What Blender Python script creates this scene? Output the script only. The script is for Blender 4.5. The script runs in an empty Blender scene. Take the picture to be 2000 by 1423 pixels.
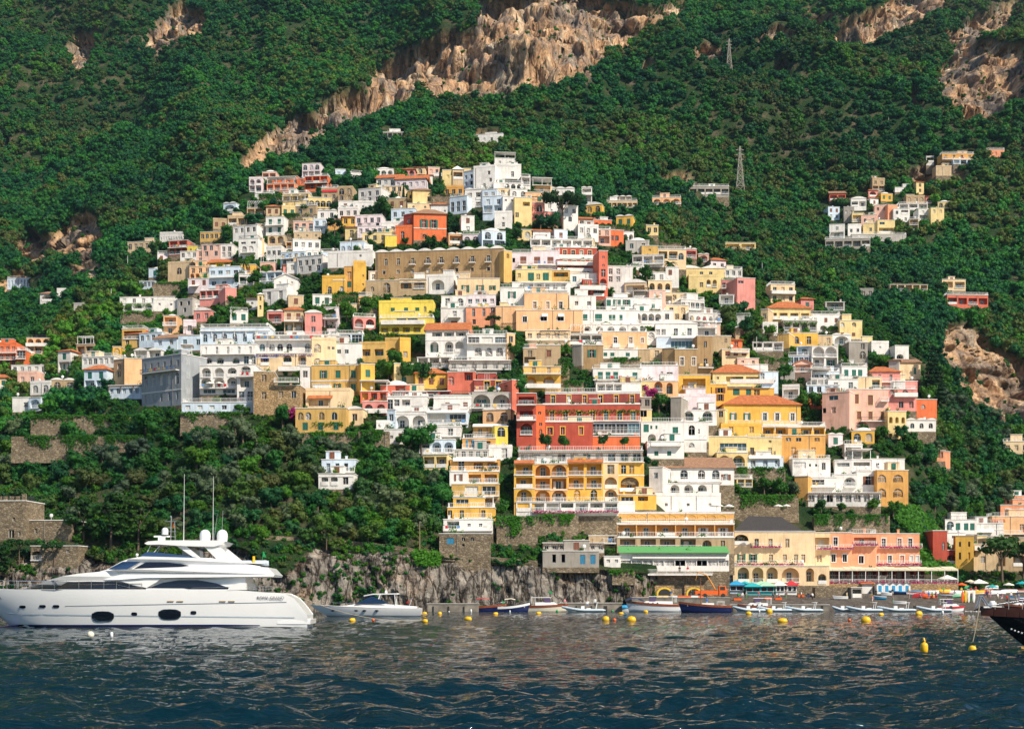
import bpy, bmesh, math, random
import numpy as np
from mathutils import Vector, Matrix
from mathutils.bvhtree import BVHTree
from mathutils.geometry import tessellate_polygon
# ---------------------------------------------------------------- camera, sky, sun, exposure
F = 2800.0      # focal length in photograph pixels (the photograph is 2000 wide)
CX = 1000.0
HY = 1168.0     # horizon row
EYE = 2.6
scene = bpy.context.scene
cam_data = bpy.data.cameras.new('camera')
cam = bpy.data.objects.new('camera', cam_data)
scene.collection.objects.link(cam)
cam.location = (0, 0, EYE)
cam.rotation_euler = (math.radians(90), 0, 0)
cam_data.sensor_width = 36
cam_data.lens = F / 2000 * 36
cam_data.shift_y = (HY - 711.5) / 2000
cam_data.clip_start = 0.5
cam_data.clip_end = 6000
scene.camera = cam
SUN_ELEV, SUN_AZ = math.radians(42), math.radians(48)    # azimuth: to the camera's right, behind it
sdir = Vector((math.cos(SUN_ELEV) * math.sin(SUN_AZ), -math.cos(SUN_ELEV) * math.cos(SUN_AZ), math.sin(SUN_ELEV)))
world = bpy.data.worlds.new('World')
scene.world = world
world.use_nodes = True
wn = world.node_tree
for n in list(wn.nodes): wn.nodes.remove(n)
sky = wn.nodes.new('ShaderNodeTexSky'); sky.sky_type = 'NISHITA'; sky.sun_disc = False
sky.sun_elevation = SUN_ELEV
sky.sun_rotation = math.atan2(sdir.x, sdir.y)
sky.air_density = 1.0; sky.dust_density = 0.4; sky.ozone_density = 2.0
bg = wn.nodes.new('ShaderNodeBackground'); bg.inputs['Strength'].default_value = 0.10
wo = wn.nodes.new('ShaderNodeOutputWorld')
wn.links.new(sky.outputs[0], bg.inputs[0]); wn.links.new(bg.outputs[0], wo.inputs[0])
sun_data = bpy.data.lights.new('sun', 'SUN')
sun_data.energy = 5.0
sun_data.angle = math.radians(0.53)
sun_data.color = (1.0, 0.90, 0.74)
sun = bpy.data.objects.new('sun', sun_data)
sun.rotation_euler = sdir.to_track_quat('Z', 'Y').to_euler()
sun.location = (200, -100, 400)
scene.collection.objects.link(sun)
scene.view_settings.view_transform = 'Standard'
scene.view_settings.look = 'None'
scene.view_settings.gamma = 1
scene.view_settings.use_curve_mapping = False
scene.view_settings.exposure = 0.34
scene.cycles.max_bounces = 5
scene.cycles.diffuse_bounces = 3
scene.cycles.glossy_bounces = 3
scene.cycles.transmission_bounces = 3
scene.cycles.transparent_max_bounces = 6
scene.cycles.use_adaptive_sampling = True
scene.cycles.adaptive_threshold = 0.02
scene.cycles.caustics_reflective = False
scene.cycles.caustics_refractive = False
scene.cycles.volume_bounces = 0
COL = scene.collection
R = random.Random(7)
NR = np.random.RandomState(11)
# ---------------------------------------------------------------- helpers
def ray(px, py):
 """direction through a photograph pixel, with unit depth"""
 return Vector(((px - CX) / F, 1.0, (HY - py) / F))
def at(px, py, Y):
 d = ray(px, py)
 return Vector((d.x * Y, Y, EYE + d.z * Y))
def topx(p):
 return CX + F * p[0] / p[1], HY - F * (p[2] - EYE) / p[1]
def _h(ix, iy, iz, s):
 n = (ix.astype(np.int64) * 374761393 + iy.astype(np.int64) * 668265263 + iz.astype(np.int64) * 2147483647 + s * 974634777) & 0xffffffff
 n = ((n ^ (n >> 13)) * 1274126177) & 0xffffffff
 n = (n ^ (n >> 16)) & 0xffffffff
 n = (n * 2246822519) & 0xffffffff
 n = n ^ (n >> 15)
 return (n & 0xffffff) / float(0xffffff) * 2 - 1
def vnoise(x, y, z, s=0):
 x = np.asarray(x, float); y = np.asarray(y, float) + 0 * x; z = np.asarray(z, float) + 0 * x
 ix, iy, iz = np.floor(x), np.floor(y), np.floor(z)
 fx, fy, fz = x - ix, y - iy, z - iz
 u, v, w = fx * fx * (3 - 2 * fx), fy * fy * (3 - 2 * fy), fz * fz * (3 - 2 * fz)
 r = 0
 for dx in (0, 1):
  for dy in (0, 1):
   for dz in (0, 1):
    r = r + _h(ix + dx, iy + dy, iz + dz, s) * (u if dx else 1 - u) * (v if dy else 1 - v) * (w if dz else 1 - w)
 return r
def fbm(x, y, z, o=4, s=0, lac=2.03, g=0.5):
 a, t, r = 1.0, 0.0, 0.0
 for i in range(o):
  f = lac ** i
  r = r + a * vnoise(x * f + 3.1 * i, y * f + 7.7 * i, z * f, s + i); t += a; a *= g
 return r / t
def ridged(x, y, z, o=4, s=0):
 a, t, r = 1.0, 0.0, 0.0
 for i in range(o):
  f = 2.07 ** i
  r = r + a * (1 - 2 * np.abs(vnoise(x * f + 5.3 * i, y * f, z * f, s + i))); t += a; a *= 0.5
 return r / t
def sstep(a, b, x):
 t = np.clip((x - a) / (b - a), 0, 1)
 return t * t * (3 - 2 * t)
def link(o, parent=None):
 COL.objects.link(o)
 if parent is not None: o.parent = parent
 return o
def tag(o, label=None, cat=None, group=None, kind=None):
 if label: o['label'] = label
 if cat: o['category'] = cat
 if group: o['group'] = group
 if kind: o['kind'] = kind
 return o
def empty(name, loc, label, cat, group=None, rz=0.0):
 o = bpy.data.objects.new(name, None)
 o.location = loc; o.rotation_euler = (0, 0, rz); o.empty_display_size = 0.5
 link(o); tag(o, label, cat, group)
 return o
def copy_tree(o, parent=None):
 c = o.copy(); COL.objects.link(c)
 if parent is not None: c.parent = parent
 for ch in list(o.children): copy_tree(ch, c)
 return c
class MB:
 """collects shapes; build() links them as one mesh object"""
 def __init__(s): s.v = []; s.f = []; s.mi = []; s.sm = []
 def add(s, vs, fs, m=0, smooth=False):
  o = len(s.v); s.v += [tuple(p) for p in vs]
  for f in fs: s.f.append(tuple(i + o for i in f)); s.mi.append(m); s.sm.append(smooth)
  return s
 def box(s, x0, x1, y0, y1, z0, z1, m=0):
  v = [(x0, y0, z0), (x1, y0, z0), (x1, y1, z0), (x0, y1, z0), (x0, y0, z1), (x1, y0, z1), (x1, y1, z1), (x0, y1, z1)]
  return s.add(v, [(0, 3, 2, 1), (4, 5, 6, 7), (0, 1, 5, 4), (1, 2, 6, 5), (2, 3, 7, 6), (3, 0, 4, 7)], m)
 def tube(s, a, b, r, r2=None, n=6, m=0, cap=True, smooth=True):
  a, b = Vector(a), Vector(b); r2 = r if r2 is None else r2
  d = (b - a)
  if d.length < 1e-6: return s
  q = d.to_track_quat('Z', 'Y')
  v = []
  for p, rr in ((a, r), (b, r2)):
   for i in range(n):
    t = 2 * math.pi * i / n
    v.append(p + q @ Vector((rr * math.cos(t), rr * math.sin(t), 0)))
  f = [(i, (i + 1) % n, n + (i + 1) % n, n + i) for i in range(n)]
  s.add(v, f, m, smooth)
  if cap: s.add(v, [tuple(range(n - 1, -1, -1)), tuple(range(n, 2 * n))], m)
  return s
 def sphere(s, c, rx, ry=None, rz=None, n=10, k=6, m=0, z0=-1.0, jit=0, rnd=None):
  ry = rx if ry is None else ry; rz = rx if rz is None else rz
  v = []
  for j in range(k + 1):
   t = -math.pi / 2 + math.pi * j / k
   if math.sin(t) < z0: t = math.asin(z0)
   for i in range(n):
    p = 2 * math.pi * i / n
    q = 1 + (rnd.uniform(-jit, jit) if jit else 0)
    v.append((c[0] + rx * q * math.cos(t) * math.cos(p), c[1] + ry * q * math.cos(t) * math.sin(p), c[2] + rz * q * math.sin(t)))
  f = []
  for j in range(k):
   for i in range(n):
    f.append((j * n + i, j * n + (i + 1) % n, (j + 1) * n + (i + 1) % n, (j + 1) * n + i))
  return s.add(v, f, m, True)
 def lathe(s, c, prof, n=12, m=0):
  v = [(c[0] + r * math.cos(2 * math.pi * i / n), c[1] + r * math.sin(2 * math.pi * i / n), c[2] + z) for (r, z) in prof for i in range(n)]
  f = [(j * n + i, j * n + (i + 1) % n, (j + 1) * n + (i + 1) % n, (j + 1) * n + i) for j in range(len(prof) - 1) for i in range(n)]
  return s.add(v, f, m, True)
 def loft(s, rings, m=0, closed=True, smooth=True, caps=True):
  n = len(rings[0]); v = [p for r in rings for p in r]
  f = []
  for j in range(len(rings) - 1):
   for i in range(n if closed else n - 1):
    f.append((j * n + i, j * n + (i + 1) % n, (j + 1) * n + (i + 1) % n, (j + 1) * n + i))
  s.add(v, f, m, smooth)
  if caps and closed:
   s.add(rings[0], [tuple(range(n - 1, -1, -1))], m); s.add(rings[-1], [tuple(range(n))], m)
  return s
 def prism(s, poly, y0, y1, m=0):
  """polygon in x,z extruded along y"""
  n = len(poly)
  v = [(p[0], y0, p[1]) for p in poly] + [(p[0], y1, p[1]) for p in poly]
  s.add(v, [(i, (i + 1) % n, n + (i + 1) % n, n + i) for i in range(n)], m)
  t = tessellate_polygon([[Vector((p[0], p[1], 0)) for p in poly]])
  s.add(v, [tuple(q) for q in t] + [tuple(i + n for i in q) for q in t], m)
  return s
 def mesh(s, name, mats):
  me = bpy.data.meshes.new(name)
  me.from_pydata(s.v, [], s.f)
  for m in (mats if isinstance(mats, (list, tuple)) else [mats]): me.materials.append(m)
  me.polygons.foreach_set('material_index', s.mi)
  me.polygons.foreach_set('use_smooth', s.sm)
  me.update()
  return me
 def build(s, name, mats, parent=None, fix=True):
  me = s.mesh(name, mats)
  if fix:
   bm = bmesh.new(); bm.from_mesh(me); bmesh.ops.recalc_face_normals(bm, faces=bm.faces); bm.to_mesh(me); bm.free()
  o = bpy.data.objects.new(name, me)
  return link(o, parent)
# ---------------------------------------------------------------- materials
def newmat(name):
 m = bpy.data.materials.new(name); m.use_nodes = True
 t = m.node_tree; b = t.nodes['Principled BSDF']
 return m, t, b
def nd(t, kind, **kw):
 n = t.nodes.new(kind)
 for k, v in kw.items():
  if k in n.inputs: n.inputs[k].default_value = v
  else: setattr(n, k, v)
 return n
def ramp(t, fac, stops):
 r = t.nodes.new('ShaderNodeValToRGB'); e = r.color_ramp.elements
 while len(e) < len(stops): e.new(0.5)
 for i, (p, c) in enumerate(stops): e[i].position = p; e[i].color = (*c, 1)
 t.links.new(fac, r.inputs[0]); return r.outputs[0]
def mixc(t, f, a, b, mode='MIX'):
 n = t.nodes.new('ShaderNodeMix'); n.data_type = 'RGBA'; n.blend_type = mode
 for k, v in ((0, f), (6, a), (7, b)):
  if hasattr(v, 'is_linked'): t.links.new(v, n.inputs[k])
  elif isinstance(v, (int, float)): n.inputs[k].default_value = v
  else: n.inputs[k].default_value = (*v, 1)
 return n.outputs[2]
_plain = {}
def plain(name, col, rough=0.6, metal=0.0, spec=0.5, coat=0.0, var=0.06, scale=3.0):
 if name in _plain: return _plain[name]
 m, t, b = newmat(name)
 b.inputs['Roughness'].default_value = rough; b.inputs['Metallic'].default_value = metal
 b.inputs['Specular IOR Level'].default_value = spec; b.inputs['Coat Weight'].default_value = coat
 if var:
  g = nd(t, 'ShaderNodeTexCoord'); n = nd(t, 'ShaderNodeTexNoise', Scale=scale, Detail=3.0)
  t.links.new(g.outputs['Object'], n.inputs['Vector'])
  c = ramp(t, n.outputs['Fac'], [(0.3, tuple(x * (1 - var * 2) for x in col)), (0.7, tuple(min(1, x * (1 + var)) for x in col))])
  t.links.new(c, b.inputs['Base Color'])
 else: b.inputs['Base Color'].default_value = (*col, 1)
 _plain[name] = m
 return m
def plaster(name, col, stain=0.5, rough=0.85):
 """painted render: soft mottling, rain streaks running down, fine bump"""
 m, t, b = newmat(name)
 g = nd(t, 'ShaderNodeTexCoord'); oi = nd(t, 'ShaderNodeObjectInfo')
 off = nd(t, 'ShaderNodeVectorMath', operation='ADD'); cmb = nd(t, 'ShaderNodeCombineXYZ')
 mul = nd(t, 'ShaderNodeMath', operation='MULTIPLY'); mul.inputs[1].default_value = 97.0
 t.links.new(oi.outputs['Random'], mul.inputs[0]); t.links.new(mul.outputs[0], cmb.inputs[0]); t.links.new(mul.outputs[0], cmb.inputs[1])
 t.links.new(g.outputs['Object'], off.inputs[0]); t.links.new(cmb.outputs[0], off.inputs[1])
 n1 = nd(t, 'ShaderNodeTexNoise', Scale=0.35, Detail=5.0, Roughness=0.6)
 mp = nd(t, 'ShaderNodeMapping'); mp.inputs['Scale'].default_value = (1.6, 1.6, 0.16)
 n2 = nd(t, 'ShaderNodeTexNoise', Scale=1.0, Detail=4.0, Roughness=0.65)
 n3 = nd(t, 'ShaderNodeTexNoise', Scale=6.0, Detail=3.0)
 t.links.new(off.outputs[0], n1.inputs['Vector']); t.links.new(off.outputs[0], mp.inputs[0]); t.links.new(mp.outputs[0], n2.inputs['Vector'])
 t.links.new(off.outputs[0], n3.inputs['Vector'])
 dark = tuple(x * y for x, y in zip(col, (0.62, 0.56, 0.50)))
 lite = tuple(min(0.86, x * 1.08 + 0.012) for x in col)
 base = ramp(t, n1.outputs['Fac'], [(0.3, tuple(x * 0.78 for x in col)), (0.48, col), (0.7, lite)])
 st = ramp(t, n2.outputs['Fac'], [(0.46, (0, 0, 0)), (0.72, (stain,) * 3)])
 c = mixc(t, st, base, dark)
 t.links.new(c, b.inputs['Base Color']); b.inputs['Roughness'].default_value = rough
 b.inputs['Specular IOR Level'].default_value = 0.25
 bp = nd(t, 'ShaderNodeBump', Strength=0.25, Distance=0.05); t.links.new(n3.outputs['Fac'], bp.inputs['Height']); t.links.new(bp.outputs[0], b.inputs['Normal'])
 return m
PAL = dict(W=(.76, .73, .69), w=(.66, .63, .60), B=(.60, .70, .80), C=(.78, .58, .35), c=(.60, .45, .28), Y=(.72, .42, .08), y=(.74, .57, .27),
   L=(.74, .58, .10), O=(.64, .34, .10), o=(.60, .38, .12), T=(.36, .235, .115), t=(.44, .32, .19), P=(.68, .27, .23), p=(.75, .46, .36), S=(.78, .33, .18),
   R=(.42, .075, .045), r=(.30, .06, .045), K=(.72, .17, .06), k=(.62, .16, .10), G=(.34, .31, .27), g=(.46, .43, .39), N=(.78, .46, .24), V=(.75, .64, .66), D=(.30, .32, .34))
STAINS = dict(W=.42, w=.6, T=.8, t=.7, c=.6, G=.6, g=.6, o=.7)
WALL = {}
def wallmat(k):
 if k not in WALL: WALL[k] = plaster('plaster_' + str(len(WALL)), PAL[k], STAINS.get(k, .5))
 return WALL[k]
def stonemat(name, c1, c2, scale=1.6, brick=False):
 m, t, b = newmat(name); g = nd(t, 'ShaderNodeTexCoord')
 v = nd(t, 'ShaderNodeTexVoronoi', Scale=scale); v.feature = 'F1'
 v2 = nd(t, 'ShaderNodeTexVoronoi', Scale=scale); v2.feature = 'DISTANCE_TO_EDGE'
 n = nd(t, 'ShaderNodeTexNoise', Scale=0.5, Detail=6.0, Roughness=0.7)
 mp = nd(t, 'ShaderNodeMapping'); mp.inputs['Scale'].default_value = (1, 1, 1.8)
 t.links.new(g.outputs['Object'], mp.inputs[0])
 for q in (v, v2): t.links.new(mp.outputs[0], q.inputs['Vector'])
 t.links.new(g.outputs['Object'], n.inputs['Vector'])
 a = ramp(t, v.outputs['Color'], [(0.1, c1), (0.9, c2)])
 j = ramp(t, v2.outputs['Distance'], [(0.0, (0.45,) * 3), (0.12, (1,) * 3)])
 k = ramp(t, n.outputs['Fac'], [(0.3, (0.6,) * 3), (0.7, (1.1,) * 3)])
 c = mixc(t, 1.0, mixc(t, 1.0, a, j, 'MULTIPLY'), k, 'MULTIPLY')
 t.links.new(c, b.inputs['Base Color']); b.inputs['Roughness'].default_value = 0.95; b.inputs['Specular IOR Level'].default_value = 0.1
 bp = nd(t, 'ShaderNodeBump', Strength=0.8, Distance=0.15); t.links.new(v2.outputs['Distance'], bp.inputs['Height']); t.links.new(bp.outputs[0], b.inputs['Normal'])
 return m
WALL['H'] = stonemat('rubble_stone', (.19, .145, .095), (.36, .29, .20))
WALL['h'] = stonemat('tuff_block_wall', (.40, .26, .13), (.52, .36, .20), 1.1)
def leafmat(name, stops, rough=0.6):
 m, t, b = newmat(name)
 oi = nd(t, 'ShaderNodeObjectInfo'); g = nd(t, 'ShaderNodeTexCoord'); n = nd(t, 'ShaderNodeTexNoise', Scale=0.7, Detail=3.0)
 t.links.new(g.outputs['Object'], n.inputs['Vector'])
 pn = nd(t, 'ShaderNodeTexNoise', Scale=0.011, Detail=5.0, Roughness=0.62); t.links.new(oi.outputs['Location'], pn.inputs['Vector'])
 ma = nd(t, 'ShaderNodeMath', operation='MULTIPLY_ADD'); t.links.new(pn.outputs['Fac'], ma.inputs[0]); ma.inputs[1].default_value = 3.0
 mb_ = nd(t, 'ShaderNodeMath', operation='MULTIPLY_ADD'); t.links.new(oi.outputs['Random'], mb_.inputs[0]); mb_.inputs[1].default_value = .6; mb_.inputs[2].default_value = -1.32
 t.links.new(mb_.outputs[0], ma.inputs[2]); ma.use_clamp = True
 c = ramp(t, ma.outputs[0], stops)
 k = ramp(t, n.outputs['Fac'], [(0.3, (0.75, 0.8, 0.85)), (0.7, (1.4, 1.35, 1.1))])
 p2 = nd(t, 'ShaderNodeTexNoise', Scale=0.006, Detail=4.0, Roughness=0.6); t.links.new(oi.outputs['Location'], p2.inputs['Vector'])
 c = mixc(t, 1.0, c, ramp(t, p2.outputs['Fac'], [(0.38, (.72, .76, .85)), (0.62, (1.45, 1.4, 1.05))]), 'MULTIPLY')
 c = mixc(t, 1.0, c, k, 'MULTIPLY')
 t.links.new(c, b.inputs['Base Color']); b.inputs['Roughness'].default_value = rough; b.inputs['Specular IOR Level'].default_value = 0.2
 tr = nd(t, 'ShaderNodeBsdfTranslucent'); t.links.new(c, tr.inputs[0])
 mx = nd(t, 'ShaderNodeMixShader'); mx.inputs[0].default_value = 0.34
 t.links.new(b.outputs[0], mx.inputs[1]); t.links.new(tr.outputs[0], mx.inputs[2])
 t.links.new(mx.outputs[0], t.nodes['Material Output'].inputs[0])
 return m
# ---------------------------------------------------------------- terrain
# every column: (distance, row in the photograph) of the ground, from the waterline up
PROF = {
 -450: [(285,1193),(290,1110),(305,1050),(350,930),(420,800),(520,690),(640,560),(800,420),(950,280),(1150,90),(1400,-60),(1700,-260),(2200,-640)],
 0:    [(290,1193),(292,1120),(300,1060),(318,1030),(350,950),(390,850),(430,780),(500,725),(590,640),(680,560),(800,450),(950,300),(1150,120),(1400,-30),(1700,-220),(2200,-640)],
 250:  [(290,1193),(293,1110),(303,1060),(320,1010),(348,900),(375,800),(400,760),(440,700),(490,630),(550,565),(610,490),(680,430),(780,370),(920,250),(1160,70),(1400,-50),(1700,-230),(2200,-640)],
 500:  [(290,1193),(294,1100),(303,1040),(320,960),(345,860),(362,800),(385,720),(415,640),(450,580),(500,500),(550,430),(610,375),(680,335),(760,300),(920,220),(1200,50),(1450,-80),(1700,-230),(2200,-640)],
 750:  [(297,1193),(300,1090),(310,1050),(325,960),(340,880),(360,800),(385,700),(415,620),(445,540),(480,470),(520,400),(560,352),(600,348),(700,320),(820,270),(1020,150),(1300,0),(1500,-110),(1700,-220),(2200,-640)],
 1000: [(300,1193),(303,1105),(315,1060),(328,960),(345,860),(365,760),(390,670),(415,600),(440,540),(465,480),(490,420),(510,370),(530,360),(560,375),(600,365),(700,325),(900,220),(1070,120),(1300,0),(1500,-100),(1700,-220),(2200,-640)],
 1250: [(303,1192),(306,1115),(318,1080),(330,1000),(345,910),(360,830),(385,740),(415,650),(445,570),(480,490),(510,450),(560,430),(700,390),(850,280),(1050,130),(1300,0),(1500,-100),(1700,-220),(2200,-640)],
 1420: [(303,1192),(327,1155),(334,1125),(341,1060),(350,990),(368,900),(385,820),(405,740),(432,650),(465,590),(520,560),(600,510),(700,440),(850,320),(1030,170),(1300,20),(1480,-80),(1700,-220),(2200,-640)],
 1600: [(302,1192),(334,1156),(341,1118),(348,1060),(359,1000),(378,900),(396,820),(415,740),(445,670),(480,610),(540,570),(620,520),(700,465),(800,370),(1000,220),(1250,50),(1450,-60),(1700,-220),(2200,-640)],
 1750: [(302,1191),(336,1155),(348,1120),(355,1060),(364,1000),(380,900),(398,840),(420,770),(445,700),(480,650),(550,590),(640,520),(720,460),(780,400),(860,330),(980,240),(1200,80),(1400,-50),(1700,-230),(2200,-640)],
 2000: [(302,1190),(338,1153),(352,1130),(380,1080),(410,1020),(450,900),(500,790),(560,680),(650,540),(750,420),(850,310),(1000,160),(1250,0),(1450,-120),(1700,-250),(2200,-640)],
 2450: [(300,1190),(330,1150),(350,1090),(380,1000),(430,880),(500,760),(580,640),(680,500),(800,350),(950,180),(1150,40),(1400,-120),(1700,-280),(2200,-640)],
}
COLS = np.concatenate([np.arange(-450, -40, 12.0), np.arange(-40, 2041, 4.0), np.arange(2052, 2451, 12.0)])
NROW = 680
_keys = sorted(PROF)
def _resample(prof, n):
 p = np.array([(prof[0][0] - 6, 1168 + 2800 * 8.0 / (prof[0][0] - 6))] + prof, float)
 Y = p[:, 0]; Z = EYE + (HY - p[:, 1]) / F * Y
 # spacing follows what shows: rows get denser where the slope is steep or near
 w = np.hypot(np.diff(p[:, 1]), 10 * np.diff(Y) / np.sqrt(Y[1:]) / 3) * np.where(Y[1:] < 322, 2.6, 1.0) * np.where(p[1:, 1] < -60, .35, 1.0)
 s = np.concatenate([[0], np.cumsum(w)]); s /= s[-1]
 return s, Y, Z
def _column(px):
 k = np.searchsorted(_keys, px); k = min(max(k, 1), len(_keys) - 1)
 a, b = _keys[k - 1], _keys[k]; t = (px - a) / (b - a); t = t * t * (3 - 2 * t)
 return a, b, t
_tab = {}
u = np.linspace(0, 1, NROW)
for k in _keys:
 s, Y, Z = _resample(PROF[k], NROW)
 # smooth monotone sampling: linear then a light blur
 yy, zz = np.interp(u, s, Y), np.interp(u, s, Z)
 _tab[k] = (yy, zz)
# common parameter: blend by the row in the photograph, so columns agree at equal heights
GRID = np.zeros((len(COLS), NROW, 3))
Pgrid = []
for ci, px in enumerate(COLS):
 a, b, t = _column(px)
 ya, za = _tab[a]; yb, zb = _tab[b]
 Y = ya * (1 - t) + yb * t; Z = za * (1 - t) + zb * t
 if ci > 0: pass
 X = (px - CX) / F * Y
 GRID[ci, :, 0] = X; GRID[ci, :, 1] = Y; GRID[ci, :, 2] = Z
PXg = np.repeat(COLS[:, None], NROW, 1)
PYg = HY - F * (GRID[:, :, 2] - EYE) / GRID[:, :, 1]
def inpoly(x, y, poly):
 c = np.zeros(np.shape(x), bool); n = len(poly); j = n - 1
 for i in range(n):
  xi, yi = poly[i]; xj, yj = poly[j]
  c ^= ((yi > y) != (yj > y)) & (x < (xj - xi) * (y - yi) / (yj - yi + 1e-9) + xi)
  j = i
 return c
# shape: spurs and gullies on the mountain, strata on the cliffs, boulders at the shore
X, Y, Z = GRID[:, :, 0].copy(), GRID[:, :, 1].copy(), GRID[:, :, 2].copy()
mt = sstep(620, 900, Y)
diag = X * 0.9 + Y * 0.25
spur = ridged(diag / 230, Y / 900, Z / 700, 3, 31)
Z = Z + mt * (spur * 58 + ridged(diag / 75, Y / 260, Z / 200, 2, 33) * 15 + fbm(X / 75, Y / 75, Z / 75, 4, 8) * 28)
Y = Y - mt * fbm(X / 90, Z / 90, 0 * X, 3, 77) * 22
PXg = CX + F * X / Y; PYg = HY - F * (Z - EYE) / Y
ROCKS = [
 [(705,140),(760,118),(800,98),(840,80),(880,50),(915,62),(935,5),(990,-10),(1120,-30),(1200,5),(1265,15),(1345,0),(1330,30),(1270,58),(1235,88),(1190,100),(1165,150),(1100,165),(1050,172),(985,182),(890,200),(840,180),(812,170),(800,200),(745,225),(690,245),(640,265),(590,300),(560,305),(500,320),(470,345),(430,350),(470,310),(495,270),(540,240),(610,225),(660,190),(715,170)],
 [(1615,88),(1640,50),(1720,10),(1780,-20),(1870,-20),(1835,25),(1745,68),(1690,90)],
 [(1850,60),(1920,20),(1998,8),(1975,60),(1905,80),(2010,85),(2010,200),(1930,235),(1880,228),(1840,190),(1835,140),(1860,110)],
 [(1830,690),(1848,635),(1890,628),(1950,680),(2030,725),(2030,845),(1950,830),(1885,775)],
 [(85,472),(115,435),(170,412),(205,440),(203,490),(160,512),(95,502)], [(120,530),(165,500),(200,520),(185,555),(140,556)],
 [(268,95),(300,40),(350,8),(405,15),(412,45),(350,80),(310,100)], [(118,92),(155,60),(185,82),(165,125),(138,140)], [(435,-10),(458,-5),(448,18)],
 [(1345,100),(1375,85),(1420,95),(1405,128),(1370,115)], [(1250,130),(1275,110),(1282,125),(1262,142)],
 [(1765,335),(1830,315),(1870,330),(1890,350),(1830,362),(1775,358)], [(0,250),(12,262),(5,290),(-10,280)], [(10,300),(40,290),(35,312),(12,310)],
 [(1480,60),(1520,45),(1548,62),(1500,75)], [(1368,50),(1392,45),(1380,62)], [(1780,165),(1795,165),(1797,205),(1778,200)], [(1905,145),(1905,100),(1850,150)],
 [(18,490),(50,445),(90,455),(88,515),(45,530)], [(-10,540),(40,520),(60,560),(-10,580)],
]
COAST = [(-460,1200),(-460,1140),(0,1120),(60,1082),(150,1078),(230,1105),(330,1092),(400,1060),(470,1072),(560,1120),(600,1075),(620,1060),(760,1078),(850,1090),(940,1098),(1060,1105),(1200,1115),(1250,1120),(1290,1118),(1420,1118),(1440,1200)]
rock = np.zeros(PXg.shape); coast = np.zeros(PXg.shape)
nx = fbm(GRID[:, :, 0] * .045, GRID[:, :, 1] * .045, GRID[:, :, 2] * .045, 4, 21) * 1.0
ny = fbm(GRID[:, :, 0] * .045, GRID[:, :, 1] * .045, GRID[:, :, 2] * .045, 4, 57) * 1.0
for pl in ROCKS:
 rock += inpoly(PXg + nx * 15, PYg + ny * 13, pl)
patch = fbm(GRID[:, :, 0] * .012, GRID[:, :, 1] * .012, GRID[:, :, 2] * .02, 5, 91)
rock += (patch > 0.40) & (GRID[:, :, 1] > 640) * (fbm(GRID[:, :, 0] * .05, GRID[:, :, 1] * .05, GRID[:, :, 2] * .05, 3, 5) > .05)
rock = np.clip(rock, 0, 1)
coast += inpoly(PXg + nx * 14, PYg + ny * 22, COAST) & (Y < 345)
coast = np.clip(coast, 0, 1)
beach = ((PXg > 1405) & (PYg > 1147) & (GRID[:, :, 1] < 350)).astype(float)
for arr in (rock, coast):
 for _ in range(1):
  arr[1:-1, 1:-1] = (arr[1:-1, 1:-1] * 2 + arr[:-2, 1:-1] + arr[2:, 1:-1] + arr[1:-1, :-2] + arr[1:-1, 2:]) / 6
Z2 = Z.copy(); Y2 = Y.copy()
land = 1 - beach
Z2 += (1 - mt) * land * fbm(X / 14, Y / 14, 0 * X, 3, 12) * 1.1 * sstep(300, 312, Y)
strata = ridged(X / 26, Y / 40, Z / 7.0, 4, 41)
cracks = ridged(X / 9, Y / 30, Z / 34, 4, 61)
big = fbm(X / 45, Y / 45, Z / 30, 3, 71)
Y2 -= rock * mt * (-strata * 9 - cracks * 13 - ridged(X / 4, Y / 30, Z / 16, 3, 66) * 3.5 + big * 20 - 6)
X2 = X + rock * mt * fbm(X / 12, Y / 12, Z / 12, 3, 81) * 4
Y2 += rock * (1 - mt) * (strata * 9 + cracks * 10 + big * 9)
cf = coast * (Y < 345) * land
Y2 += cf * (ridged(X / 5.5 + Z / 14, Y / 40, Z / 12, 5, 44) * 2.6 + ridged(X / 14, Y / 40, Z / 9, 3, 48) * 1.6 + fbm(X / 30, Y / 22, Z / 14, 3, 45) * 4.0)
X2 += cf * fbm(X / 2.5, Y / 4, Z / 2.5, 3, 46) * 0.9
Z2 += cf * fbm(X / 3, Y / 3, Z / 3, 3, 47) * 0.7
Z2 = np.where(beach > 0, Z2 + fbm(X / 4, Y / 4, 0 * X, 3, 3) * .12, Z2)
GRID[:, :, 0] = X2; GRID[:, :, 1] = Y2; GRID[:, :, 2] = Z2
def grid_mesh(name, G):
 nc, nr = G.shape[:2]
 me = bpy.data.meshes.new(name)
 idx = np.arange(nc * nr).reshape(nc, nr)
 q = np.stack([idx[:-1, :-1], idx[1:, :-1], idx[1:, 1:], idx[:-1, 1:]], -1).reshape(-1, 4)
 me.vertices.add(nc * nr); me.vertices.foreach_set('co', G.reshape(-1).astype(np.float32))
 me.loops.add(q.size); me.loops.foreach_set('vertex_index', q.reshape(-1).astype(np.int32))
 me.polygons.add(len(q)); me.polygons.foreach_set('loop_start', (np.arange(len(q)) * 4).astype(np.int32))
 me.polygons.foreach_set('loop_total', np.full(len(q), 4, np.int32))
 me.polygons.foreach_set('use_smooth', np.ones(len(q), bool))
 me.update(); me.validate()
 return me, q
tme, tq = grid_mesh('hillside', GRID)
for nm, arr in (('rock', np.maximum(rock, coast)), ('coast', coast), ('beach', beach)):
 at_ = tme.attributes.new(nm, 'FLOAT', 'POINT'); at_.data.foreach_set('value', arr.reshape(-1).astype(np.float32))
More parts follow.
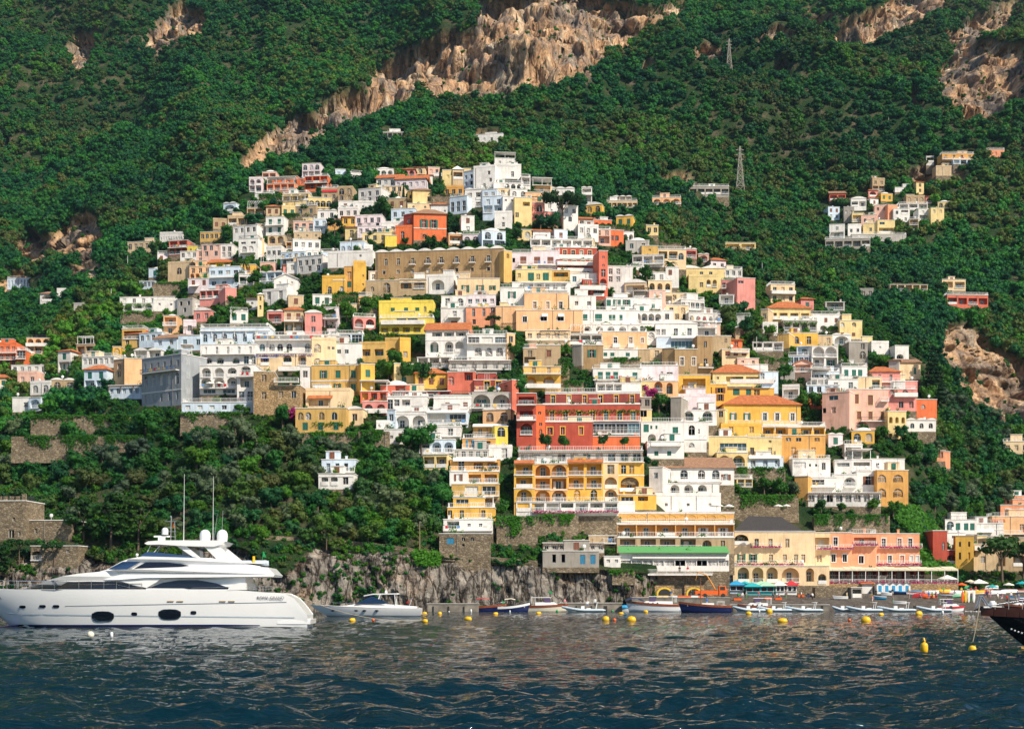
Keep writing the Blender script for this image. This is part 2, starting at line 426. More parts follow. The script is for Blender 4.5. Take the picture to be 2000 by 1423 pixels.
def terrain_material():
 m, t, b = newmat('hillside_ground')
 g = nd(t, 'ShaderNodeTexCoord')
 A = {k: nd(t, 'ShaderNodeAttribute', attribute_name=k).outputs['Fac'] for k in ('rock', 'coast', 'beach')}
 def noise(sc, vec=None, det=6.0, rg=0.6):
  n = nd(t, 'ShaderNodeTexNoise', Scale=1.0, Detail=det, Roughness=rg); mp = nd(t, 'ShaderNodeMapping'); mp.inputs['Scale'].default_value = sc
  t.links.new(g.outputs['Object'], mp.inputs[0]); t.links.new(mp.outputs[0], n.inputs['Vector']); return n.outputs['Fac']
 # limestone: ochre faces with grey streaks
 streak = noise((.10, .05, .012)); mott = noise((.05, .05, .05)); fine = noise((.6, .6, .35))
 och = ramp(t, streak, [(0.36, (.26, .18, .12)), (0.46, (.54, .32, .18)), (0.55, (.68, .44, .25)), (0.66, (.78, .62, .44))])
 gry = ramp(t, mott, [(0.45, (0, 0, 0)), (0.6, (.9, .9, .9))])
 rockc = mixc(t, gry, och, (.25, .21, .18))
 # sea cliff: greyer, ochre stains, dark cracks
 s2 = noise((.5, .2, .09)); s3 = noise((.12, .12, .10))
 cc = ramp(t, s2, [(0.34, (.08, .07, .06)), (0.44, (.26, .23, .20)), (0.62, (.45, .40, .34))])
 oc = ramp(t, s3, [(0.5, (0, 0, 0)), (0.64, (.55, .55, .55))])
 cc = mixc(t, oc, cc, (.36, .22, .12))
 rockc = mixc(t, A['coast'], rockc, cc)
 fr = ramp(t, fine, [(0.35, (.55, .55, .55)), (0.6, (1.1, 1.1, 1.1))])
 rockc = mixc(t, 1.0, rockc, fr, 'MULTIPLY')
 def crack(sc, wob):
  mp = nd(t, 'ShaderNodeMapping'); mp.inputs['Scale'].default_value = sc; t.links.new(g.outputs['Object'], mp.inputs[0])
  nn = nd(t, 'ShaderNodeTexNoise', Scale=1.3, Detail=4.0); t.links.new(mp.outputs[0], nn.inputs['Vector'])
  mx = nd(t, 'ShaderNodeVectorMath', operation='MULTIPLY_ADD'); mx.inputs[1].default_value = (wob,) * 3; t.links.new(nn.outputs['Color'], mx.inputs[0]); t.links.new(mp.outputs[0], mx.inputs[2])
  v = nd(t, 'ShaderNodeTexVoronoi', Scale=1.0); v.feature = 'DISTANCE_TO_EDGE'; t.links.new(mx.outputs[0], v.inputs['Vector']); return v.outputs['Distance']
 ck1 = crack((.5, .3, .11), 1.9); ck2 = crack((.11, .06, .03), 1.0)
 c1 = ramp(t, ck1, [(0.0, (.15, .13, .12)), (0.14, (1, 1, 1))]); c2 = ramp(t, ck2, [(0.0, (.5, .45, .4)), (0.07, (1, 1, 1))])
 rockc = mixc(t, 1.0, rockc, mixc(t, A['coast'], c2, c1), 'MULTIPLY')
 hgt = mixc(t, A['coast'], ramp(t, ck2, [(0, (0, 0, 0)), (.25, (1, 1, 1))]), ramp(t, ck1, [(0, (0, 0, 0)), (.25, (.35, .35, .35))]))
 soil = ramp(t, noise((.09, .09, .09)), [(0.36, (.015, .04, .012)), (0.5, (.03, .055, .018)), (0.62, (.09, .08, .045)), (0.74, (.18, .15, .11))])
 c = mixc(t, A['rock'], soil, rockc)
 sand = ramp(t, noise((.7, .7, .7)), [(0.3, (.10, .085, .07)), (0.7, (.20, .17, .145))])
 c = mixc(t, A['beach'], c, sand)
 t.links.new(c, b.inputs['Base Color']); b.inputs['Roughness'].default_value = 0.95; b.inputs['Specular IOR Level'].default_value = 0.12
 bp = nd(t, 'ShaderNodeBump', Strength=1.0, Distance=2.2)
 t.links.new(noise((.35, .3, .22), det=8.0, rg=.7), bp.inputs['Height'])
 bq = nd(t, 'ShaderNodeBump', Strength=0.9, Distance=1.6); t.links.new(mixc(t, A['rock'], (0, 0, 0), hgt), bq.inputs['Height']); t.links.new(bp.outputs[0], bq.inputs['Normal']); t.links.new(bq.outputs[0], b.inputs['Normal'])
 return m
tme.materials.append(terrain_material())
terrain = link(bpy.data.objects.new('hillside', tme)); tag(terrain, kind='structure')
BV = BVHTree.FromPolygons([tuple(p) for p in GRID.reshape(-1, 3)], [tuple(int(i) for i in f) for f in tq])
_o = Vector((0, 0, EYE))
def ground(px, py, default=None):
 """point where the line of sight through a pixel meets the ground"""
 d = ray(px, py); h = BV.ray_cast(_o, d.normalized(), 4000)
 if h[0] is None:
  return at(px, py, default or 400)
 return h[0]
def gdepth(px, py): return ground(px, py).y
def gz(x, y):
 h = BV.ray_cast(Vector((x, y, 1500)), Vector((0, 0, -1)), 3000)
 return h[0].z if h[0] is not None else 0.0
# ---------------------------------------------------------------- sea
def make_sea():
 cols = np.concatenate([np.linspace(-2600, -120, 60)[:-1], np.arange(-120, 2121, 3.2), np.linspace(2125, 4600, 60)])
 rows = np.concatenate([1168 + 7280 / np.linspace(9, 24, 30)[:-1], np.arange(1168 + 7280 / 24., 1191.0, -0.62)])
 Yr = 7280 / (rows - 1168)
 Yr = np.concatenate([Yr, [322, 345]])
 Xg = (cols[:, None] - CX) / F * Yr[None, :]; Yg = np.repeat(Yr[None, :], len(cols), 0)
 Z = np.zeros(Xg.shape); rr = np.random.RandomState(5)
 env = 0.75 + 0.8 * fbm(Xg / 22, Yg / 30, 0 * Xg, 2, 9)
 for i in range(64):
  L = 0.42 * (5.6 / 0.42) ** (i / 63.0) * rr.uniform(.9, 1.1)
  th = math.radians(rr.normal(82, 33)); k = 2 * math.pi / L
  a = 0.0135 * L ** 0.66 * rr.uniform(.5, 1.2)
  # waves finer than the grid's own spacing at that distance fade out
  dY = Yg * Yg / 7280 * 0.62
  fade = np.clip(L / (2.2 * dY * abs(math.sin(th)) + Yg * 3.2 / F * 2.2 * abs(math.cos(th))) - 0.6, 0, 1)
  ph = rr.uniform(0, 6.28)
  wv = np.sin(k * (Xg * math.cos(th) + Yg * math.sin(th)) + ph + 0.9 * vnoise(Xg / (L * 3.1), Yg / (L * 3.1), 0 * Xg, i))
  Z += a * fade * (wv - 0.25 * (1 - wv * wv))
 Z *= env * 1.0 * sstep(345, 300, Yg)
 G = np.stack([Xg, Yg, Z], -1)
 me, q = grid_mesh('sea', G)
 m, t, b = newmat('sea_water')
 g = nd(t, 'ShaderNodeTexCoord')
 b.inputs['Base Color'].default_value = (.001, .015, .024, 1)
 b.inputs['Roughness'].default_value = 0.03; b.inputs['IOR'].default_value = 1.333
 mp = nd(t, 'ShaderNodeMapping'); mp.inputs['Scale'].default_value = (2.6, 5.5, 1)
 n = nd(t, 'ShaderNodeTexNoise', Scale=1.0, Detail=4.0, Roughness=0.55)
 t.links.new(g.outputs['Object'], mp.inputs[0]); t.links.new(mp.outputs[0], n.inputs['Vector'])
 bp = nd(t, 'ShaderNodeBump', Strength=0.7, Distance=0.10); t.links.new(n.outputs['Fac'], bp.inputs['Height'])
 m2 = nd(t, 'ShaderNodeMapping'); m2.inputs['Scale'].default_value = (.8, 2.4, 1); n2 = nd(t, 'ShaderNodeTexNoise', Scale=1.0, Detail=3.0, Roughness=.6)
 t.links.new(g.outputs['Object'], m2.inputs[0]); t.links.new(m2.outputs[0], n2.inputs['Vector'])
 b2 = nd(t, 'ShaderNodeBump', Strength=0.8, Distance=0.30); t.links.new(n2.outputs['Fac'], b2.inputs['Height']); t.links.new(bp.outputs[0], b2.inputs['Normal']); t.links.new(b2.outputs[0], b.inputs['Normal'])
 me.materials.append(m)
 o = link(bpy.data.objects.new('sea', me)); tag(o, kind='structure')
make_sea()
# ---------------------------------------------------------------- foliage
GREENS = [(0.0, (.008, .065, .030)), (0.2, (.014, .100, .032)), (0.42, (.032, .145, .022)), (0.56, (.014, .080, .034)), (0.70, (.060, .125, .026)), (0.84, (.080, .085, .034)), (1.0, (.06, .18, .02))]
LEAF = leafmat('leaf_wood', GREENS)
LEAF_G = leafmat('leaf_garden', [(0, (.020, .085, .015)), (.4, (.035, .13, .015)), (.7, (.06, .16, .015)), (.9, (.07, .15, .015)), (1, (.10, .12, .012))])
LEAF_PINE = leafmat('leaf_pine', [(0, (.012, .055, .018)), (.5, (.022, .075, .015)), (1, (.045, .10, .012))])
LEAF_CYP = leafmat('leaf_cypress', [(0, (.008, .035, .014)), (1, (.015, .05, .016))])
LEAF_OLIVE = leafmat('leaf_olive', [(0, (.06, .10, .06)), (1, (.10, .14, .08))])
LEAF_IVY = leafmat('leaf_ivy', [(0, (.03, .13, .012)), (1, (.05, .17, .012))])
BOUG = leafmat('bougainvillea', [(0, (.35, .02, .16)), (1, (.42, .03, .20))])
BARK = plain('bark', (.12, .085, .06), .95)
def leaf_quads(rnd, pts, size, V, Fc, flat=0.0):
 for (p, nrm) in pts:
  s = size * rnd.uniform(.6, 1.35)
  n = Vector((nrm[0] + rnd.gauss(0, .55), nrm[1] + rnd.gauss(0, .55), nrm[2] + rnd.gauss(0, .55) + flat))
  if n.length < 1e-3: n = Vector((0, 0, 1))
  n.normalize(); a = n.orthogonal().normalized(); a.rotate(Matrix.Rotation(rnd.uniform(0, 6.28), 3, n)); c = n.cross(a)
  o = len(V); w = s * rnd.uniform(.5, .9)
  V += [tuple(p + a * s), tuple(p + c * w), tuple(p - a * s * .8), tuple(p - c * w)]
  Fc.append((o, o + 1, o + 2, o + 3))
def crown_points(rnd, blobs, n):
 """points on the shells of many overlapping clumps"""
 tot = sum(b[3] ** 2 for b in blobs); out = []
 for (x, y, z, r, fl) in blobs:
  for _ in range(max(4, int(n * r * r / tot))):
   th = rnd.uniform(0, 6.283); cz = rnd.uniform(-.75, 1); sr = math.sqrt(max(0, 1 - cz * cz))
   d = Vector((sr * math.cos(th), sr * math.sin(th), cz)); q = r * rnd.uniform(.72, 1.08)
   out.append((Vector((x + d.x * q, y + d.y * q, z + d.z * q * fl)), d))
 return out
def crown_mesh(name, mat, seed, blobs, n, size, core=.72, flat=0.0):
 rnd = random.Random(seed); V, Fc = [], []
 leaf_quads(rnd, crown_points(rnd, blobs, n), size, V, Fc, flat)
 mb = MB(); mb.add(V, Fc)
 for (x, y, z, r, fl) in blobs:
  mb.sphere((x, y, z), r * core, r * core, r * core * fl, 7, 4, jit=.16, rnd=rnd)
 me = mb.mesh(name, mat)
 return me
def round_blobs(seed, R_=1.0, n=9, h=0.9, spread=.55):
 rnd = random.Random(seed); out = [(0, 0, h, R_ * .62, .9)]
 for i in range(n):
  a = rnd.uniform(0, 6.28); d = R_ * spread * rnd.uniform(.5, 1.1)
  out.append((d * math.cos(a), d * math.sin(a), h + R_ * rnd.uniform(-.4, .55), R_ * rnd.uniform(.26, .46), rnd.uniform(.75, 1)))
 return out
# unit trees (crown radius about 1)
WOODS = [crown_mesh('wood_crown', LEAF, 100 + i, round_blobs(i, 1, 7 + i % 4, .75), 210, .13) for i in range(6)]
GARD = [crown_mesh('garden_crown', LEAF_G, 200 + i, round_blobs(50 + i, 1, 8 + i % 3, .9), 520, .095) for i in range(4)]
BROAD = [crown_mesh('broadleaf_crown', LEAF, 230 + i, round_blobs(70 + i, 1, 10 + i % 3, .9), 620, .085) for i in range(4)]
OLIVE = [crown_mesh('olive_crown', LEAF_OLIVE, 260 + i, round_blobs(90 + i, 1, 9, .85), 420, .085) for i in range(2)]
BOUGM = crown_mesh('bougainvillea_crown', BOUG, 290, round_blobs(95, 1, 9, .7), 420, .08)
def trunk_mb(h, r, seed=0, limbs=3, spread=.35):
 rnd = random.Random(seed); mb = MB(); mid = Vector((rnd.uniform(-.06, .06), rnd.uniform(-.06, .06), h * .55))
 mb.tube((0, 0, -.35), mid, r * 1.15, r * .8, 7)
 for i in range(limbs):
  a = 6.28 * i / limbs + rnd.uniform(-.4, .4)
  mb.tube(mid, mid + Vector((spread * math.cos(a), spread * math.sin(a), h * .5)), r * .6, r * .25, 5)
 return mb
TRUNKS = [trunk_mb(.95, .075, i).mesh('trunk', BARK) for i in range(3)]
def pine_mesh(seed):     # umbrella pine: a wide flat top of clumps
 rnd = random.Random(seed); b = []
 for i in range(16):
  a = rnd.uniform(0, 6.28); d = math.sqrt(rnd.uniform(0, 1)) * .85
  b.append((d * math.cos(a), d * math.sin(a), 1.5 + rnd.uniform(-.1, .18) - .22 * d * d, rnd.uniform(.2, .34), .6))
 return crown_mesh('pine_crown', LEAF_PINE, seed, b, 800, .075, .7, .5)
PINES = [pine_mesh(301 + i) for i in range(2)]
PINE_TR = trunk_mb(1.5, .05, 5, 5, .5).mesh('trunk', BARK)
def ragged_pine(seed):   # coastal pine: layered plates
 rnd = random.Random(seed); b = []
 for k in range(5):
  zz = .45 + k * .33; rr = (1.0 - abs(k - 1.4) * .2)
  for i in range(5):
   a = rnd.uniform(0, 6.28); d = rnd.uniform(.2, .8) * rr
   b.append((d * math.cos(a), d * math.sin(a), zz + rnd.uniform(-.08, .08), rnd.uniform(.22, .36), .5))
 return crown_mesh('pine_crown', LEAF_PINE, seed, b, 1000, .08, .68, .3)
RPINES = [ragged_pine(321 + i) for i in range(2)]
def cyp_mesh(seed):
 b = [(0, 0, .25 + k * .3, .30 * math.sin(math.pi * (0.16 + .8 * (k + .5) / 11)) + .02, 1.25) for k in range(11)]
 return crown_mesh('cypress_crown', LEAF_CYP, seed, b, 600, .06, .85)
CYP = cyp_mesh(331)
def araucaria():
 rnd = random.Random(9); b = []
 for k in range(13):
  rr = .75 * (1 - k / 13.5); zz = .3 + k * .21
  for i in range(6):
   a = 6.283 * i / 6 + k * .5; b.append((rr * .62 * math.cos(a), rr * .62 * math.sin(a), zz, rr * .36 + .04, .38))
 return crown_mesh('conifer_crown', LEAF_CYP, 9, b, 1500, .07, .6)
ARAU = araucaria()
def palm_mesh():
 rnd = random.Random(4); V, Fc = [], []
 for i in range(34):
  a = 6.283 * i / 34 + rnd.uniform(-.1, .1); up = rnd.uniform(-.3, 1.0); L = rnd.uniform(.85, 1.1)
  prev = None
  for k in range(6):
   s = k / 5.0; rr = L * s; z = up * .55 * s - .9 * s * s * (.5 + .4 * (1 - up))
   w = .10 * (1 - s * .7) + .015
   c = Vector((rr * math.cos(a), rr * math.sin(a), z)); pr = Vector((-math.sin(a), math.cos(a), 0)) * w
   V += [tuple(c + pr - Vector((0, 0, w * .6))), tuple(c), tuple(c - pr - Vector((0, 0, w * .6)))]
   if prev is not None:
    o = len(V) - 3; p = o - 3
    Fc += [(p, p + 1, o + 1, o), (p + 1, p + 2, o + 2, o + 1)]
   prev = True
 mb = MB(); mb.add(V, Fc); mb.sphere((0, 0, -.08), .12, .12, .16, 8, 5)
 return mb.mesh('palm_fronds', LEAF_PINE)
PALM = palm_mesh()
TREE_N = [0]
def tree(kind, px, py, hpx, label, group=None, wide=1.0, Y=None, name=None, cat='tree'):
 """a tree whose foot stands at pixel px,py and is hpx tall in the photograph"""
 g = ground(px, py) if Y is None else at(px, py, Y)
 return tree_at(kind, g, hpx / F * g.y, label, group, wide, name, cat)
def tree_at(kind, g, h, label, group=None, wide=1.0, name=None, cat='tree'):
 k = TREE_N[0]; TREE_N[0] += 1
 nm = name or {'round': 'broadleaf_tree', 'garden': 'garden_tree', 'olive': 'olive_tree', 'pine': 'umbrella_pine', 'rpine': 'coastal_pine', 'cyp': 'cypress', 'arau': 'conifer_tree', 'palm': 'palm_tree', 'boug': 'bougainvillea_bush', 'bush': 'bush'}[kind]
 o = empty(nm, g, label, cat, group, rz=(k * 2.399) % 6.28)
 tr = None
 if kind in ('round', 'garden', 'olive', 'bush', 'boug'):
  ms = {'round': BROAD, 'garden': GARD, 'olive': OLIVE, 'bush': GARD, 'boug': [BOUGM]}[kind]
  r = h / 1.95 if kind not in ('bush', 'boug') else h / 1.5
  me = ms[k % len(ms)]; tr = TRUNKS[k % 3]; sc = (r * wide, r * wide, r); z = 0 if kind not in ('bush', 'boug') else -.35 * r
 elif kind == 'pine': r = h / 1.85; me = PINES[k % 2]; tr = PINE_TR; sc = (r * wide, r * wide, r); z = 0
 elif kind == 'rpine': r = h / 2.1; me = RPINES[k % 2]; tr = PINE_TR; sc = (r * wide, r * wide, r); z = 0
 elif kind == 'cyp': r = h / 3.6; me = CYP; tr = TRUNKS[0]; sc = (r * wide, r * wide, r); z = 0
 elif kind == 'arau': r = h / 3.0; me = ARAU; tr = PINE_TR; sc = (r * wide, r * wide, r); z = 0
 elif kind == 'palm':
  c = link(bpy.data.objects.new('fronds', PALM), o); c.location = (0, 0, h * .78); c.scale = (h * .3 * wide,) * 3
  mb = MB(); mb.tube((0, 0, -1), (0, 0, h * .78), h * .028, h * .02, 8); mb.build('trunk', BARK, o); return o
 c = link(bpy.data.objects.new('crown', me), o); c.scale = sc; c.location = (0, 0, z)
 if tr is not None and kind not in ('bush', 'boug'):
  t2 = link(bpy.data.objects.new('trunk', tr), o); t2.scale = sc
 return o
FOOT = []      # rectangles in the photograph that built things cover: (x0, x1, y0, y1)
def blocked(px, py, pad=0):
 for (a, b, c, d) in FOOT:
  if a - pad < px < b + pad and c - pad < py < d + pad: return True
 return False
def scatter(name, label_kind, pts, scales, protos, seed=0):
 """one object whose points carry copies of a few crowns"""
 me = bpy.data.meshes.new(name); me.vertices.add(len(pts))
 me.vertices.foreach_set('co', np.array(pts, np.float32).reshape(-1))
 a = me.attributes.new('sz', 'FLOAT', 'POINT'); a.data.foreach_set('value', np.array(scales, np.float32))
 o = link(bpy.data.objects.new(name, me)); tag(o, kind='stuff')
 col = bpy.data.collections.new(name + '_kinds')
 for i, pm in enumerate(protos):
  col.objects.link(bpy.data.objects.new(name + '_kind', pm))
 ng = bpy.data.node_groups.new(name, 'GeometryNodeTree')
 ng.interface.new_socket('Geometry', in_out='INPUT', socket_type='NodeSocketGeometry'); ng.interface.new_socket('Geometry', in_out='OUTPUT', socket_type='NodeSocketGeometry')
 N = ng.nodes; gi, go = N.new('NodeGroupInput'), N.new('NodeGroupOutput')
 ip = N.new('GeometryNodeInstanceOnPoints'); ci = N.new('GeometryNodeCollectionInfo'); ci.inputs[0].default_value = col
 ci.inputs['Separate Children'].default_value = True; ci.inputs['Reset Children'].default_value = True
 rv = N.new('FunctionNodeRandomValue'); rv.data_type = 'FLOAT_VECTOR'; rv.inputs[0].default_value = (-.15, -.15, 0); rv.inputs[1].default_value = (.15, .15, 6.28)
 ri = N.new('FunctionNodeRandomValue'); ri.data_type = 'INT'; ri.inputs[4].default_value = 0; ri.inputs[5].default_value = len(protos) - 1; ri.inputs[8].default_value = 3 + seed
 na = N.new('GeometryNodeInputNamedAttribute'); na.data_type = 'FLOAT'; na.inputs[0].default_value = 'sz'
 ip.inputs['Pick Instance'].default_value = True
 L = ng.links
 L.new(gi.outputs[0], ip.inputs['Points']); L.new(ci.outputs[0], ip.inputs['Instance']); L.new(rv.outputs[0], ip.inputs['Rotation'])
 L.new(ri.outputs[2], ip.inputs['Instance Index']); L.new(na.outputs[0], ip.inputs['Scale']); L.new(ip.outputs[0], go.inputs[0])
 md = o.modifiers.new('scatter', 'NODES'); md.node_group = ng
 return o
def plant_forest():
 """the wood on the mountain, and undergrowth lower down"""
 nc, nr = GRID.shape[:2]
 rr = np.random.RandomState(3)
 pts, sc = [], []; bp, bs = [], []
 px = CX + F * GRID[:, :, 0] / GRID[:, :, 1]; py = HY - F * (GRID[:, :, 2] - EYE) / GRID[:, :, 1]
 G = GRID
 # quad areas give even density over the real ground, thinned by distance
 e1 = G[1:, :-1] - G[:-1, :-1]; e2 = G[:-1, 1:] - G[:-1, :-1]
 area = np.linalg.norm(np.cross(e1, e2), axis=2)
 Yc = G[:-1, :-1, 1]; pxc = px[:-1, :-1]; pyc = py[:-1, :-1]
 rk = np.maximum(rock, coast)[:-1, :-1]; bc = beach[:-1, :-1]
 vis = (pxc > -260) & (pxc < 2260) & (pyc > -120) & (pyc < 1200)
 TOWNP = [(225,760),(215,690),(320,495),(520,335),(900,300),(1130,365),(1250,430),(1480,535),(1700,620),(1845,735),(1845,830),(1790,900),(1790,1010),(2050,960),(2050,1200),(-300,1200),(-300,830),(210,800)]
 wood = vis & ((Yc > 540) | (~inpoly(pxc, pyc, TOWNP) & (Yc > 350)))
 dens = wood * area / np.clip(Yc / 60, 8, 16) * np.clip(1 - rk * 1.0, 0.07, 1)
 dens = np.minimum(dens, 12)
 n = rr.poisson(dens)
 ii, jj = np.nonzero(n)
 for i, j in zip(ii, jj):
  for _ in range(n[i, j]):
   a, b = rr.rand(2)
   p = G[i, j] + e1[i, j] * a + e2[i, j] * b
   x, y = CX + F * p[0] / p[1], HY - F * (p[2] - EYE) / p[1]
   s = 1.5 + 3.2 * rr.rand() ** 1.8
   s *= min(1.0, .35 + p[1] / 1100)
   if rk[i, j] > .4: s *= .45
   if blocked(x, y, 1.5) or blocked(x, y - s * F / p[1] * .7, 0): continue
   pts.append((p[0], p[1], p[2] - .3 * s)); sc.append(s)
 low = vis & ~wood & (bc < .5)
 clump = fbm(G[:-1, :-1, 0] / 9, G[:-1, :-1, 1] / 9, 0 * Yc, 3, 15)
 dens = low * area / 2.3 * np.clip(.85 + clump * 1.6, 0.15, 1.6) * np.clip(1 - rk * (.93 - .9 * (fbm(G[:-1, :-1, 0] / 6, 0 * Yc, G[:-1, :-1, 2] / 5, 3, 19) > .12 - .3 * (pxc < 600))), .02, 1)
 n = rr.poisson(np.minimum(dens, 5)); ii, jj = np.nonzero(n)
 for i, j in zip(ii, jj):
  for _ in range(n[i, j]):
   a, b = rr.rand(2)
   p = G[i, j] + e1[i, j] * a + e2[i, j] * b
   x, y = CX + F * p[0] / p[1], HY - F * (p[2] - EYE) / p[1]
   s = .5 + 1.1 * rr.rand() ** 1.6
   if rk[i, j] > .4: s *= .6
   if blocked(x, y, 0) or blocked(x, y - s * F / p[1] * .9, 0): continue
   bp.append((p[0], p[1], p[2] - .5 * s)); bs.append(s)
 print('forest', len(pts), 'shrubs', len(bp))
 scatter('woodland', None, pts, sc, WOODS, 1)
 scatter('undergrowth', None, bp, bs, WOODS[:3] + GARD[:3], 2)
# ---------------------------------------------------------------- buildings: kit
GLASS = []
for i, c in enumerate([(.012, .022, .028), (.02, .055, .07), (.06, .14, .17), (.02, .016, .014)]):
 m, t, b = newmat('window_glass_%d' % i)
 b.inputs['Base Color'].default_value = (*c, 1); b.inputs['Roughness'].default_value = 0.15; b.inputs['Specular IOR Level'].default_value = 0.45
 GLASS.append(m)
CURTAIN = plain('curtain_cloth', (.62, .60, .55), .9)
WHITEP = plain('white_paint', (.78, .77, .75), .5, var=.03)
SHG = plain('green_shutter', (.015, .13, .09), .5); SHB = plain('brown_shutter', (.20, .07, .035), .6); SHW = plain('pale_shutter', (.66, .64, .60), .6); SHU = plain('blue_shutter', (.03, .22, .38), .6)
IRON = plain('wrought_iron', (.05, .05, .055), .6); WOODM = plain('brown_wood', (.16, .09, .05), .8)
TILE = None
def tilemat(name, c1, c2):
 m, t, b = newmat(name); g = nd(t, 'ShaderNodeTexCoord')
 w = nd(t, 'ShaderNodeTexWave', Scale=1.5, Distortion=0.6); w.bands_direction = 'X'
 n = nd(t, 'ShaderNodeTexNoise', Scale=1.3, Detail=5.0)
 t.links.new(g.outputs['Object'], w.inputs['Vector']); t.links.new(g.outputs['Object'], n.inputs['Vector'])
 c = ramp(t, n.outputs['Fac'], [(0.3, c1), (0.7, c2)])
 k = ramp(t, w.outputs['Fac'], [(0.0, (.6, .6, .6)), (0.5, (1, 1, 1))])
 t.links.new(mixc(t, 1.0, c, k, 'MULTIPLY'), b.inputs['Base Color']); b.inputs['Roughness'].default_value = .85
 bp = nd(t, 'ShaderNodeBump', Strength=0.7, Distance=0.08); t.links.new(w.outputs['Fac'], bp.inputs['Height']); t.links.new(bp.outputs[0], b.inputs['Normal'])
 return m
TILE = tilemat('orange_roof_tile', (.40, .10, .03), (.66, .22, .07)); TILEB = tilemat('brown_roof_tile', (.28, .14, .08), (.42, .24, .14))
AWN_O = plain('orange_awning', (.62, .16, .06), .8); AWN_R = plain('red_awning', (.50, .02, .03), .8); AWN_W = plain('white_awning', (.78, .74, .68), .8); AWN_G = plain('green_roof_felt', (.10, .34, .10), .7)
SLATE = plain('dark_reed_roof', (.05, .045, .045), .95, var=.3, scale=6)
BLUEC = plain('blue_towel', (.10, .25, .5), .9); YELC = plain('ochre_towel', (.65, .45, .15), .9); PIPE = plain('zinc_pipe', (.24, .22, .2), .6)
FLOWER = plain('magenta_flowers', (.42, .015, .12), .9, var=.3, scale=9)
POT = plain('terracotta_pot', (.45, .18, .09), .85)
BLUEL = plain('blue_letter_paint', (.02, .04, .28), .5)
_wc = {}
def win_meshes(kind, w, h, arch, sur):
 """unit pieces of a window: frame, glass, shutters (cached by size)"""
 w = round(w * 5) / 5.0; h = round(h * 5) / 5.0
 w = max(.4, w); h = max(.4, h)
 key = (kind, w, h, arch, sur)
 if key in _wc: return _wc[key]
 fr = MB(); t = .042; hw = w / 2
 if arch:
  n = 8; pts = [(-hw, 0)]; r = hw; hs = max(.1, h - r)
  pts = [(-hw, 0), (-hw, hs)] + [(-hw * math.cos(math.pi * i / n), hs + min(r, h - hs) * math.sin(math.pi * i / n)) for i in range(1, n)] + [(hw, hs), (hw, 0)]
 else: pts = [(-hw, 0), (-hw, h), (hw, h), (hw, 0)]
 n = len(pts); cxm, czm = 0, h * .45
 ring = [(cxm + (p[0] - cxm) * (1 - t / hw), czm + (p[1] - czm) * (1 - 1.2 * t / h)) for p in pts]
 v = [(p[0], -.05, p[1]) for p in pts] + [(p[0], -.05, p[1]) for p in ring] + [(p[0], .05, p[1]) for p in pts] + [(p[0], .02, p[1]) for p in ring]
 f = []
 for i in range(n):
  j = (i + 1) % n
  f += [(i, j, n + j, n + i), (n + i, n + j, 3 * n + j, 3 * n + i)]
 fr.add(v, f)
 if kind != 'x':
  nm = max(1, int(round(w / 1.1)) - 1)
  for i in range(1, nm + 1):
   xx = -hw + w * i / (nm + 1); fr.box(xx - .028, xx + .028, -.045, .01, .05, h * .93)
  if h > 1.9: fr.box(-hw + .05, hw - .05, -.04, .012, h * .66, h * .66 + .06)
 if sur:
  s = .17
  for (a, b_, c, d) in ((-hw - s, -hw, -.05, h + s), (hw, hw + s, -.05, h + s), (-hw - s - .06, hw + s + .06, h, h + s + .05), (-hw - s, hw + s, -.18, -.0)):
   fr.box(a, b_, -.262, -.17, c, d, 1)
 frame = fr.mesh('window', [WHITEP, wallmat(sur) if sur else WHITEP])
 pn = MB(); pn.add([(p[0] * .97, .02, p[1] * .98 + .01) for p in pts], [tuple(range(n - 1, -1, -1))])
 gl = pn.mesh('pane', GLASS[0])
 sh = None
 if kind in 'gnuz':
  sb = MB(); sm = {'g': SHG, 'n': SHB, 'u': SHU, 'z': SHW}[kind]
  for sgn in (-1, 1):
   x0 = sgn * hw; x1 = sgn * (hw + w * .46); a, b_ = min(x0, x1), max(x0, x1)
   sb.box(a, b_, -.285, -.235, 0.02, h)
   for q in range(int(h / .22)): sb.box(a + .05, b_ - .05, -.30, -.285, .08 + q * .22, .16 + q * .22)
  sh = sb.mesh('shutter', sm)
 if kind in 'GmUZ':
  sb = MB(); sm = {'G': SHG, 'm': SHB, 'U': SHU, 'Z': SHW}[kind]
  sb.box(-hw + .03, -.02, -.11, -.06, .03, h - .03); sb.box(.02, hw - .03, -.11, -.06, .03, h - .03)
  for q in range(int(h / .2)):
   sb.box(-hw + .1, -.08, -.125, -.11, .08 + q * .2, .15 + q * .2); sb.box(.08, hw - .1, -.125, -.11, .08 + q * .2, .15 + q * .2)
  sh = sb.mesh('shutter', sm)
 _wc[key] = (frame, gl, sh, w, h)
 return _wc[key]
_gc = {}
def put_window(parent, u, y, v, kind, w, h, arch=False, sur=None, rz=0.0, rnd=R):
 frame, gl, sh, w, h = win_meshes(kind, w, h, arch, sur)
 o = link(bpy.data.objects.new('window', frame), parent); o.location = (u, y, v); o.rotation_euler = (0, 0, rz)
 gi = rnd.choice((0, 0, 1, 1, 2, 3, 4)); k = (gl.name, gi)
 if k not in _gc:
  g2 = gl.copy(); g2.materials.clear(); g2.materials.append(GLASS[gi] if gi < 4 else CURTAIN); _gc[k] = g2
 if kind not in 'GmUZ': link(bpy.data.objects.new('pane', _gc[k]), o)
 if sh: link(bpy.data.objects.new('shutter', sh), o)
 return o
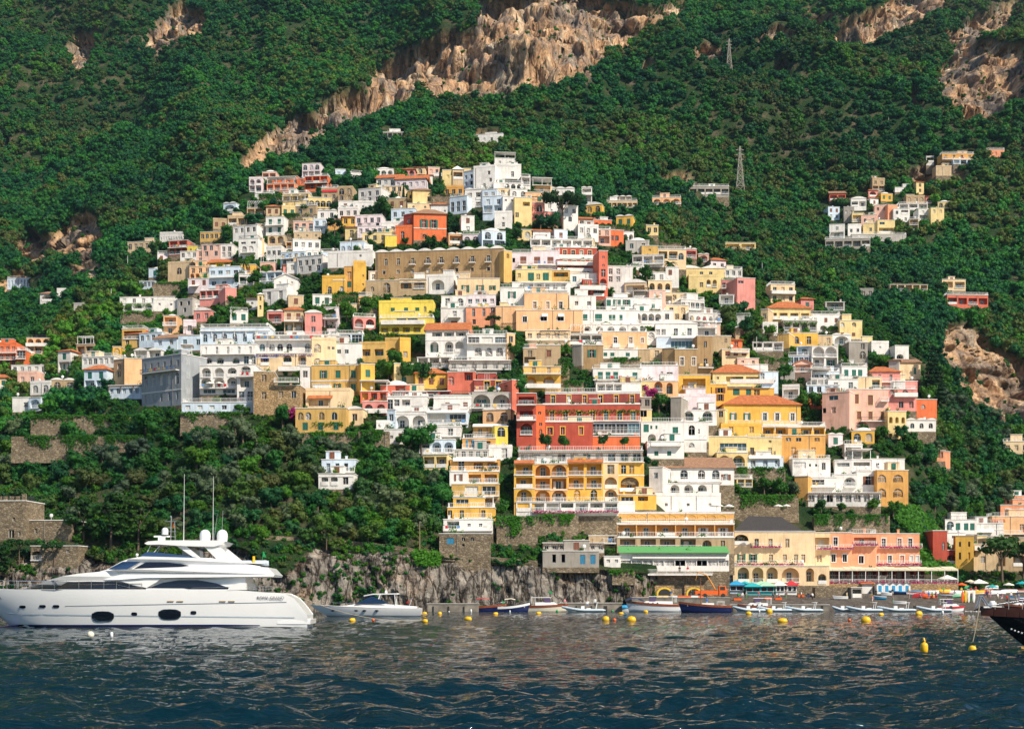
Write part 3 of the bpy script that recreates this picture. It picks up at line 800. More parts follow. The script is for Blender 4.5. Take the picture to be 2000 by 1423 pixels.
def railing(mb, x0, x1, y0, z, h=1.0, step=.36, closed=True, dep=1.2, m=0, th=.022):
 """rail along the front edge and down both ends"""
 segs = [((x0, y0), (x1, y0))]
 if closed: segs += [((x0, y0), (x0, y0 + dep)), ((x1, y0), (x1, y0 + dep))]
 for (a, b) in segs:
  L = math.hypot(b[0] - a[0], b[1] - a[1])
  if L < .2: continue
  ux, uy = (b[0] - a[0]) / L, (b[1] - a[1]) / L
  if abs(ux) > .5:
   mb.box(a[0], b[0], a[1] - .03, a[1] + .03, z + h - .06, z + h, m); mb.box(a[0], b[0], a[1] - .02, a[1] + .02, z + .08, z + .12, m)
  else:
   mb.box(a[0] - .03, a[0] + .03, a[1], b[1], z + h - .06, z + h, m)
  n = max(1, int(L / step))
  for i in range(n + 1):
   x, y = a[0] + ux * L * i / n, a[1] + uy * L * i / n; q = th * (1.8 if i % 8 == 0 else 1)
   mb.box(x - q, x + q, y - q, y + q, z, z + h - .03, m)
def hip_roof(W, D, z, rise, over=.45, gable=False):
 mb = MB(); x0, x1, y0, y1 = -W / 2 - over, W / 2 + over, -over, D + over
 ym = (y0 + y1) / 2; ins = 0.0 if gable else min((y1 - y0) / 2, (x1 - x0) * .35)
 v = [(x0, y0, z), (x1, y0, z), (x1, y1, z), (x0, y1, z), (x0 + ins, ym, z + rise), (x1 - ins, ym, z + rise)]
 v2 = [(a, b, c + .14) for (a, b, c) in v]
 mb.add(v + v2, [(6, 7, 11, 10), (7, 8, 11), (8, 9, 10, 11), (9, 6, 10), (0, 3, 2, 1), (0, 1, 7, 6), (1, 2, 8, 7), (2, 3, 9, 8), (3, 0, 6, 9)])
 return mb
def outline(u0, u1, v0, v1, arch, frac=1.0):
 if not arch: return [(u0, v0), (u1, v0), (u1, v1), (u0, v1)]
 hw = (u1 - u0) / 2; r = min(hw, (v1 - v0) * .55) * frac; c = (u0 + u1) / 2; n = 10
 pts = [(u0, v0), (u1, v0)]
 for i in range(n + 1):
  a = math.pi * i / n; pts.append((c + hw * math.cos(a), v1 - r + r * math.sin(a)))
 return pts
SIZE = dict(w=(1.25, 1.7), q=(.7, .7), d=(1.35, 2.35), A=(1.9, 2.3), g=(1.05, 1.9), G=(1.3, 1.9), n=(1.05, 1.8), m=(1.2, 1.8), u=(1.05, 1.8), z=(1.0, 1.9), Z=(1.1, 1.9), U=(1.2, 2), x=(1.0, 1.4), V=(4, 2.2))
class House: pass
def house(name, x0, x1, yt, yb, col, label, yaw=0.0, dep=9.0, roof='flat', rows='', cat='house', sur=None, Y=None, group=None, sink=5.0, trim='W', seed=None, foot=True):
 if yb > 1084 and x0 < 1230: sink = min(sink, 1.5)
 rnd = random.Random(seed if seed is not None else hash((x0, yt, x1)) & 0xffff)
 th = math.radians(yaw); ct, st = math.cos(th), math.sin(th); cx = (x0 + x1) / 2.0
 def s_of(px, P):
  k = (px - CX) / F; return (k * P.y - P.x) / (ct - k * st)
 if Y is None:
  Y = gdepth(cx, yb)
  P = at(cx, yb, Y)
  offs = []
  for px in (x0, x1):
   s = s_of(px, P); offs.append(gdepth(px, yb) - (P.y + s * st))
  Y = Y + max(-7.0, min(0.0, min(offs)))
  Y -= .4
 P = at(cx, yb, Y); s0, s1 = s_of(x0, P), s_of(x1, P); W = s1 - s0; sm = (s0 + s1) / 2
 loc = Vector((P.x + sm * ct, P.y + sm * st, P.z))
 H = (yb - yt) / F * Y
 ppm = F / Y
 root = empty(name, loc, label, cat, group, th)
 if foot: FOOT.append((x0, x1, yt, yb))
 def U(px): return s_of(px, P) - sm
 def Vz(py): return (yb - py) / F * Y
 wm = wallmat(col)
 opens = []; wins = []; extras = []
 def free(u0, u1, v0, v1):
  if u0 < -W / 2 + .08 or u1 > W / 2 - .08 or v1 > H - .12 or v0 < -.25: return False
  for o in opens:
   if u0 < o[1] + .05 and u1 > o[0] - .05 and v0 < o[3] + .05 and v1 > o[2] - .05: return False
  return True
 for tok in rows.split():
  y, rest = tok.split(':', 1); y = float(y); ty = rest[0]; rest = rest[1:]
  wpx = hpx = None; span = None; xs = None
  if '/' in rest:
   rest, sz = rest.split('/'); q = sz.split('x'); wpx = float(q[0]); hpx = float(q[1]) if len(q) > 1 else None
  if '@' in rest:
   rest, p = rest.split('@')
   if ',' in p or '-' not in p: xs = [float(a) for a in p.split(',')]
   else: span = [float(a) for a in p.split('-')]
  n = int(rest) if rest else 1
  a, b = span if span else (x0, x1)
  if ty in 'LMKFWOPRCTBE':
   extras.append((ty, y, U(a), U(b), wpx, hpx)); continue
  if xs is None:
   ua, ub = U(a), U(b); us = [ua + (ub - ua) * (i + .5) / n for i in range(n)]; pitch = (ub - ua) / n
  else:
   us = [U(x) for x in xs]; pitch = W / max(1, len(xs))
  if ty == 's':
   side = -1 if yaw > 0 or (yaw == 0 and cx > CX) else 1
   for i in range(n):
    yy = dep * (i + .5) / n
    put_window(root, side * (W / 2), yy, Vz(y) - .8, 'w', 1.0, 1.5, rz=side * math.pi / 2, rnd=rnd)
   continue
  w_, h_ = SIZE.get(ty, (0, 0))
  if ty in 'abV':
   w_ = pitch * (.76 if ty == 'a' else .84 if ty == 'b' else .93); h_ = 2.5
  if wpx: w_ = wpx / ppm
  if hpx: h_ = hpx / ppm
  vc = Vz(y)
  for uc in us:
   u0, u1, v0, v1 = uc - w_ / 2, uc + w_ / 2, vc - h_ / 2, vc + h_ / 2
   if v1 > H - .14 and vc < H: v1 = H - .14
   if v0 < -.2 and vc > .2: v0 = .04
   u0 = max(u0, -W / 2 + .1); u1 = min(u1, W / 2 - .1); h_v = v1 - v0; w_u = u1 - u0
   if h_v < .35 or w_u < .3 or not free(u0, u1, v0, v1): continue
   uc = (u0 + u1) / 2
   if ty in 'ab':
    d_ = min(1.7, dep * .3); opens.append((u0, u1, v0, v1, ty == 'a', d_, True))
    # door or window at the back of the recess
    dw = min(1.2, w_ * .5); dh = min(2.2, h_v * .78)
    if w_ > 1.0: wins.append((uc + rnd.uniform(-.15, .15) * w_ * .5, d_ - .06, v0 + .02, rnd.choice('ddgd' if col not in 'YO' else 'ddzd'), dw, dh, False, None))
    if rnd.random() < .75 and h_ > 1.8: extras.append(('r' if rnd.random() < .65 else 'k', v0, u0, u1, None, None))
   elif ty == 'V':
    opens.append((u0, u1, v0, v1, False, .3, False)); wins.append((uc, .22, v0, 'w', w_u, h_v, False, None))
   else:
    arch = ty == 'A'; opens.append((u0, u1, v0, v1, arch, .22, False))
    wins.append((uc, .2, v0, 'w' if ty in 'Aqd' else ty, w_u, h_v, arch, sur))
 # wall: the front with its openings cut, reveals, the other sides
 mb = MB(); parts_top = H
 B0 = -.35
 outer = [(-W / 2, B0), (W / 2, B0), (W / 2, H), (-W / 2, H)]
 loops = [[Vector((p[0], p[1], 0)) for p in outer]]
 for o in opens:
  loops.append([Vector((p[0], p[1], 0)) for p in outline(*o[:5])])
 flat = [p for l in loops for p in l]
 tris = tessellate_polygon(loops)
 mb.add([(p.x, 0, p.y) for p in flat], [tuple(t) for t in tris])
 for o, l in zip(opens, loops[1:]):
  d_ = o[5]; n = len(l)
  mb.add([(p.x, 0, p.y) for p in l] + [(p.x, d_, p.y) for p in l], [(i, (i + 1) % n, n + (i + 1) % n, n + i) for i in range(n)])
  mb.add([(p.x, d_, p.y) for p in l], [tuple(range(n))])
 a, b = -W / 2, W / 2
 mb.add([(a, 0, B0), (a, dep, B0), (a, dep, H), (a, 0, H)], [(0, 3, 2, 1)])
 mb.add([(b, 0, B0), (b, dep, B0), (b, dep, H), (b, 0, H)], [(0, 1, 2, 3)])
 mb.add([(a, dep, B0), (b, dep, B0), (b, dep, H), (a, dep, H)], [(0, 1, 2, 3)])
 mb.add([(a, 0, H), (b, 0, H), (b, dep, H), (a, dep, H)], [(0, 1, 2, 3)])
 wall = mb.build('wall', wm, root, fix=False)
 if sink > 0:
  e = MB(); e.box(a - .05, b + .05, -.06, dep + .05, -sink, B0 - .002); e.build('foundation', wallmat('H'), root, fix=False)
 for wv in wins: put_window(root, wv[0], wv[1], wv[2], wv[3], wv[4], wv[5], wv[6], wv[7], rnd=rnd)
 tm = wallmat(trim)
 # balconies, rails, awnings
 for (ty, y, ua, ub, wpx, hpx) in extras:
  if ty in 'rk':
   v = y; e = MB()
   if ty == 'k': e.box(ua - .02, ub + .02, -.12, -.01, v - .05, v + .85); e.build('balcony', tm, root)
   else: railing(e, ua + .02, ub - .02, -.06, v, .95, .3, False); e.box(ua - .1, ub + .1, -.25, -.004, v - .16, v - .01); e.build('railing', WHITEP, root)
   continue
  v = Vz(y); pr = (wpx / ppm) if wpx else 1.25
  if ty in 'LMKF':
   e = MB(); e.box(ua, ub, -pr, -.004, v - .22, v - .01); sl = e.build('balcony', tm, root)
   if ty == 'L': e = MB(); railing(e, ua + .04, ub - .04, -pr + .05, v, dep=pr - .1); e.build('railing', WHITEP, sl)
   if ty in 'LM' and ub - ua > 2.5 and rnd.random() < .4:
    xx = ua + .5
    while xx < ub - 1.2:
     if rnd.random() < .4: ww = rnd.uniform(.4, .9); e = MB(); e.box(xx, xx + ww, -pr - .01, -pr + .015, v + rnd.uniform(.15, .45), v + .97); e.build('towel', rnd.choice((CURTAIN, BLUEC, AWN_R, YELC)), sl); xx += ww
     xx += rnd.uniform(.5, 1.6)
   if ty == 'M': e = MB(); railing(e, ua + .04, ub - .04, -pr + .05, v, dep=pr - .1); e.build('railing', IRON, sl)
   if ty == 'K':
    e = MB(); e.box(ua, ub, -pr, -pr + .14, v + .001, v + .95); e.box(ua, ua + .14, -pr + .143, -.01, v + .001, v + .95); e.box(ub - .14, ub, -pr + .143, -.01, v + .001, v + .95); e.build('parapet', tm, sl)
   if ty == 'F':
    e = MB(); railing(e, ua + .04, ub - .04, -pr + .05, v, dep=pr - .1); e.build('railing', WHITEP, sl)
    V2, F2 = [], []; rr = random.Random(int(v * 10)); L = ub - ua
    pts = [(Vector((ua + L * rr.random(), -pr - .12 + rr.uniform(-.12, .1), v + rr.uniform(-.12, .28))), Vector((0, -1, .4))) for _ in range(int(26 * L))]
    leaf_quads(rr, pts, .16, V2, F2); e = MB(); e.add(V2, F2); e.build('flower_box', FLOWER, sl, fix=False)
  elif ty in 'WOR':
   pr = (wpx / ppm) if wpx else 1.9; drop = .7; e = MB()
   e.add([(ua, -.02, v + drop), (ub, -.02, v + drop), (ub, -pr, v), (ua, -pr, v), (ua, -.02, v + drop - .05), (ub, -.02, v + drop - .05), (ub, -pr, v - .22), (ua, -pr, v - .22)],
     [(0, 1, 2, 3), (4, 7, 6, 5), (3, 2, 6, 7), (0, 3, 7, 4), (1, 5, 6, 2)])
   e.build('awning', {'W': AWN_W, 'O': TILE, 'R': AWN_R}[ty], root)
  elif ty in 'PB':       # flat canopy or pergola on posts
   pr = (wpx / ppm) if wpx else 3.0; hh = (hpx / ppm) if hpx else 2.7; e = MB()
   nn = max(2, int((ub - ua) / 3) + 1)
   for i in range(nn):
    x = ua + .1 + (ub - ua - .2) * i / (nn - 1); e.box(x - .08, x + .08, -pr + .05, -pr + .21, v - hh, v)
   c = e.build('pergola', WHITEP if ty == 'P' else WOODM, root)
   e = MB()
   if ty == 'P': e.box(ua - .2, ub + .2, -pr - .1, -.02, v + .003, v + .14)
   else:
    for i in range(int((ub - ua) / .5)): e.box(ua + .5 * i, ua + .5 * i + .12, -pr - .2, -.02, v + .003, v + .13)
    e.box(ua, ub, -pr, -pr + .12, v - .14, v)
   e.build('canopy', tm if ty == 'P' else WOODM, c)
  elif ty == 'C':       # string course
   e = MB(); e.box(ua - .06, ub + .06, -.09, -.003, v - .12, v + .12); e.build('cornice', tm, root)
  elif ty == 'T':       # stair or buttress strip: pilaster
   e = MB(); e.box(ua, ub, -.1, -.003, 0, H - .02); e.build('pilaster', tm, root)
  elif ty == 'E':       # climbing plants on the wall
   rr = random.Random(int(v * 7)); V2, F2 = [], []; hh = (hpx / ppm) if hpx else 2.0
   pts = [(Vector((rr.uniform(ua, ub), -.1 - rr.random() * .35, v - hh * rr.random() ** 1.4)), Vector((0, -1, .3))) for _ in range(int(16 * (ub - ua) * hh))]
   leaf_quads(rr, pts, .2, V2, F2); e = MB(); e.add(V2, F2); e.build('creeper', LEAF_IVY, root, fix=False)
 if W > 7 and rnd.random() < .7:
  for _ in range(1 + int(W / 14)):
   xx = rnd.uniform(a + .3, b - .3)
   if all(not (o[0] - .1 < xx < o[1] + .1) for o in opens): e = MB(); e.tube((xx, -.08, 0), (xx, -.08, H - .05), .055, n=5); e.build('drainpipe', PIPE, root)
 # roofs
 ro = roof.split('+')
 for r in ro:
  if r in ('flat', 'par', 'rail', 'ter', 'perg', 'can'):
   if r in ('flat', 'par', 'can', 'rail', 'ter', 'perg') and not any(c.name.startswith('roof') for c in root.children):
    e = MB(); o_ = .12; hh = .16
    if r == 'par' or r == 'ter':
     ph = .75
     e.box(a - .003, b + .003, -.06, .16, H + .003, H + ph); e.box(a - .003, a + .16, .163, dep, H + .003, H + ph); e.box(b - .16, b + .003, .163, dep, H + .003, H + ph)
     e.build('roof', wm, root)
    else:
     e.box(a - o_, b + o_, -o_, dep + o_, H + .003, H + hh); e.build('roof', tm, root)
   if r in ('rail',): e = MB(); railing(e, a + .1, b - .1, .1, H + .16, 1.0, .3, True, dep * .8); e.build('railing', WHITEP, root)
   if r == 'ter':
    e = MB()
    for i in range(int(W / 1.6)):
     x = a + .8 + 1.6 * i
     if rnd.random() < .6: e.lathe((x, .5, H + .003), [(.16, 0), (.24, .5), (.27, .5), (.2, .45), (0, .46)], 8)
    if e.v: e.build('flower_pot', POT, root)
   if r == 'perg':
    e = MB(); n = max(2, int(W / 2.8) + 1); ph = 2.5
    for i in range(n):
     x = a + .3 + (W - .6) * i / (n - 1)
     e.box(x - .06, x + .06, .2, .32, H + .17, H + ph); e.box(x - .06, x + .06, dep * .6, dep * .6 + .12, H + .17, H + ph)
    for i in range(int(W / .7)): e.box(a + .3 + .7 * i, a + .42 + .7 * i, 0, dep * .65, H + ph + .1, H + ph + .2)
    e.box(a + .2, b - .2, .18, .34, H + ph, H + ph + .1)
    e.build('pergola', WHITEP if rnd.random() < .6 else WOODM, root)
   if r == 'can':
    e = MB(); n = max(2, int(W / 3.5) + 1); ph = 2.7
    for i in range(n):
     x = a + .2 + (W - .4) * i / (n - 1); e.box(x - .07, x + .07, .15, .29, H + .17, H + ph)
    c = e.build('canopy_post', WHITEP, root); e = MB(); e.box(a - .2, b + .2, -.3, dep * .7, H + ph, H + ph + .16); e.build('canopy', tm, root)
  elif r in ('hip', 'hipb', 'gable', 'gableb'):
   rise = min(dep * .30, W * .25, 3.2)
   e = hip_roof(W, dep, H, rise, gable=r.startswith('gable')); e.build('roof', TILEB if r.endswith('b') else TILE, root)
   if r.startswith('gable'):
    e = MB(); ym = dep / 2
    for x in (a, b): e.add([(x, 0, H), (x, dep, H), (x, ym, H + rise)], [(0, 1, 2)])
    e.build('gable_wall', wm, root, fix=False)
  elif r == 'fgable' or r == 'fgableb':   # gable end towards the sea
   rise = W * .22; e = MB()
   e.add([(a - .3, -.35, H - .1), (0, -.35, H + rise), (b + .3, -.35, H - .1), (a - .3, dep, H - .1), (0, dep, H + rise), (b + .3, dep, H - .1),
     (a - .3, -.35, H + .06), (0, -.35, H + rise + .16), (b + .3, -.35, H + .06), (a - .3, dep, H + .06), (0, dep, H + rise + .16), (b + .3, dep, H + .06)],
     [(6, 7, 10, 9), (7, 8, 11, 10), (0, 1, 7, 6), (1, 2, 8, 7), (0, 3, 4, 1), (1, 4, 5, 2)])
   e.build('roof', TILEB if r.endswith('b') else (TILE if col != 'W' else wallmat('W')), root)
   e = MB(); e.add([(a, .001, H), (b, .001, H), (0, .001, H + rise)], [(0, 1, 2)]); e.build('gable_wall', wm, root, fix=False)
  elif r == 'dome':
   e = MB(); e.sphere((0, dep / 2, H - .05), W * .42, dep * .42, min(W, dep) * .24, 20, 8, z0=0); e.box(a - .1, b + .1, -.1, dep + .1, H + .003, H + .14); e.build('roof', tm, root)
  elif r.startswith('vault'):
   k = int(r[5:] or 3); e = MB(); pts = []; n = 8
   for j in range(k):
    for i in range(n + (1 if j == k - 1 else 0)):
     t = i / n; pts.append((a - .15 + (W + .3) * (j + t) / k, H + .12 + math.sin(math.pi * t) * min(1.0, W / k * .16)))
   poly = [(a - .15, H + .003)] + [(b + .15, H + .003)] + pts[::-1]
   e.prism(poly, -.18, dep, 0); e.build('roof', tm, root)
  elif r == 'pyr':
   e = MB(); q = .3; e.add([(a - q, -q, H + .003), (b + q, -q, H + .003), (b + q, dep + q, H + .003), (a - q, dep + q, H + .003), (0, dep / 2, H + W * .6)], [(0, 1, 4), (1, 2, 4), (2, 3, 4), (3, 0, 4), (0, 3, 2, 1)]); e.build('roof', tm, root)
  elif r == 'creeper': pass
 if all(r in ('flat', 'par') for r in ro) and W > 5 and H > 2.2:
  q = rnd.random()
  if q < .38 and 'flat' in ro: e = MB(); railing(e, a + .15, b - .15, .12, H + .16, .95, .4, True, dep * .5); e.build('railing', WHITEP if rnd.random() < .7 else IRON, root)
  if q > .3:
   V2, F2 = [], []
   for _ in range(rnd.randint(1, 2 + int(W / 5))):
    xx = rnd.uniform(a + .5, b - .5); rr_ = rnd.uniform(.3, .75); yy = rnd.uniform(.5, 2.2)
    pts = [(Vector((xx + rnd.gauss(0, rr_ * .6), yy + rnd.gauss(0, rr_ * .5), H + .3 + abs(rnd.gauss(0, rr_ * .75)))), Vector((0, -.5, .6))) for _ in range(int(60 * rr_) + 12)]
    leaf_quads(rnd, pts, .17, V2, F2)
   e = MB(); e.add(V2, F2); e.build('foliage', LEAF_G, root, fix=False)
 if all(r in ('flat', 'par', 'rail', 'ter') for r in ro) and W > 6.5 and dep > 5 and rnd.random() < .5 and name in ('house', 'hotel', 'villa', 'palazzo', 'terrace_house'):
  w_ = rnd.uniform(2.6, min(6, W * .5)); x_ = rnd.uniform(a + w_ / 2 + .3, b - w_ / 2 - .3); y0_ = rnd.uniform(1.6, 3); hh = rnd.uniform(1.6, 2.5); e = MB()
  e.box(x_ - w_ / 2, x_ + w_ / 2, y0_, y0_ + 3, H + .165, H + hh); rm = e.build('roof_room', wm if rnd.random() < .6 else wallmat(rnd.choice('WCwy')), root)
  e = MB(); e.box(x_ - w_ / 2 - .12, x_ + w_ / 2 + .12, y0_ - .15, y0_ + 3.1, H + hh + .003, H + hh + .13); e.build('room_roof', tm, rm)
  put_window(rm, x_, y0_ - .012, H + .4, rnd.choice('wGm'), 1.1, min(1.5, hh - .6), rnd=rnd)
 # a little of what stands on every roof here
 if not any(r in ('hip', 'hipb', 'gable', 'gableb', 'none', 'pyr', 'dome', 'fgable', 'fgableb') for r in ro) and W > 4:
  q = rnd.random()
  if q < .45:
   e = MB(); x = rnd.uniform(a + .6, b - .6); yy = rnd.uniform(1.2, dep * .6); hh = rnd.uniform(.8, 1.3); e.box(x - .25, x + .25, yy, yy + .5, H + .17, H + hh); e.box(x - .33, x + .33, yy - .08, yy + .58, H + hh, H + hh + .12); e.build('chimney', wm, root)
  if q > .55:
   e = MB(); x = rnd.uniform(a + .6, b - .6); yy = rnd.uniform(.6, dep * .5); hh = rnd.uniform(2, 3.4)
   e.tube((x, yy, H), (x, yy, H + hh), .03, n=4); e.tube((x - .4, yy, H + hh - .1), (x + .4, yy, H + hh - .1), .018, n=4); e.tube((x - .3, yy, H + hh - .4), (x + .3, yy, H + hh - .4), .018, n=4); e.build('antenna', IRON, root)
  if q > .8:
   e = MB(); x = rnd.uniform(a + .8, b - .8); yy = .9; e.tube((x, yy, H + .1), (x, yy, H + .9), .04, n=5); e.sphere((x, yy, H + 1.1), .42, .16, .42, 12, 6); e.build('satellite_dish', WHITEP, root)
 h = House(); h.root = root; h.W, h.H, h.dep, h.U, h.Vz, h.ppm, h.Y, h.loc = W, H, dep, U, Vz, ppm, Y, loc
 return h
def lettering(parent, text, u, y, v, size, mat, name='lettering', align='CENTER', rz=0, depth=.03, flip=False):
 cu = bpy.data.curves.new(name, 'FONT'); cu.body = text; cu.size = size; cu.extrude = depth; cu.align_x = align
 o = bpy.data.objects.new(name, cu);
 dg = bpy.context.evaluated_depsgraph_get(); COL.objects.link(o); bpy.context.view_layer.update()
 me = bpy.data.meshes.new_from_object(o.evaluated_get(bpy.context.evaluated_depsgraph_get())); bpy.data.objects.remove(o)
 me.materials.clear(); me.materials.append(mat)
 o = link(bpy.data.objects.new(name, me), parent); o.location = (u, y, v); o.rotation_euler = (math.pi / 2, 0, rz)
 return o
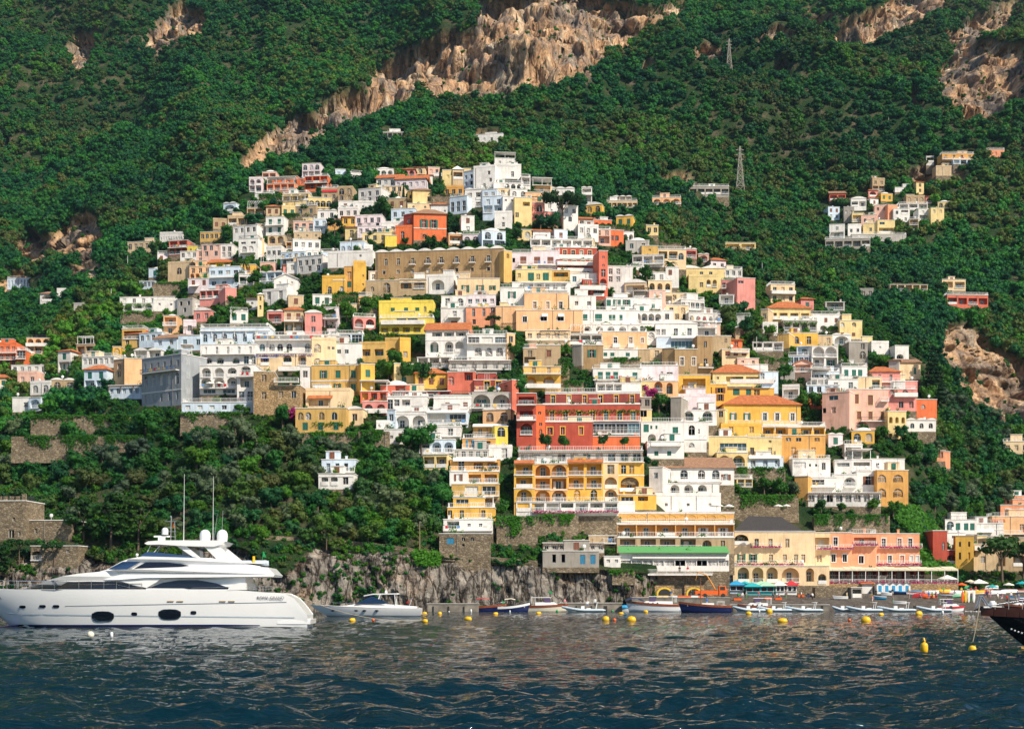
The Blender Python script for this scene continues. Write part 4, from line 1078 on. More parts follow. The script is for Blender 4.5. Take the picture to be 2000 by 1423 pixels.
# ---------------------------------------------------------------- buildings: the town, one line each
# name | x0 x1 top bottom (photograph rows) | colour yaw depth roof options | openings row:kind | label
TOWN = '''
villa|532 596 350 362|K -8 8 flat|356:w5|long terracotta villa just under the foot of the orange cliff
villa|595 640 344 372|K -8 8 flat|351:b3 363:b2 358:M|two storey terracotta villa with dark open bays below the cliff
pergola_house|521 575 358 375|S -8 6 can|366:b4|low terracotta veranda on thin posts under the long terracotta villa
house|628 660 367 393|t -5 8 flat|374:R@629-659/1.5 384:w2|stone house with a burgundy awning over its upper terrace
house|660 689 367 391|t -5 8 par|374:A2 386:w2|stone house with two tall arched windows beside the burgundy awning
villa|552 603 378 405|y -8 9 flat|386:b3 384:P@553-598/6x8 397:A3|pale yellow villa with a long roof veranda and arched windows
house|603 648 386 405|y 6 8 flat|398:A4|low pale yellow wing with a row of little arches
house|573 614 432 453|p -3 8 flat|443:d3|pink house with three tall windows over a cream ground floor
house|574 626 453 466|c -3 9 flat|460:q3|cream ground floor terrace house under the pink house
house|620 657 411 428|W -3 8 vault3|420:w2|small white house with a wavy vaulted roof near the stone retaining wall
house|612 640 428 456|B 3 7 flat|436:w2 448:b1|narrow white house stepping down beside the pink house
house|455 502 441 469|W -18 9 flat|449:w4 460:a3|white house with flat roof and arches at the upper edge of the town
house|500 521 438 462|c 20 9 flat||blank cream gable end beside the white arched house
house|466 504 466 506|W -10 10 flat|474:w2/10x4 487:A@477,490 497:w2 494:L@470-500|tall white house with two arched windows above a balcony
house|504 516 466 500|N 25 9 flat||narrow peach flank wall of the tall white house
school|312 357 456 473|w -6 9 par|465:w9/2x6|long whitewashed building with a row of narrow windows at the wood's edge
house|249 303 472 492|c -10 9 flat|481:d5 |cream stone house alone at the upper edge of the trees
house|391 436 453 470|o -6 8 flat|461:w5|ochre house with overhanging flat roof among bushes
house|330 366 470 498|k -12 8 flat|477:b2 490:b3 484:M|brick red house with shaded verandas
house|366 392 480 493|L -6 6 flat|487:q2|small bright yellow annex beside the brick red house
house|394 431 478 510|p -8 9 flat|484:w3 495:w2 503:b2|faded pink house with small windows above the cream arcade
house|431 454 477 510|W -8 9 flat|486:w2 497:w2|pale plain house stuck to the faded pink one
house|352 385 491 513|W -6 9 flat|498:w3 507:w2|white house with three dark windows and satellite dishes
house|384 414 489 518|p 4 9 flat|496:w2 508:w2|pinkish stucco house with peeling wall
palazzo|328 372 514 549|c -12 9 par|529:A1 541:b2|tall sandy building with a big arched opening
palazzo|370 412 520 550|N -6 10 flat|528:w3 541:a4|sandy arcaded building with a row of round arches
house|367 409 544 570|V -6 8 flat|552:m2 563:b1 560:W@372-390|white house with raspberry red closed shutters
villa|408 468 521 560|B -8 10 flat|532:w4/9x8 553:w3/9x8 542:L@410-465|wide pale blue villa with large square windows in two rows
house|408 450 513 522|L -8 7 gable|518:b3|yellow attic floor with orange roof on the pale blue villa
house|390 440 567 596|P -12 9 flat|575:b4 589:a4 582:C|deep pink house with dark bays over dark arches
house|440 462 562 586|P 25 8 flat||sunlit pink flank of the deep pink house
tower_house|553 581 518 538|P 8 7 hipb|527:q2|little pink tower house with a tiled hip roof among trees
chapel|535 582 545 572|W 0 9 fgable|552:q2 562:b2|white gabled chapel house with two eyes under the gable
house|513 560 568 595|W -20 8 par|576:d2 588:b2|white stepped house with outside stairs below the gabled chapel house
house|505 552 532 551|B -12 9 vault3|541:b3|white house with three low vaults half behind trees
chapel|481 504 583 604|W -6 8 gableb|592:q1|small white chapel with a brown tiled gable roof
bell_tower|503 514 575 617|y 8 4 pyr|583:x1/4x8 600:x1/4x8|slim yellow bell tower with a pointed cap
villa|234 346 580 592|W -4 9 flat|587:w6|long white villa with green vines hanging over its front
villa|240 300 592 608|W -4 8 flat|600:a3 593:E@245-296/1x6|white arcade under the vine draped terrace
house|300 346 586 606|W 6 8 par|594:q2|plain white block at the end of the long white villa
house|346 376 584 616|g -20 8 flat|592:x2 605:x1|grey rendered house smothered in ivy
house|376 392 590 604|W 0 7 flat|598:q2|tiny white cube house beside the deep pink house
house|548 596 492 520|B -14 9 flat|500:w4 511:w3 505:L@550-592|whitewashed house in half shade with a long balcony
house|572 626 468 490|W 10 9 flat|478:w4|long white cube house with a flat roof and blue door
house|598 622 490 521|W 8 8 flat|498:w2 511:b1|white house with a small dark loggia among palms
house|559 581 473 485|O -4 6 flat|479:b2|little orange cabin between white houses
house|523 556 460 484|c -6 8 flat|468:a2 478:w2|stone house with two rough arches
house|520 550 484 506|W -10 8 par|494:w3|low white house below the two rough arches
shed|14 76 543 563|B -8 8 flat|553:w10/3x13|blue grey greenhouse shed under the small ochre crag
house|111 129 566 580|W 0 7 par||blank white wall house beside the road below the crag
house|78 108 574 592|w 0 7 hipb|582:a1 586:q2|small white house with a painted round arch
house|144 162 592 609|g -8 6 flat|599:x1/3x5|lonely pale cube house sunk in the trees
shed|272 302 549 563|B -10 7 flat|555:w4|pale blue hut with a flat roof beside a pole
hotel|-14 32 672 716|K 0 9 ter|681:w4 697:w4 708:w4 689:L 703:L|coral red hotel with white balconies at the very edge
hotel|32 50 684 716|K 0 8 rail|692:V1 708:w1 701:L|glazed coral wing of the hotel at the edge
hotel_wing|22 92 713 731|W -3 8 flat|721:w5|long low white building below the coral hotel
house|160 223 697 717|W -14 9 rail|705:w6|low white house with lamps along its terrace
house|238 281 642 677|o -6 9 flat|654:b1 668:w2|ochre house with worn parapet at the corner of the old quarter
house|246 290 652 677|t -14 8 gable|660:w3 669:w2|brown stone house with a small tiled roof
house|272 316 650 676|B -20 9 flat|659:w4|bluish white house with four small windows
house|301 346 661 684|B -16 9 gableb|668:w2|white house with a slanting brown tiled roof
tower|220 236 677 698|Y 0 5 flat|687:A1|little egg yellow turret with an arched window
house|262 316 684 700|W -6 8 vault2|692:b2|low white house with two shallow domes
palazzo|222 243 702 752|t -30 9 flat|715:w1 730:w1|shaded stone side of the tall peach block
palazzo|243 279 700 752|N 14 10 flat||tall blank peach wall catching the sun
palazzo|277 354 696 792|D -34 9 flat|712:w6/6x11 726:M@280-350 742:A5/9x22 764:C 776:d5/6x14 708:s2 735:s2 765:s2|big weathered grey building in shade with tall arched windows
palazzo|354 376 692 742|t 10 8 can|702:b1/16x9|rough stone end tower with a covered roof terrace
house|335 360 738 792|c 6 8 flat|750:A1 780:A1|sandy annex with one arched window at the end of the grey building
restaurant|212 286 752 778|B -10 9 flat|763:w6/7x10 754:B/3x10|terrace restaurant with grey flat canopy and glass front
house|318 340 770 792|c -4 6 hipb|781:A1|small cream lean-to with a pale arched door
hotel|391 526 640 672|B -3 11 rail|659:A7/9x16 647:P/2.5x10|top terrace storey of the big white hotel with blue arched doors
hotel|348 400 655 682|B -8 8 perg|668:w2 674:b1|white side wing with rooftop pergolas beside the hotel's terrace
hotel|391 500 673 715|W -3 10 flat|684:d5/5x14 704:a@407,430,461/14x11 704:d@481,495 692:L@395-498|bright white hotel floors with long balconies and green doors
hotel|390 466 714 768|W -3 9 flat|727:a3/19x18 748:a3/22x22 764:V2/24x7 758:L@392-460|white arcaded hotel front with two tiers of wide arches
hotel|463 497 712 786|W -3 9 flat|722:a1/20x15 747:b1/22x18 773:d2 735:L 784:L@465-495|white corner block of the hotel with a glazed bay
pool_terrace|355 497 786 804|B -3 6 rail|795:w6/10x8|pale blue pool terrace under the white hotel
house|375 391 754 778|W -12 6 flat|760:x1|small white turret house beside the arcades of the hotel
hotel|497 660 655 690|W -2 11 flat|678:A@512,531,547,565,601/12x14 664:L@500-640/9 656:P@500-640/8x9|white upper hotel storey with glazed arches and a roof restaurant
hotel|500 608 690 730|C -2 10 flat|703:a@517,561,590/17x20 716:a@512,565,592/14x14 698:C@500-540 724:K@545-606|cream hotel front with deep arched balconies and blue name letters
hotel_wing|609 657 664 716|C 10 9 par|680:A1@620 679:q2@638-655 708:A@620|plain cream corner wing of the cream hotel
palazzo|495 536 726 808|h 4 9 flat|738:w1 772:w1|tall tuff block tower wall with two windows
palazzo|536 586 753 806|h -4 9 flat|770:w2 746:L@537-584|tuff block wing with three small windows
house|586 606 716 770|w 2 7 flat|730:w1 744:b1|narrow white strip house between tuff and ochre buildings
house|645 707 671 708|W -2 9 flat|686:w@662,677/8x8|white block with two flower windows
veranda|641 708 652 672|B -2 8 flat|662:V3/20x17|glass veranda restaurant with dark brown eaves
house|702 753 672 706|o -6 9 par|688:b2/18x13|ochre house with ragged awnings in its wide bays
house|752 782 664 704|o -6 9 par|689:a1/16x20|ochre arch fronted house beside the ragged awnings
house|781 802 664 704|Y 18 8 par|692:w1|bright yellow sunlit flank with one window
palazzo|608 706 713 770|o -5 11 flat sur=o|731:g@632 731:G@660,690 757:g@632,659 757:G@690 743:C|big ochre palazzo with green shutters and a cracked front
palazzo|705 732 711 778|Y 22 10 flat|729:G1|golden sunlit flank of the ochre palazzo
house|597 684 763 797|C -4 9 par|785:b@622,650/40x15 777:O@602-650/5|cream terrace house with an orange tiled awning
house|577 676 797 842|o -4 9 flat|812:A@587,602,628,653/12x15 832:G@596,626,656 824:E@610-670/1x8 |ochre house with white arched windows and vines over its doors
house|740 846 591 621|L -3 9 par|604:G@767,793,815/8x7 604:A@830/6x11|lemon yellow villa top floor with green blinds
house|741 846 621 650|L -3 9 flat|628:V@784,806/19x13 627:A@822 644:b5/14x9 633:K@745-830|lemon yellow villa lower floor with white conservatories
house|831 914 645 698|W -4 10 gable|652:b3@842-912/20x9 677:a@848,877,897/17x21 664:C|large white villa with round arches and orange eaves
terrace_restaurant|815 882 698 716|W -4 8 flat|708:B/4x9 706:b3|covered terrace restaurant with a dark red awning edge
hotel|912 991 653 703|W 0 10 flat|664:V3/22x12 671:L 687:A@934,955,976/14x17 698:C|white hotel wing with blue glazed balconies and arched bays
hotel_wing|990 1006 651 703|N 28 9 flat|662:w1|peach flank wall of the white hotel wing
terrace_house|876 998 704 726|g 0 8 flat|715:w6/9x9 722:L 706:B/3x9|dark covered terrace storey with long white railing
house|874 928 726 765|k -4 8 flat|743:A1@880 733:b1@905-925|brick red house with potted bushes
house|926 1001 742 767|r 0 9 flat sur=Y|754:d2@940-985 763:L|deep red storey with yellow framed doors
house|1000 1013 742 800|k 25 8 flat||sunlit brick red flank above the alley
house|922 998 767 800|g 0 9 flat|783:a2/33x26 797:L|grey white storey with two very wide arches
house|847 921 772 802|W -3 9 flat|790:m@874,909/9x9 798:L 777:C|long white house with brown shutters below the solar tanks
house|834 914 803 832|B -3 9 flat|816:V2/32x14 828:L 806:W|blue glazed storey with a grey awning
house|820 900 833 857|w -3 8 flat|843:w@842,880 852:L|rusty balcony storey with peeling plaster
house|820 888 858 888|B -3 8 flat|873:a@830,853,876/18x20 884:L|white storey with slim columns on stone piers
house|756 834 774 804|W -3 9 flat|789:d@762,775 789:b@793/16x18 801:K@770-830|white house with a carved doorway and balcony
house|770 834 804 838|W -3 9 flat|824:a2/26x26 808:C|white arcaded storey with two great arches
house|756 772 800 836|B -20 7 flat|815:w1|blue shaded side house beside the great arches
house|734 790 838 864|W -3 8 flat|853:m@751,783 853:q@765|small white house with brown doors low in the trees
house|735 762 826 840|W 0 6 ter|831:q2|little white roof cabin with flower pots
house|704 757 764 784|k -4 8 can|773:b3/12x13|dark wooden veranda house with iron posts
house|708 756 784 808|P -4 8 flat|796:a2/16x14 806:K|mauve house with a round dark arch
house|743 800 752 772|k -4 8 dome|762:b1@770-795|brick red house with a low white dome
terrace_house|766 880 764 776|r -2 8 flat|770:b5|long dark roofed terrace house beside the brick red one
apartment|924 990 832 855|O -2 9 flat|844:d@938,962,981/8x14 852:L 833:W|top ochre floor of the terraced seafront flats
apartment|903 968 856 878|O -2 9 flat|866:u@918 867:b@945/26x12 875:L|ochre floor with light blue shutters in the terraced flats
house|966 992 832 872|L 12 7 flat|843:A1|bright yellow corner with steps in the terraced flats
terrace_house|884 955 878 896|g -2 9 flat|886:w5/8x10 893:L@886-952|grey balcony floor crowded with chairs in the terraced flats
house|954 1000 874 896|W -2 8 par|884:d@985|white stair block in the terraced flats
apartment|879 976 897 921|O -2 9 flat|909:b@934/18x12 909:b@962/20x12 909:d@901 919:L 899:W@885-970/6|ochre floor with dark doors and white railing in the flats
house|878 913 921 951|W -2 9 flat|932:n1/8x14|white cube with orange brown shutters in the flats
apartment|912 974 921 945|O -2 9 flat|934:b2/24x16 943:L|shaded ochre floor of the flats with two dark bays
apartment|882 975 945 971|o -2 9 flat|957:V@921,955/26x16 968:L|ochre floor with wide windows behind slim white posts
apartment|885 946 972 994|Y -2 8 flat|979:V@903/24x9 989:L@918-946|yellow floor with one wide window in the flats
apartment|944 964 970 994|W -2 8 flat|982:b1|white end bay of the yellow floor
apartment|874 966 991 1014|Y -2 8 flat|1003:d@879,902,944/8x15 1011:L@888-960|lowest yellow floor of the flats with white doors
apartment|866 962 1014 1038|W -2 8 flat|1024:b@885/24x14 1025:q2@905-950 1035:L|white basement floor of the terraced flats
hotel|1009 1047 768 876|R -2 10 flat sur=Y|782:b1/30x15 811:b1/26x18 837:a1/23x22 790:M 820:L|tall red hotel wing with a big round arch
stair_tower|1047 1065 790 876|K 3 6 flat|806:q@1054 812:q@1050 828:q1 842:A1/6x9|narrow orange red stair turret with tiny windows
hotel|1065 1250 766 790|r -2 10 flat sur=Y|779:d6/8x16 788:M@1060-1250 768:C@1065-1250|top dark red gallery of the red hotel with blue doors
hotel|1065 1250 790 824|R -2 12 flat sur=Y|811:d7/9x18 822:L@1063-1250 800:E@1064-1250/1x8|middle floor of the red hotel behind climbing vines
hotel|1065 1158 824 874|R -2 11 flat sur=Y|841:A@1074/12x15 841:w@1099,1135/8x14|lower red wall of the hotel with yellow window frames
restaurant|1156 1250 826 852|B -2 9 flat|838:V4/23x22 847:L|glazed blue restaurant floor of the red hotel
hotel|1158 1250 852 874|K -2 8 flat||orange red base wall under the glazed restaurant
terrace_restaurant|1012 1256 880 905|g -2 9 flat|893:w10/15x14 902:L 884:B/4x10|long pergola restaurant terrace with dark beams
hotel|1004 1044 906 1002|Y -2 10 flat|904:O@1004-1044/6 917:b1/32x20 942:b1/32x20 967:a1/30x24 927:C 953:C|golden hotel bays at the stair end
hotel|1044 1108 906 980|O -2 10 flat|918:a2/28x22 944:b2/28x20 968:a2/28x23 930:C 956:C|golden hotel with paired arched balconies in three tiers
hotel|1108 1178 904 980|Y -2 10 flat|902:O@1108-1178/6 916:b2/29x22 942:b2/29x20 966:A@1127,1160/13x20 928:C 976:E@1110-1175/1x6|pale golden hotel block with orange tiled eaves
hotel|1178 1208 903 980|C -2 9 flat|916:d1/14x18 942:a1/24x22 966:a1/24x22|cream hotel bay with one column of arches
hotel|1206 1258 903 966|Y 2 10 flat|916:d@1218,1234/10x17 942:a@1230/36x22 958:W@1210-1252/5 928:C|yellow hotel end block with an oval awning balcony
hotel_wing|1008 1208 980 1004|W -2 8 flat|990:b7/24x16 1000:F@1040-1208|ground floor of the golden hotel with magenta flowers
house|1207 1282 966 992|Y 2 8 flat|974:V@1225/24x9 973:b@1256/20x9|yellow lower wing with a wide dark window
house|1208 1240 984 998|W 2 5 ter||white planter block with small shrubs
palazzo|1048 1095 674 716|t 0 8 flat sur=t|690:m@1072/9x13|sandy tower top with one brick coloured shutter
house|1022 1048 680 716|t 0 8 rail|690:w1 706:b1|sandy roof terrace wing of the tower
house|1022 1095 716 762|Y 0 9 flat|723:d@1043,1072/7x14 746:a@1037,1072/22x22 730:L 757:K|egg yellow house with two round arches
palazzo|1024 1110 572 607|N 0 9 flat sur=W|596:d3@1032-1108/7x13|peach house with three white framed windows
palazzo|1008 1138 606 645|N 0 10 flat sur=W|623:w@1025 622:w@1062,1095/12x9 617:W@1058-1070/4 617:W@1090-1102/4|wide peach palazzo with white corner stones and window awnings
terrace_house|1026 1114 645 672|C 0 8 flat|655:w5/8x9 664:L/8 647:B@1055-1112/5x9|peach terrace restaurant full of pale chairs
house|1034 1112 672 682|S 0 8 flat||low salmon wall house under the chair terrace
palazzo|910 970 600 638|S -3 9 flat|610:d2@915-955/6x15 604:w1@962 628:x1@926|salmon house with two tall narrow windows
palazzo|968 1022 598 642|N -3 9 flat|632:B@980-1012/5x8|blank peach house beside the umbrella pine roof garden
house|861 911 602 637|W -3 9 flat|613:d@888/8x12 630:m@887/13x9 620:L@875-900|white house with one balcony and a brown door
house|862 911 578 602|W -3 8 flat|590:d@874 590:A@899 600:L|white rounded terrace storey with an arched window
terrace_house|911 968 576 600|V -3 8 flat|588:w4/8x9 598:L|lilac white terrace storey with pink piers
house|893 976 544 574|C 0 9 flat|564:g@909,938/8x14 562:g@962/6x9|cream house with dark green shutters
house|832 886 540 572|W -8 9 par|556:a1@855/26x20|white house with one deep rounded vault
house|884 900 535 556|W 0 6 flat|545:w1|small white step of houses under the tan palazzo
palazzo|780 832 545 575|t -3 9 flat|556:a2/22x15 551:C|stone arcade with washing hung in its arches
palazzo|714 780 548 578|t -3 9 flat|562:A@755/15x20 564:A@727/8x9|stone ground floor with a big blue glazed arch
house|720 780 530 548|W -3 7 flat|540:w3|white shed house on top of the stone arcades
palazzo|733 984 489 548|T -8 11 vault9 sur=t|508:d@754,778,806,836,862,892,923,954/7x13 528:x@750,778,806,836,862,892,922,954/7x8 515:M@800-812 515:M@830-842 515:M@856-868 515:M@886-898 515:M@917-929 515:M@948-960|long tan palazzo with a wavy vaulted roof and small balconies
palazzo|984 1000 490 550|o 30 9 flat|500:x1|orange sunlit end of the long tan palazzo
church|690 714 514 570|Y 4 8 par|538:x1@709/3x4 555:x1@709/3x4|tall yellow bell front with white bands
church|629 675 542 577|Y -4 9 par|566:A@644,667/8x14 547:C@650-674|yellow chapel with white outlined arched door
church|672 692 520 572|O -6 7 flat|538:d1 555:G1|shaded orange yellow link between chapel and bell front
house|664 711 472 502|B -12 9 flat|485:A4/9x11|white house with a dark arcade of four windows
house|640 728 494 520|W -8 8 par|500:q1@704|white curved wall house sweeping down the slope
house|700 728 482 498|W 6 7 par|492:q1|small white cube above the curved wall
house|560 606 512 532|W -6 7 flat|522:w2|white house tucked behind the palm
villa|808 872 418 468|K 6 10 hipb sur=T|438:g@828,847/8x18 462:A@829/11x8 446:C|square orange villa with a brown hipped roof and balconies
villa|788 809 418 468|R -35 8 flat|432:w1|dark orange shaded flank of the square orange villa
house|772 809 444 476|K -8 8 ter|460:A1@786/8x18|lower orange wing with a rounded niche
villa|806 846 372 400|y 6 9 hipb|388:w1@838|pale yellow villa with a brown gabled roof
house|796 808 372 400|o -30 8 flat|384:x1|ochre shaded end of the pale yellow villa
house|796 842 398 412|C 4 9 flat|404:q2|cream base storey under the pale yellow villa
house|841 878 400 420|W 0 8 hip|412:q2|white cottage with orange hip roof behind the orange villa
house|764 810 408 440|B -10 8 flat|418:w3 430:w3|white block with a grey roof half hidden by the orange villa
house|735 784 348 364|w -8 8 gable|356:w4|pale row house with a low tiled roof under the wood
house|772 832 350 368|V -8 8 gable|360:w5|pinkish row house with dark red windows
house|820 845 342 362|W 6 8 gable|352:w1|white gable house at the top row
house|845 866 338 360|W 0 7 dome|350:b1|white domed oratory beside the cypress
church|864 886 332 362|y 0 9 flat|345:x1|pale yellow church flank behind two cypresses
church_tower|884 905 331 370|c 6 7 pyr|343:b1|sandy church tower with a white pyramid top
house|904 920 329 352|y 4 8 dome||small domed chapel end beside the church tower
house|867 905 366 382|O -4 8 par|374:w3|orange ochre cottage with ivy below the church
house|740 786 364 388|C -10 9 flat|370:w4 380:w3|long cream house with square windows above the umbrella pine
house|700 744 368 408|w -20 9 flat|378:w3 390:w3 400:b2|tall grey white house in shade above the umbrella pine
house|690 728 396 410|W -4 8 par|403:q3|white wall house with a stepped parapet
house|660 700 408 424|W -6 8 ter|416:w3|white terrace house with a magenta parasol spot
house|694 746 420 446|V -6 8 flat|430:w4 440:w3|pale lilac house with flat roof by the round tree
house|640 668 430 448|O 4 8 hip|438:w2|ochre cottage with orange tiled roof near the pines
house|668 696 424 440|Y 4 8 hip|432:w2|yellow cottage with orange tiled roof near the pines
house|674 700 444 466|y -4 8 hip|456:d1 452:q1|pale yellow house with orange hip roof and tall door
house|698 748 442 462|V -4 8 flat|451:w4|pinkish white cube house with a red strip
house|708 772 454 474|y -4 8 flat|464:w4|low cream yellow house with a canopy
house|745 790 436 462|W -6 8 ter|447:w3|white domed terrace house with arched niche
house|752 775 460 480|L 4 6 flat||mustard yellow wall house by the garden
house|626 660 492 512|B -6 8 flat|502:w3|white house with pale green awning
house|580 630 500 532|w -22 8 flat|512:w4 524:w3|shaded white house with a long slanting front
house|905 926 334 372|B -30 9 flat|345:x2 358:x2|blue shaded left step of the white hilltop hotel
hotel|925 967 327 374|W -14 10 par|338:x1@955 352:x1@958 362:x1|tall white block of the hilltop hotel
hotel|965 1018 323 360|W 5 11 par|340:w@974,1001/6x11 350:L@970-1018 354:w@978,1000 324:L@972-1006/0.3|white hilltop hotel front with two blue windows
hotel|964 1022 358 372|W 5 10 flat|366:a3@985-1020|white terrace floor with curved arches on the hilltop
roof_canopy|966 1007 309 324|W 5 6 can|318:w2|white framed roof canopy on the hilltop hotel
house|1018 1036 346 368|w 12 8 rail|354:b1|stepped side terrace of the hilltop hotel
house|908 944 370 404|W -12 9 vault2|383:b@917,934/10x14 400:b@917,934/10x11|white house with two brown arched loggias and vaulted roof
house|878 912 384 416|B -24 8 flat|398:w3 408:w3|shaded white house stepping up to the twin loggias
house|942 970 370 402|B -14 9 flat|380:w2|bluish white house with a blue curtain
house|966 998 368 384|C 6 8 flat|376:w1|cream cube house on the hilltop flank
house|996 1030 370 386|W 6 8 flat|379:A2/9x11|white house with two big blue arches
house|943 984 383 430|B -10 9 flat|394:w2 408:b2|white house front with blue glass bays
house|982 1006 384 432|W 8 9 flat|391:q2 424:q2|white wall with tiny square windows beside the ochre house
house|966 1000 416 446|W -2 8 par|426:q1 438:x1|white curved wall house above the ivy terrace
house|1005 1039 386 440|y 8 9 flat|398:b@1028/14x8 420:w1@1010 422:b1@1025|straw yellow tenement with blue striped blind
tower_house|1026 1063 376 398|N 6 8 flat|388:g1/13x9|sandy tower top with green shutters
tower_house|1026 1063 396 430|P 6 8 flat|406:A2|pink tower house with two oval windows
house|1040 1078 362 376|C 6 8 can|369:b1|cream pavilion with a flat canopy beside the umbrella pine
house|1067 1122 368 383|W 2 9 vault3|375:q2|white vaulted house on the ridge behind the umbrella pine
house|1064 1100 394 420|W 4 8 flat|402:w2 412:b1|white house behind the trunks of the umbrella pine
house|1098 1129 402 450|W 10 8 flat|412:w2 428:w1|tall white house behind two slim cypresses
house|1062 1090 414 440|P 8 8 flat|424:w2|rose pink house in the bushes under the umbrella pine
house|1127 1163 428 442|p 8 8 gable|436:w2|pinkish cottage with thin orange roof
house|1129 1169 442 470|W 8 8 par|450:w3 462:A1|white stepped house with a scalloped parapet
house|1159 1195 430 450|K 8 8 flat|442:a3|coral house with two grey vaults on the ridge
house|1162 1193 448 478|p 6 8 flat|455:w2 468:b1|pale pink tower like house with washing
house|1191 1218 450 480|K 8 9 flat|465:w@1205,1195|bright vermilion cube house
house|1216 1238 453 472|W 6 8 flat|463:a2/8x11|white house with two arches next to the vermilion cube
house|1222 1268 470 492|g -4 8 dome|480:w2|stone grey house with a flat dome
house|1253 1285 480 496|o 4 8 flat|488:q1|small ochre house with a round eye
house|1276 1340 487 524|C 4 10 rail|498:b2@1285-1325 500:A1@1330 |large cream house with roof railing at the town's flank
house|1235 1297 498 520|w -6 9 flat|508:b3 516:L@1255-1296|white terrace house with big urn on its wall
house|1041 1075 451 470|W 4 8 gable|460:q2|white cottage with a yellow tiled roof
house|1128 1160 466 484|y -6 8 flat|476:w3|yellowish house under the stepped white house
hotel|1036 1158 468 486|W 4 9 rail|477:b6|white roof terraces of the red and white hotel
hotel|1084 1166 484 507|R 4 9 flat sur=C|495:d4@1095-1160/7x12 505:K|red hotel top floor with pale framed doors
hotel|1088 1172 507 532|R 4 10 flat sur=C|513:d4@1095-1165/7x11 526:a3@1100-1150/16x12 518:K 531:K|red hotel middle floors over white arches
hotel|1170 1187 490 580|k 10 8 flat|502:q1 518:q1 533:d1 552:a1|dark red stair tower of the hotel with round windows
hotel|1112 1172 534 560|W 4 9 flat|545:w1@1122 552:L@1132-1170 547:b1@1150|white and red lower floors of the red hotel
house|1132 1182 558 582|R 4 8 flat|570:b2 566:K|red wall band beneath the white lower floors
house|1038 1093 490 526|V 2 9 rail|508:m@1049,1075/12x13 518:L@1040-1088|pinkish house with two mauve balcony doors
house|1000 1038 494 527|V 0 9 rail|508:m@1022/12x14 508:x@1003 518:L@1012-1034|pinkish house with purple striped shades on its roof
house|1007 1078 526 552|y 0 9 flat|540:G@1037,1066/12x15 540:w@1051 538:x@1014|pale yellow house with wide dark green doors
house|1078 1113 528 552|o 0 9 flat|536:b1/28x9|yellow house with one long dark opening
house|1112 1132 530 556|C 2 8 flat|540:x1|cream side house with a small square window
house|1000 1114 551 574|W 0 9 flat|560:w5@1030-1108 568:L@1022-1108 553:P@1020-1108/5x9|white terrace house with thin posts and a cluttered railing
house|977 1024 562 600|W 0 9 flat|576:g@1000/8x13 595:q@1000|white house with green balcony door and a round stair
house|1112 1164 578 602|W 0 9 flat|592:w@1126,1150/7x8|creamy white house with scrolled window heads
house|1183 1236 520 572|w 4 9 flat|530:w2@1185-1215 545:w2@1185-1215 555:b1|narrow pale house column behind the stair tower
house|1214 1236 522 552|C 14 9 flat|534:G@1222,1230/6x12|cream house with tall green shutters under a dome
house|1220 1262 552 578|c -8 8 vault1|565:b1|house with a big white barrel vault
house|1266 1312 548 575|C 4 9 flat|540:w2 562:a3/10x18|cream arcade with three round arches
house|1268 1300 532 549|W 4 8 flat|541:w2|small white house between green garden and arcade
house|1300 1326 522 560|W 0 8 flat|532:m@1309|white house behind the tall palm
house|1322 1416 524 556|y 2 10 vault2|535:w@1370,1388 552:a@1352/11x16|large straw yellow house with shallow vaulted roof
house|1345 1408 540 572|y 2 9 par|556:w@1370 553:a@1384,1396/8x14|straw yellow lower storey with an oval opening
house|1408 1442 546 580|P -14 9 flat|556:w3 563:L@1410-1436 573:b1|pink house with a terrace seen side on
house|1440 1475 543 603|P 12 10 flat|551:V@1447/11x5 592:q1|tall plain pink block with white lines
house|1405 1434 576 603|W -4 8 flat|585:b1|white ground floor under the pink house
house|1415 1450 526 542|w 8 8 rail|533:w3|white house with roof terrace peeping from the wood
house|1268 1300 567 603|p 2 9 flat|580:Z@1279,1291/5x17|pale pink house with ochre shutters
house|1236 1268 568 582|w 0 8 flat|574:b1 566:B|house under a brown canopy roof
house|1300 1345 596 626|C 4 9 flat|606:w2 618:w3|cream house with a blank wall by the terraced steps
house|1310 1340 572 592|C 4 8 flat|581:w2|cream house with small windows below the arcade
terrace_house|1330 1376 586 612|w 14 8 rail|596:w5 606:L|grey white stepped terraces descending the slope
terrace_house|1345 1407 612 642|w 12 8 rail|622:a5/8x9 634:a5/8x9 628:L|lower grey white terraces with small arches
house|1376 1407 634 654|p 8 8 flat|645:A1|pinkish house with one arched green window
hotel|1184 1293 582 608|W 4 10 flat|592:G@1189 592:g@1205,1224/8x13 598:G@1241,1258,1276/7x10 603:L@1195-1290|upper floors of the long white hotel with green doors
hotel|1137 1246 606 634|W 2 10 flat|620:G@1143 620:G@1169/14x14 620:G@1192,1199,1213/6x11 631:L|middle floors of the long white hotel with balconies
hotel|1226 1292 608 636|W 5 9 flat|622:a5/12x20|white arched end of the long white hotel
hotel|1137 1250 634 650|W 2 8 vault6|642:a5/14x9|white hotel base with scalloped vaults
house|1290 1316 606 632|w 8 8 flat|618:w1|cream white cube beside the arched hotel end
house|1262 1282 648 672|W 0 7 flat|657:A1|narrow white house with a yellow base
house|1280 1362 632 658|W -2 10 vault1|648:w@1285,1296 648:d@1320,1347/8x14 657:L|white villa with a blue door and shallow roof
house|1282 1362 658 682|B -2 8 flat|672:V@1335/50x12 660:W@1310-1360/8|villa lower floor shaded by a big blue grey awning
house|1360 1400 640 658|w 2 9 rail|648:b1|roof terrace with orange seats
palazzo|1318 1362 682 734|T 2 9 flat sur=W|705:d@1332,1355/7x16|old brown palazzo with two balconied windows
palazzo|1293 1319 680 716|T -25 8 flat||shaded brown flank of the old palazzo
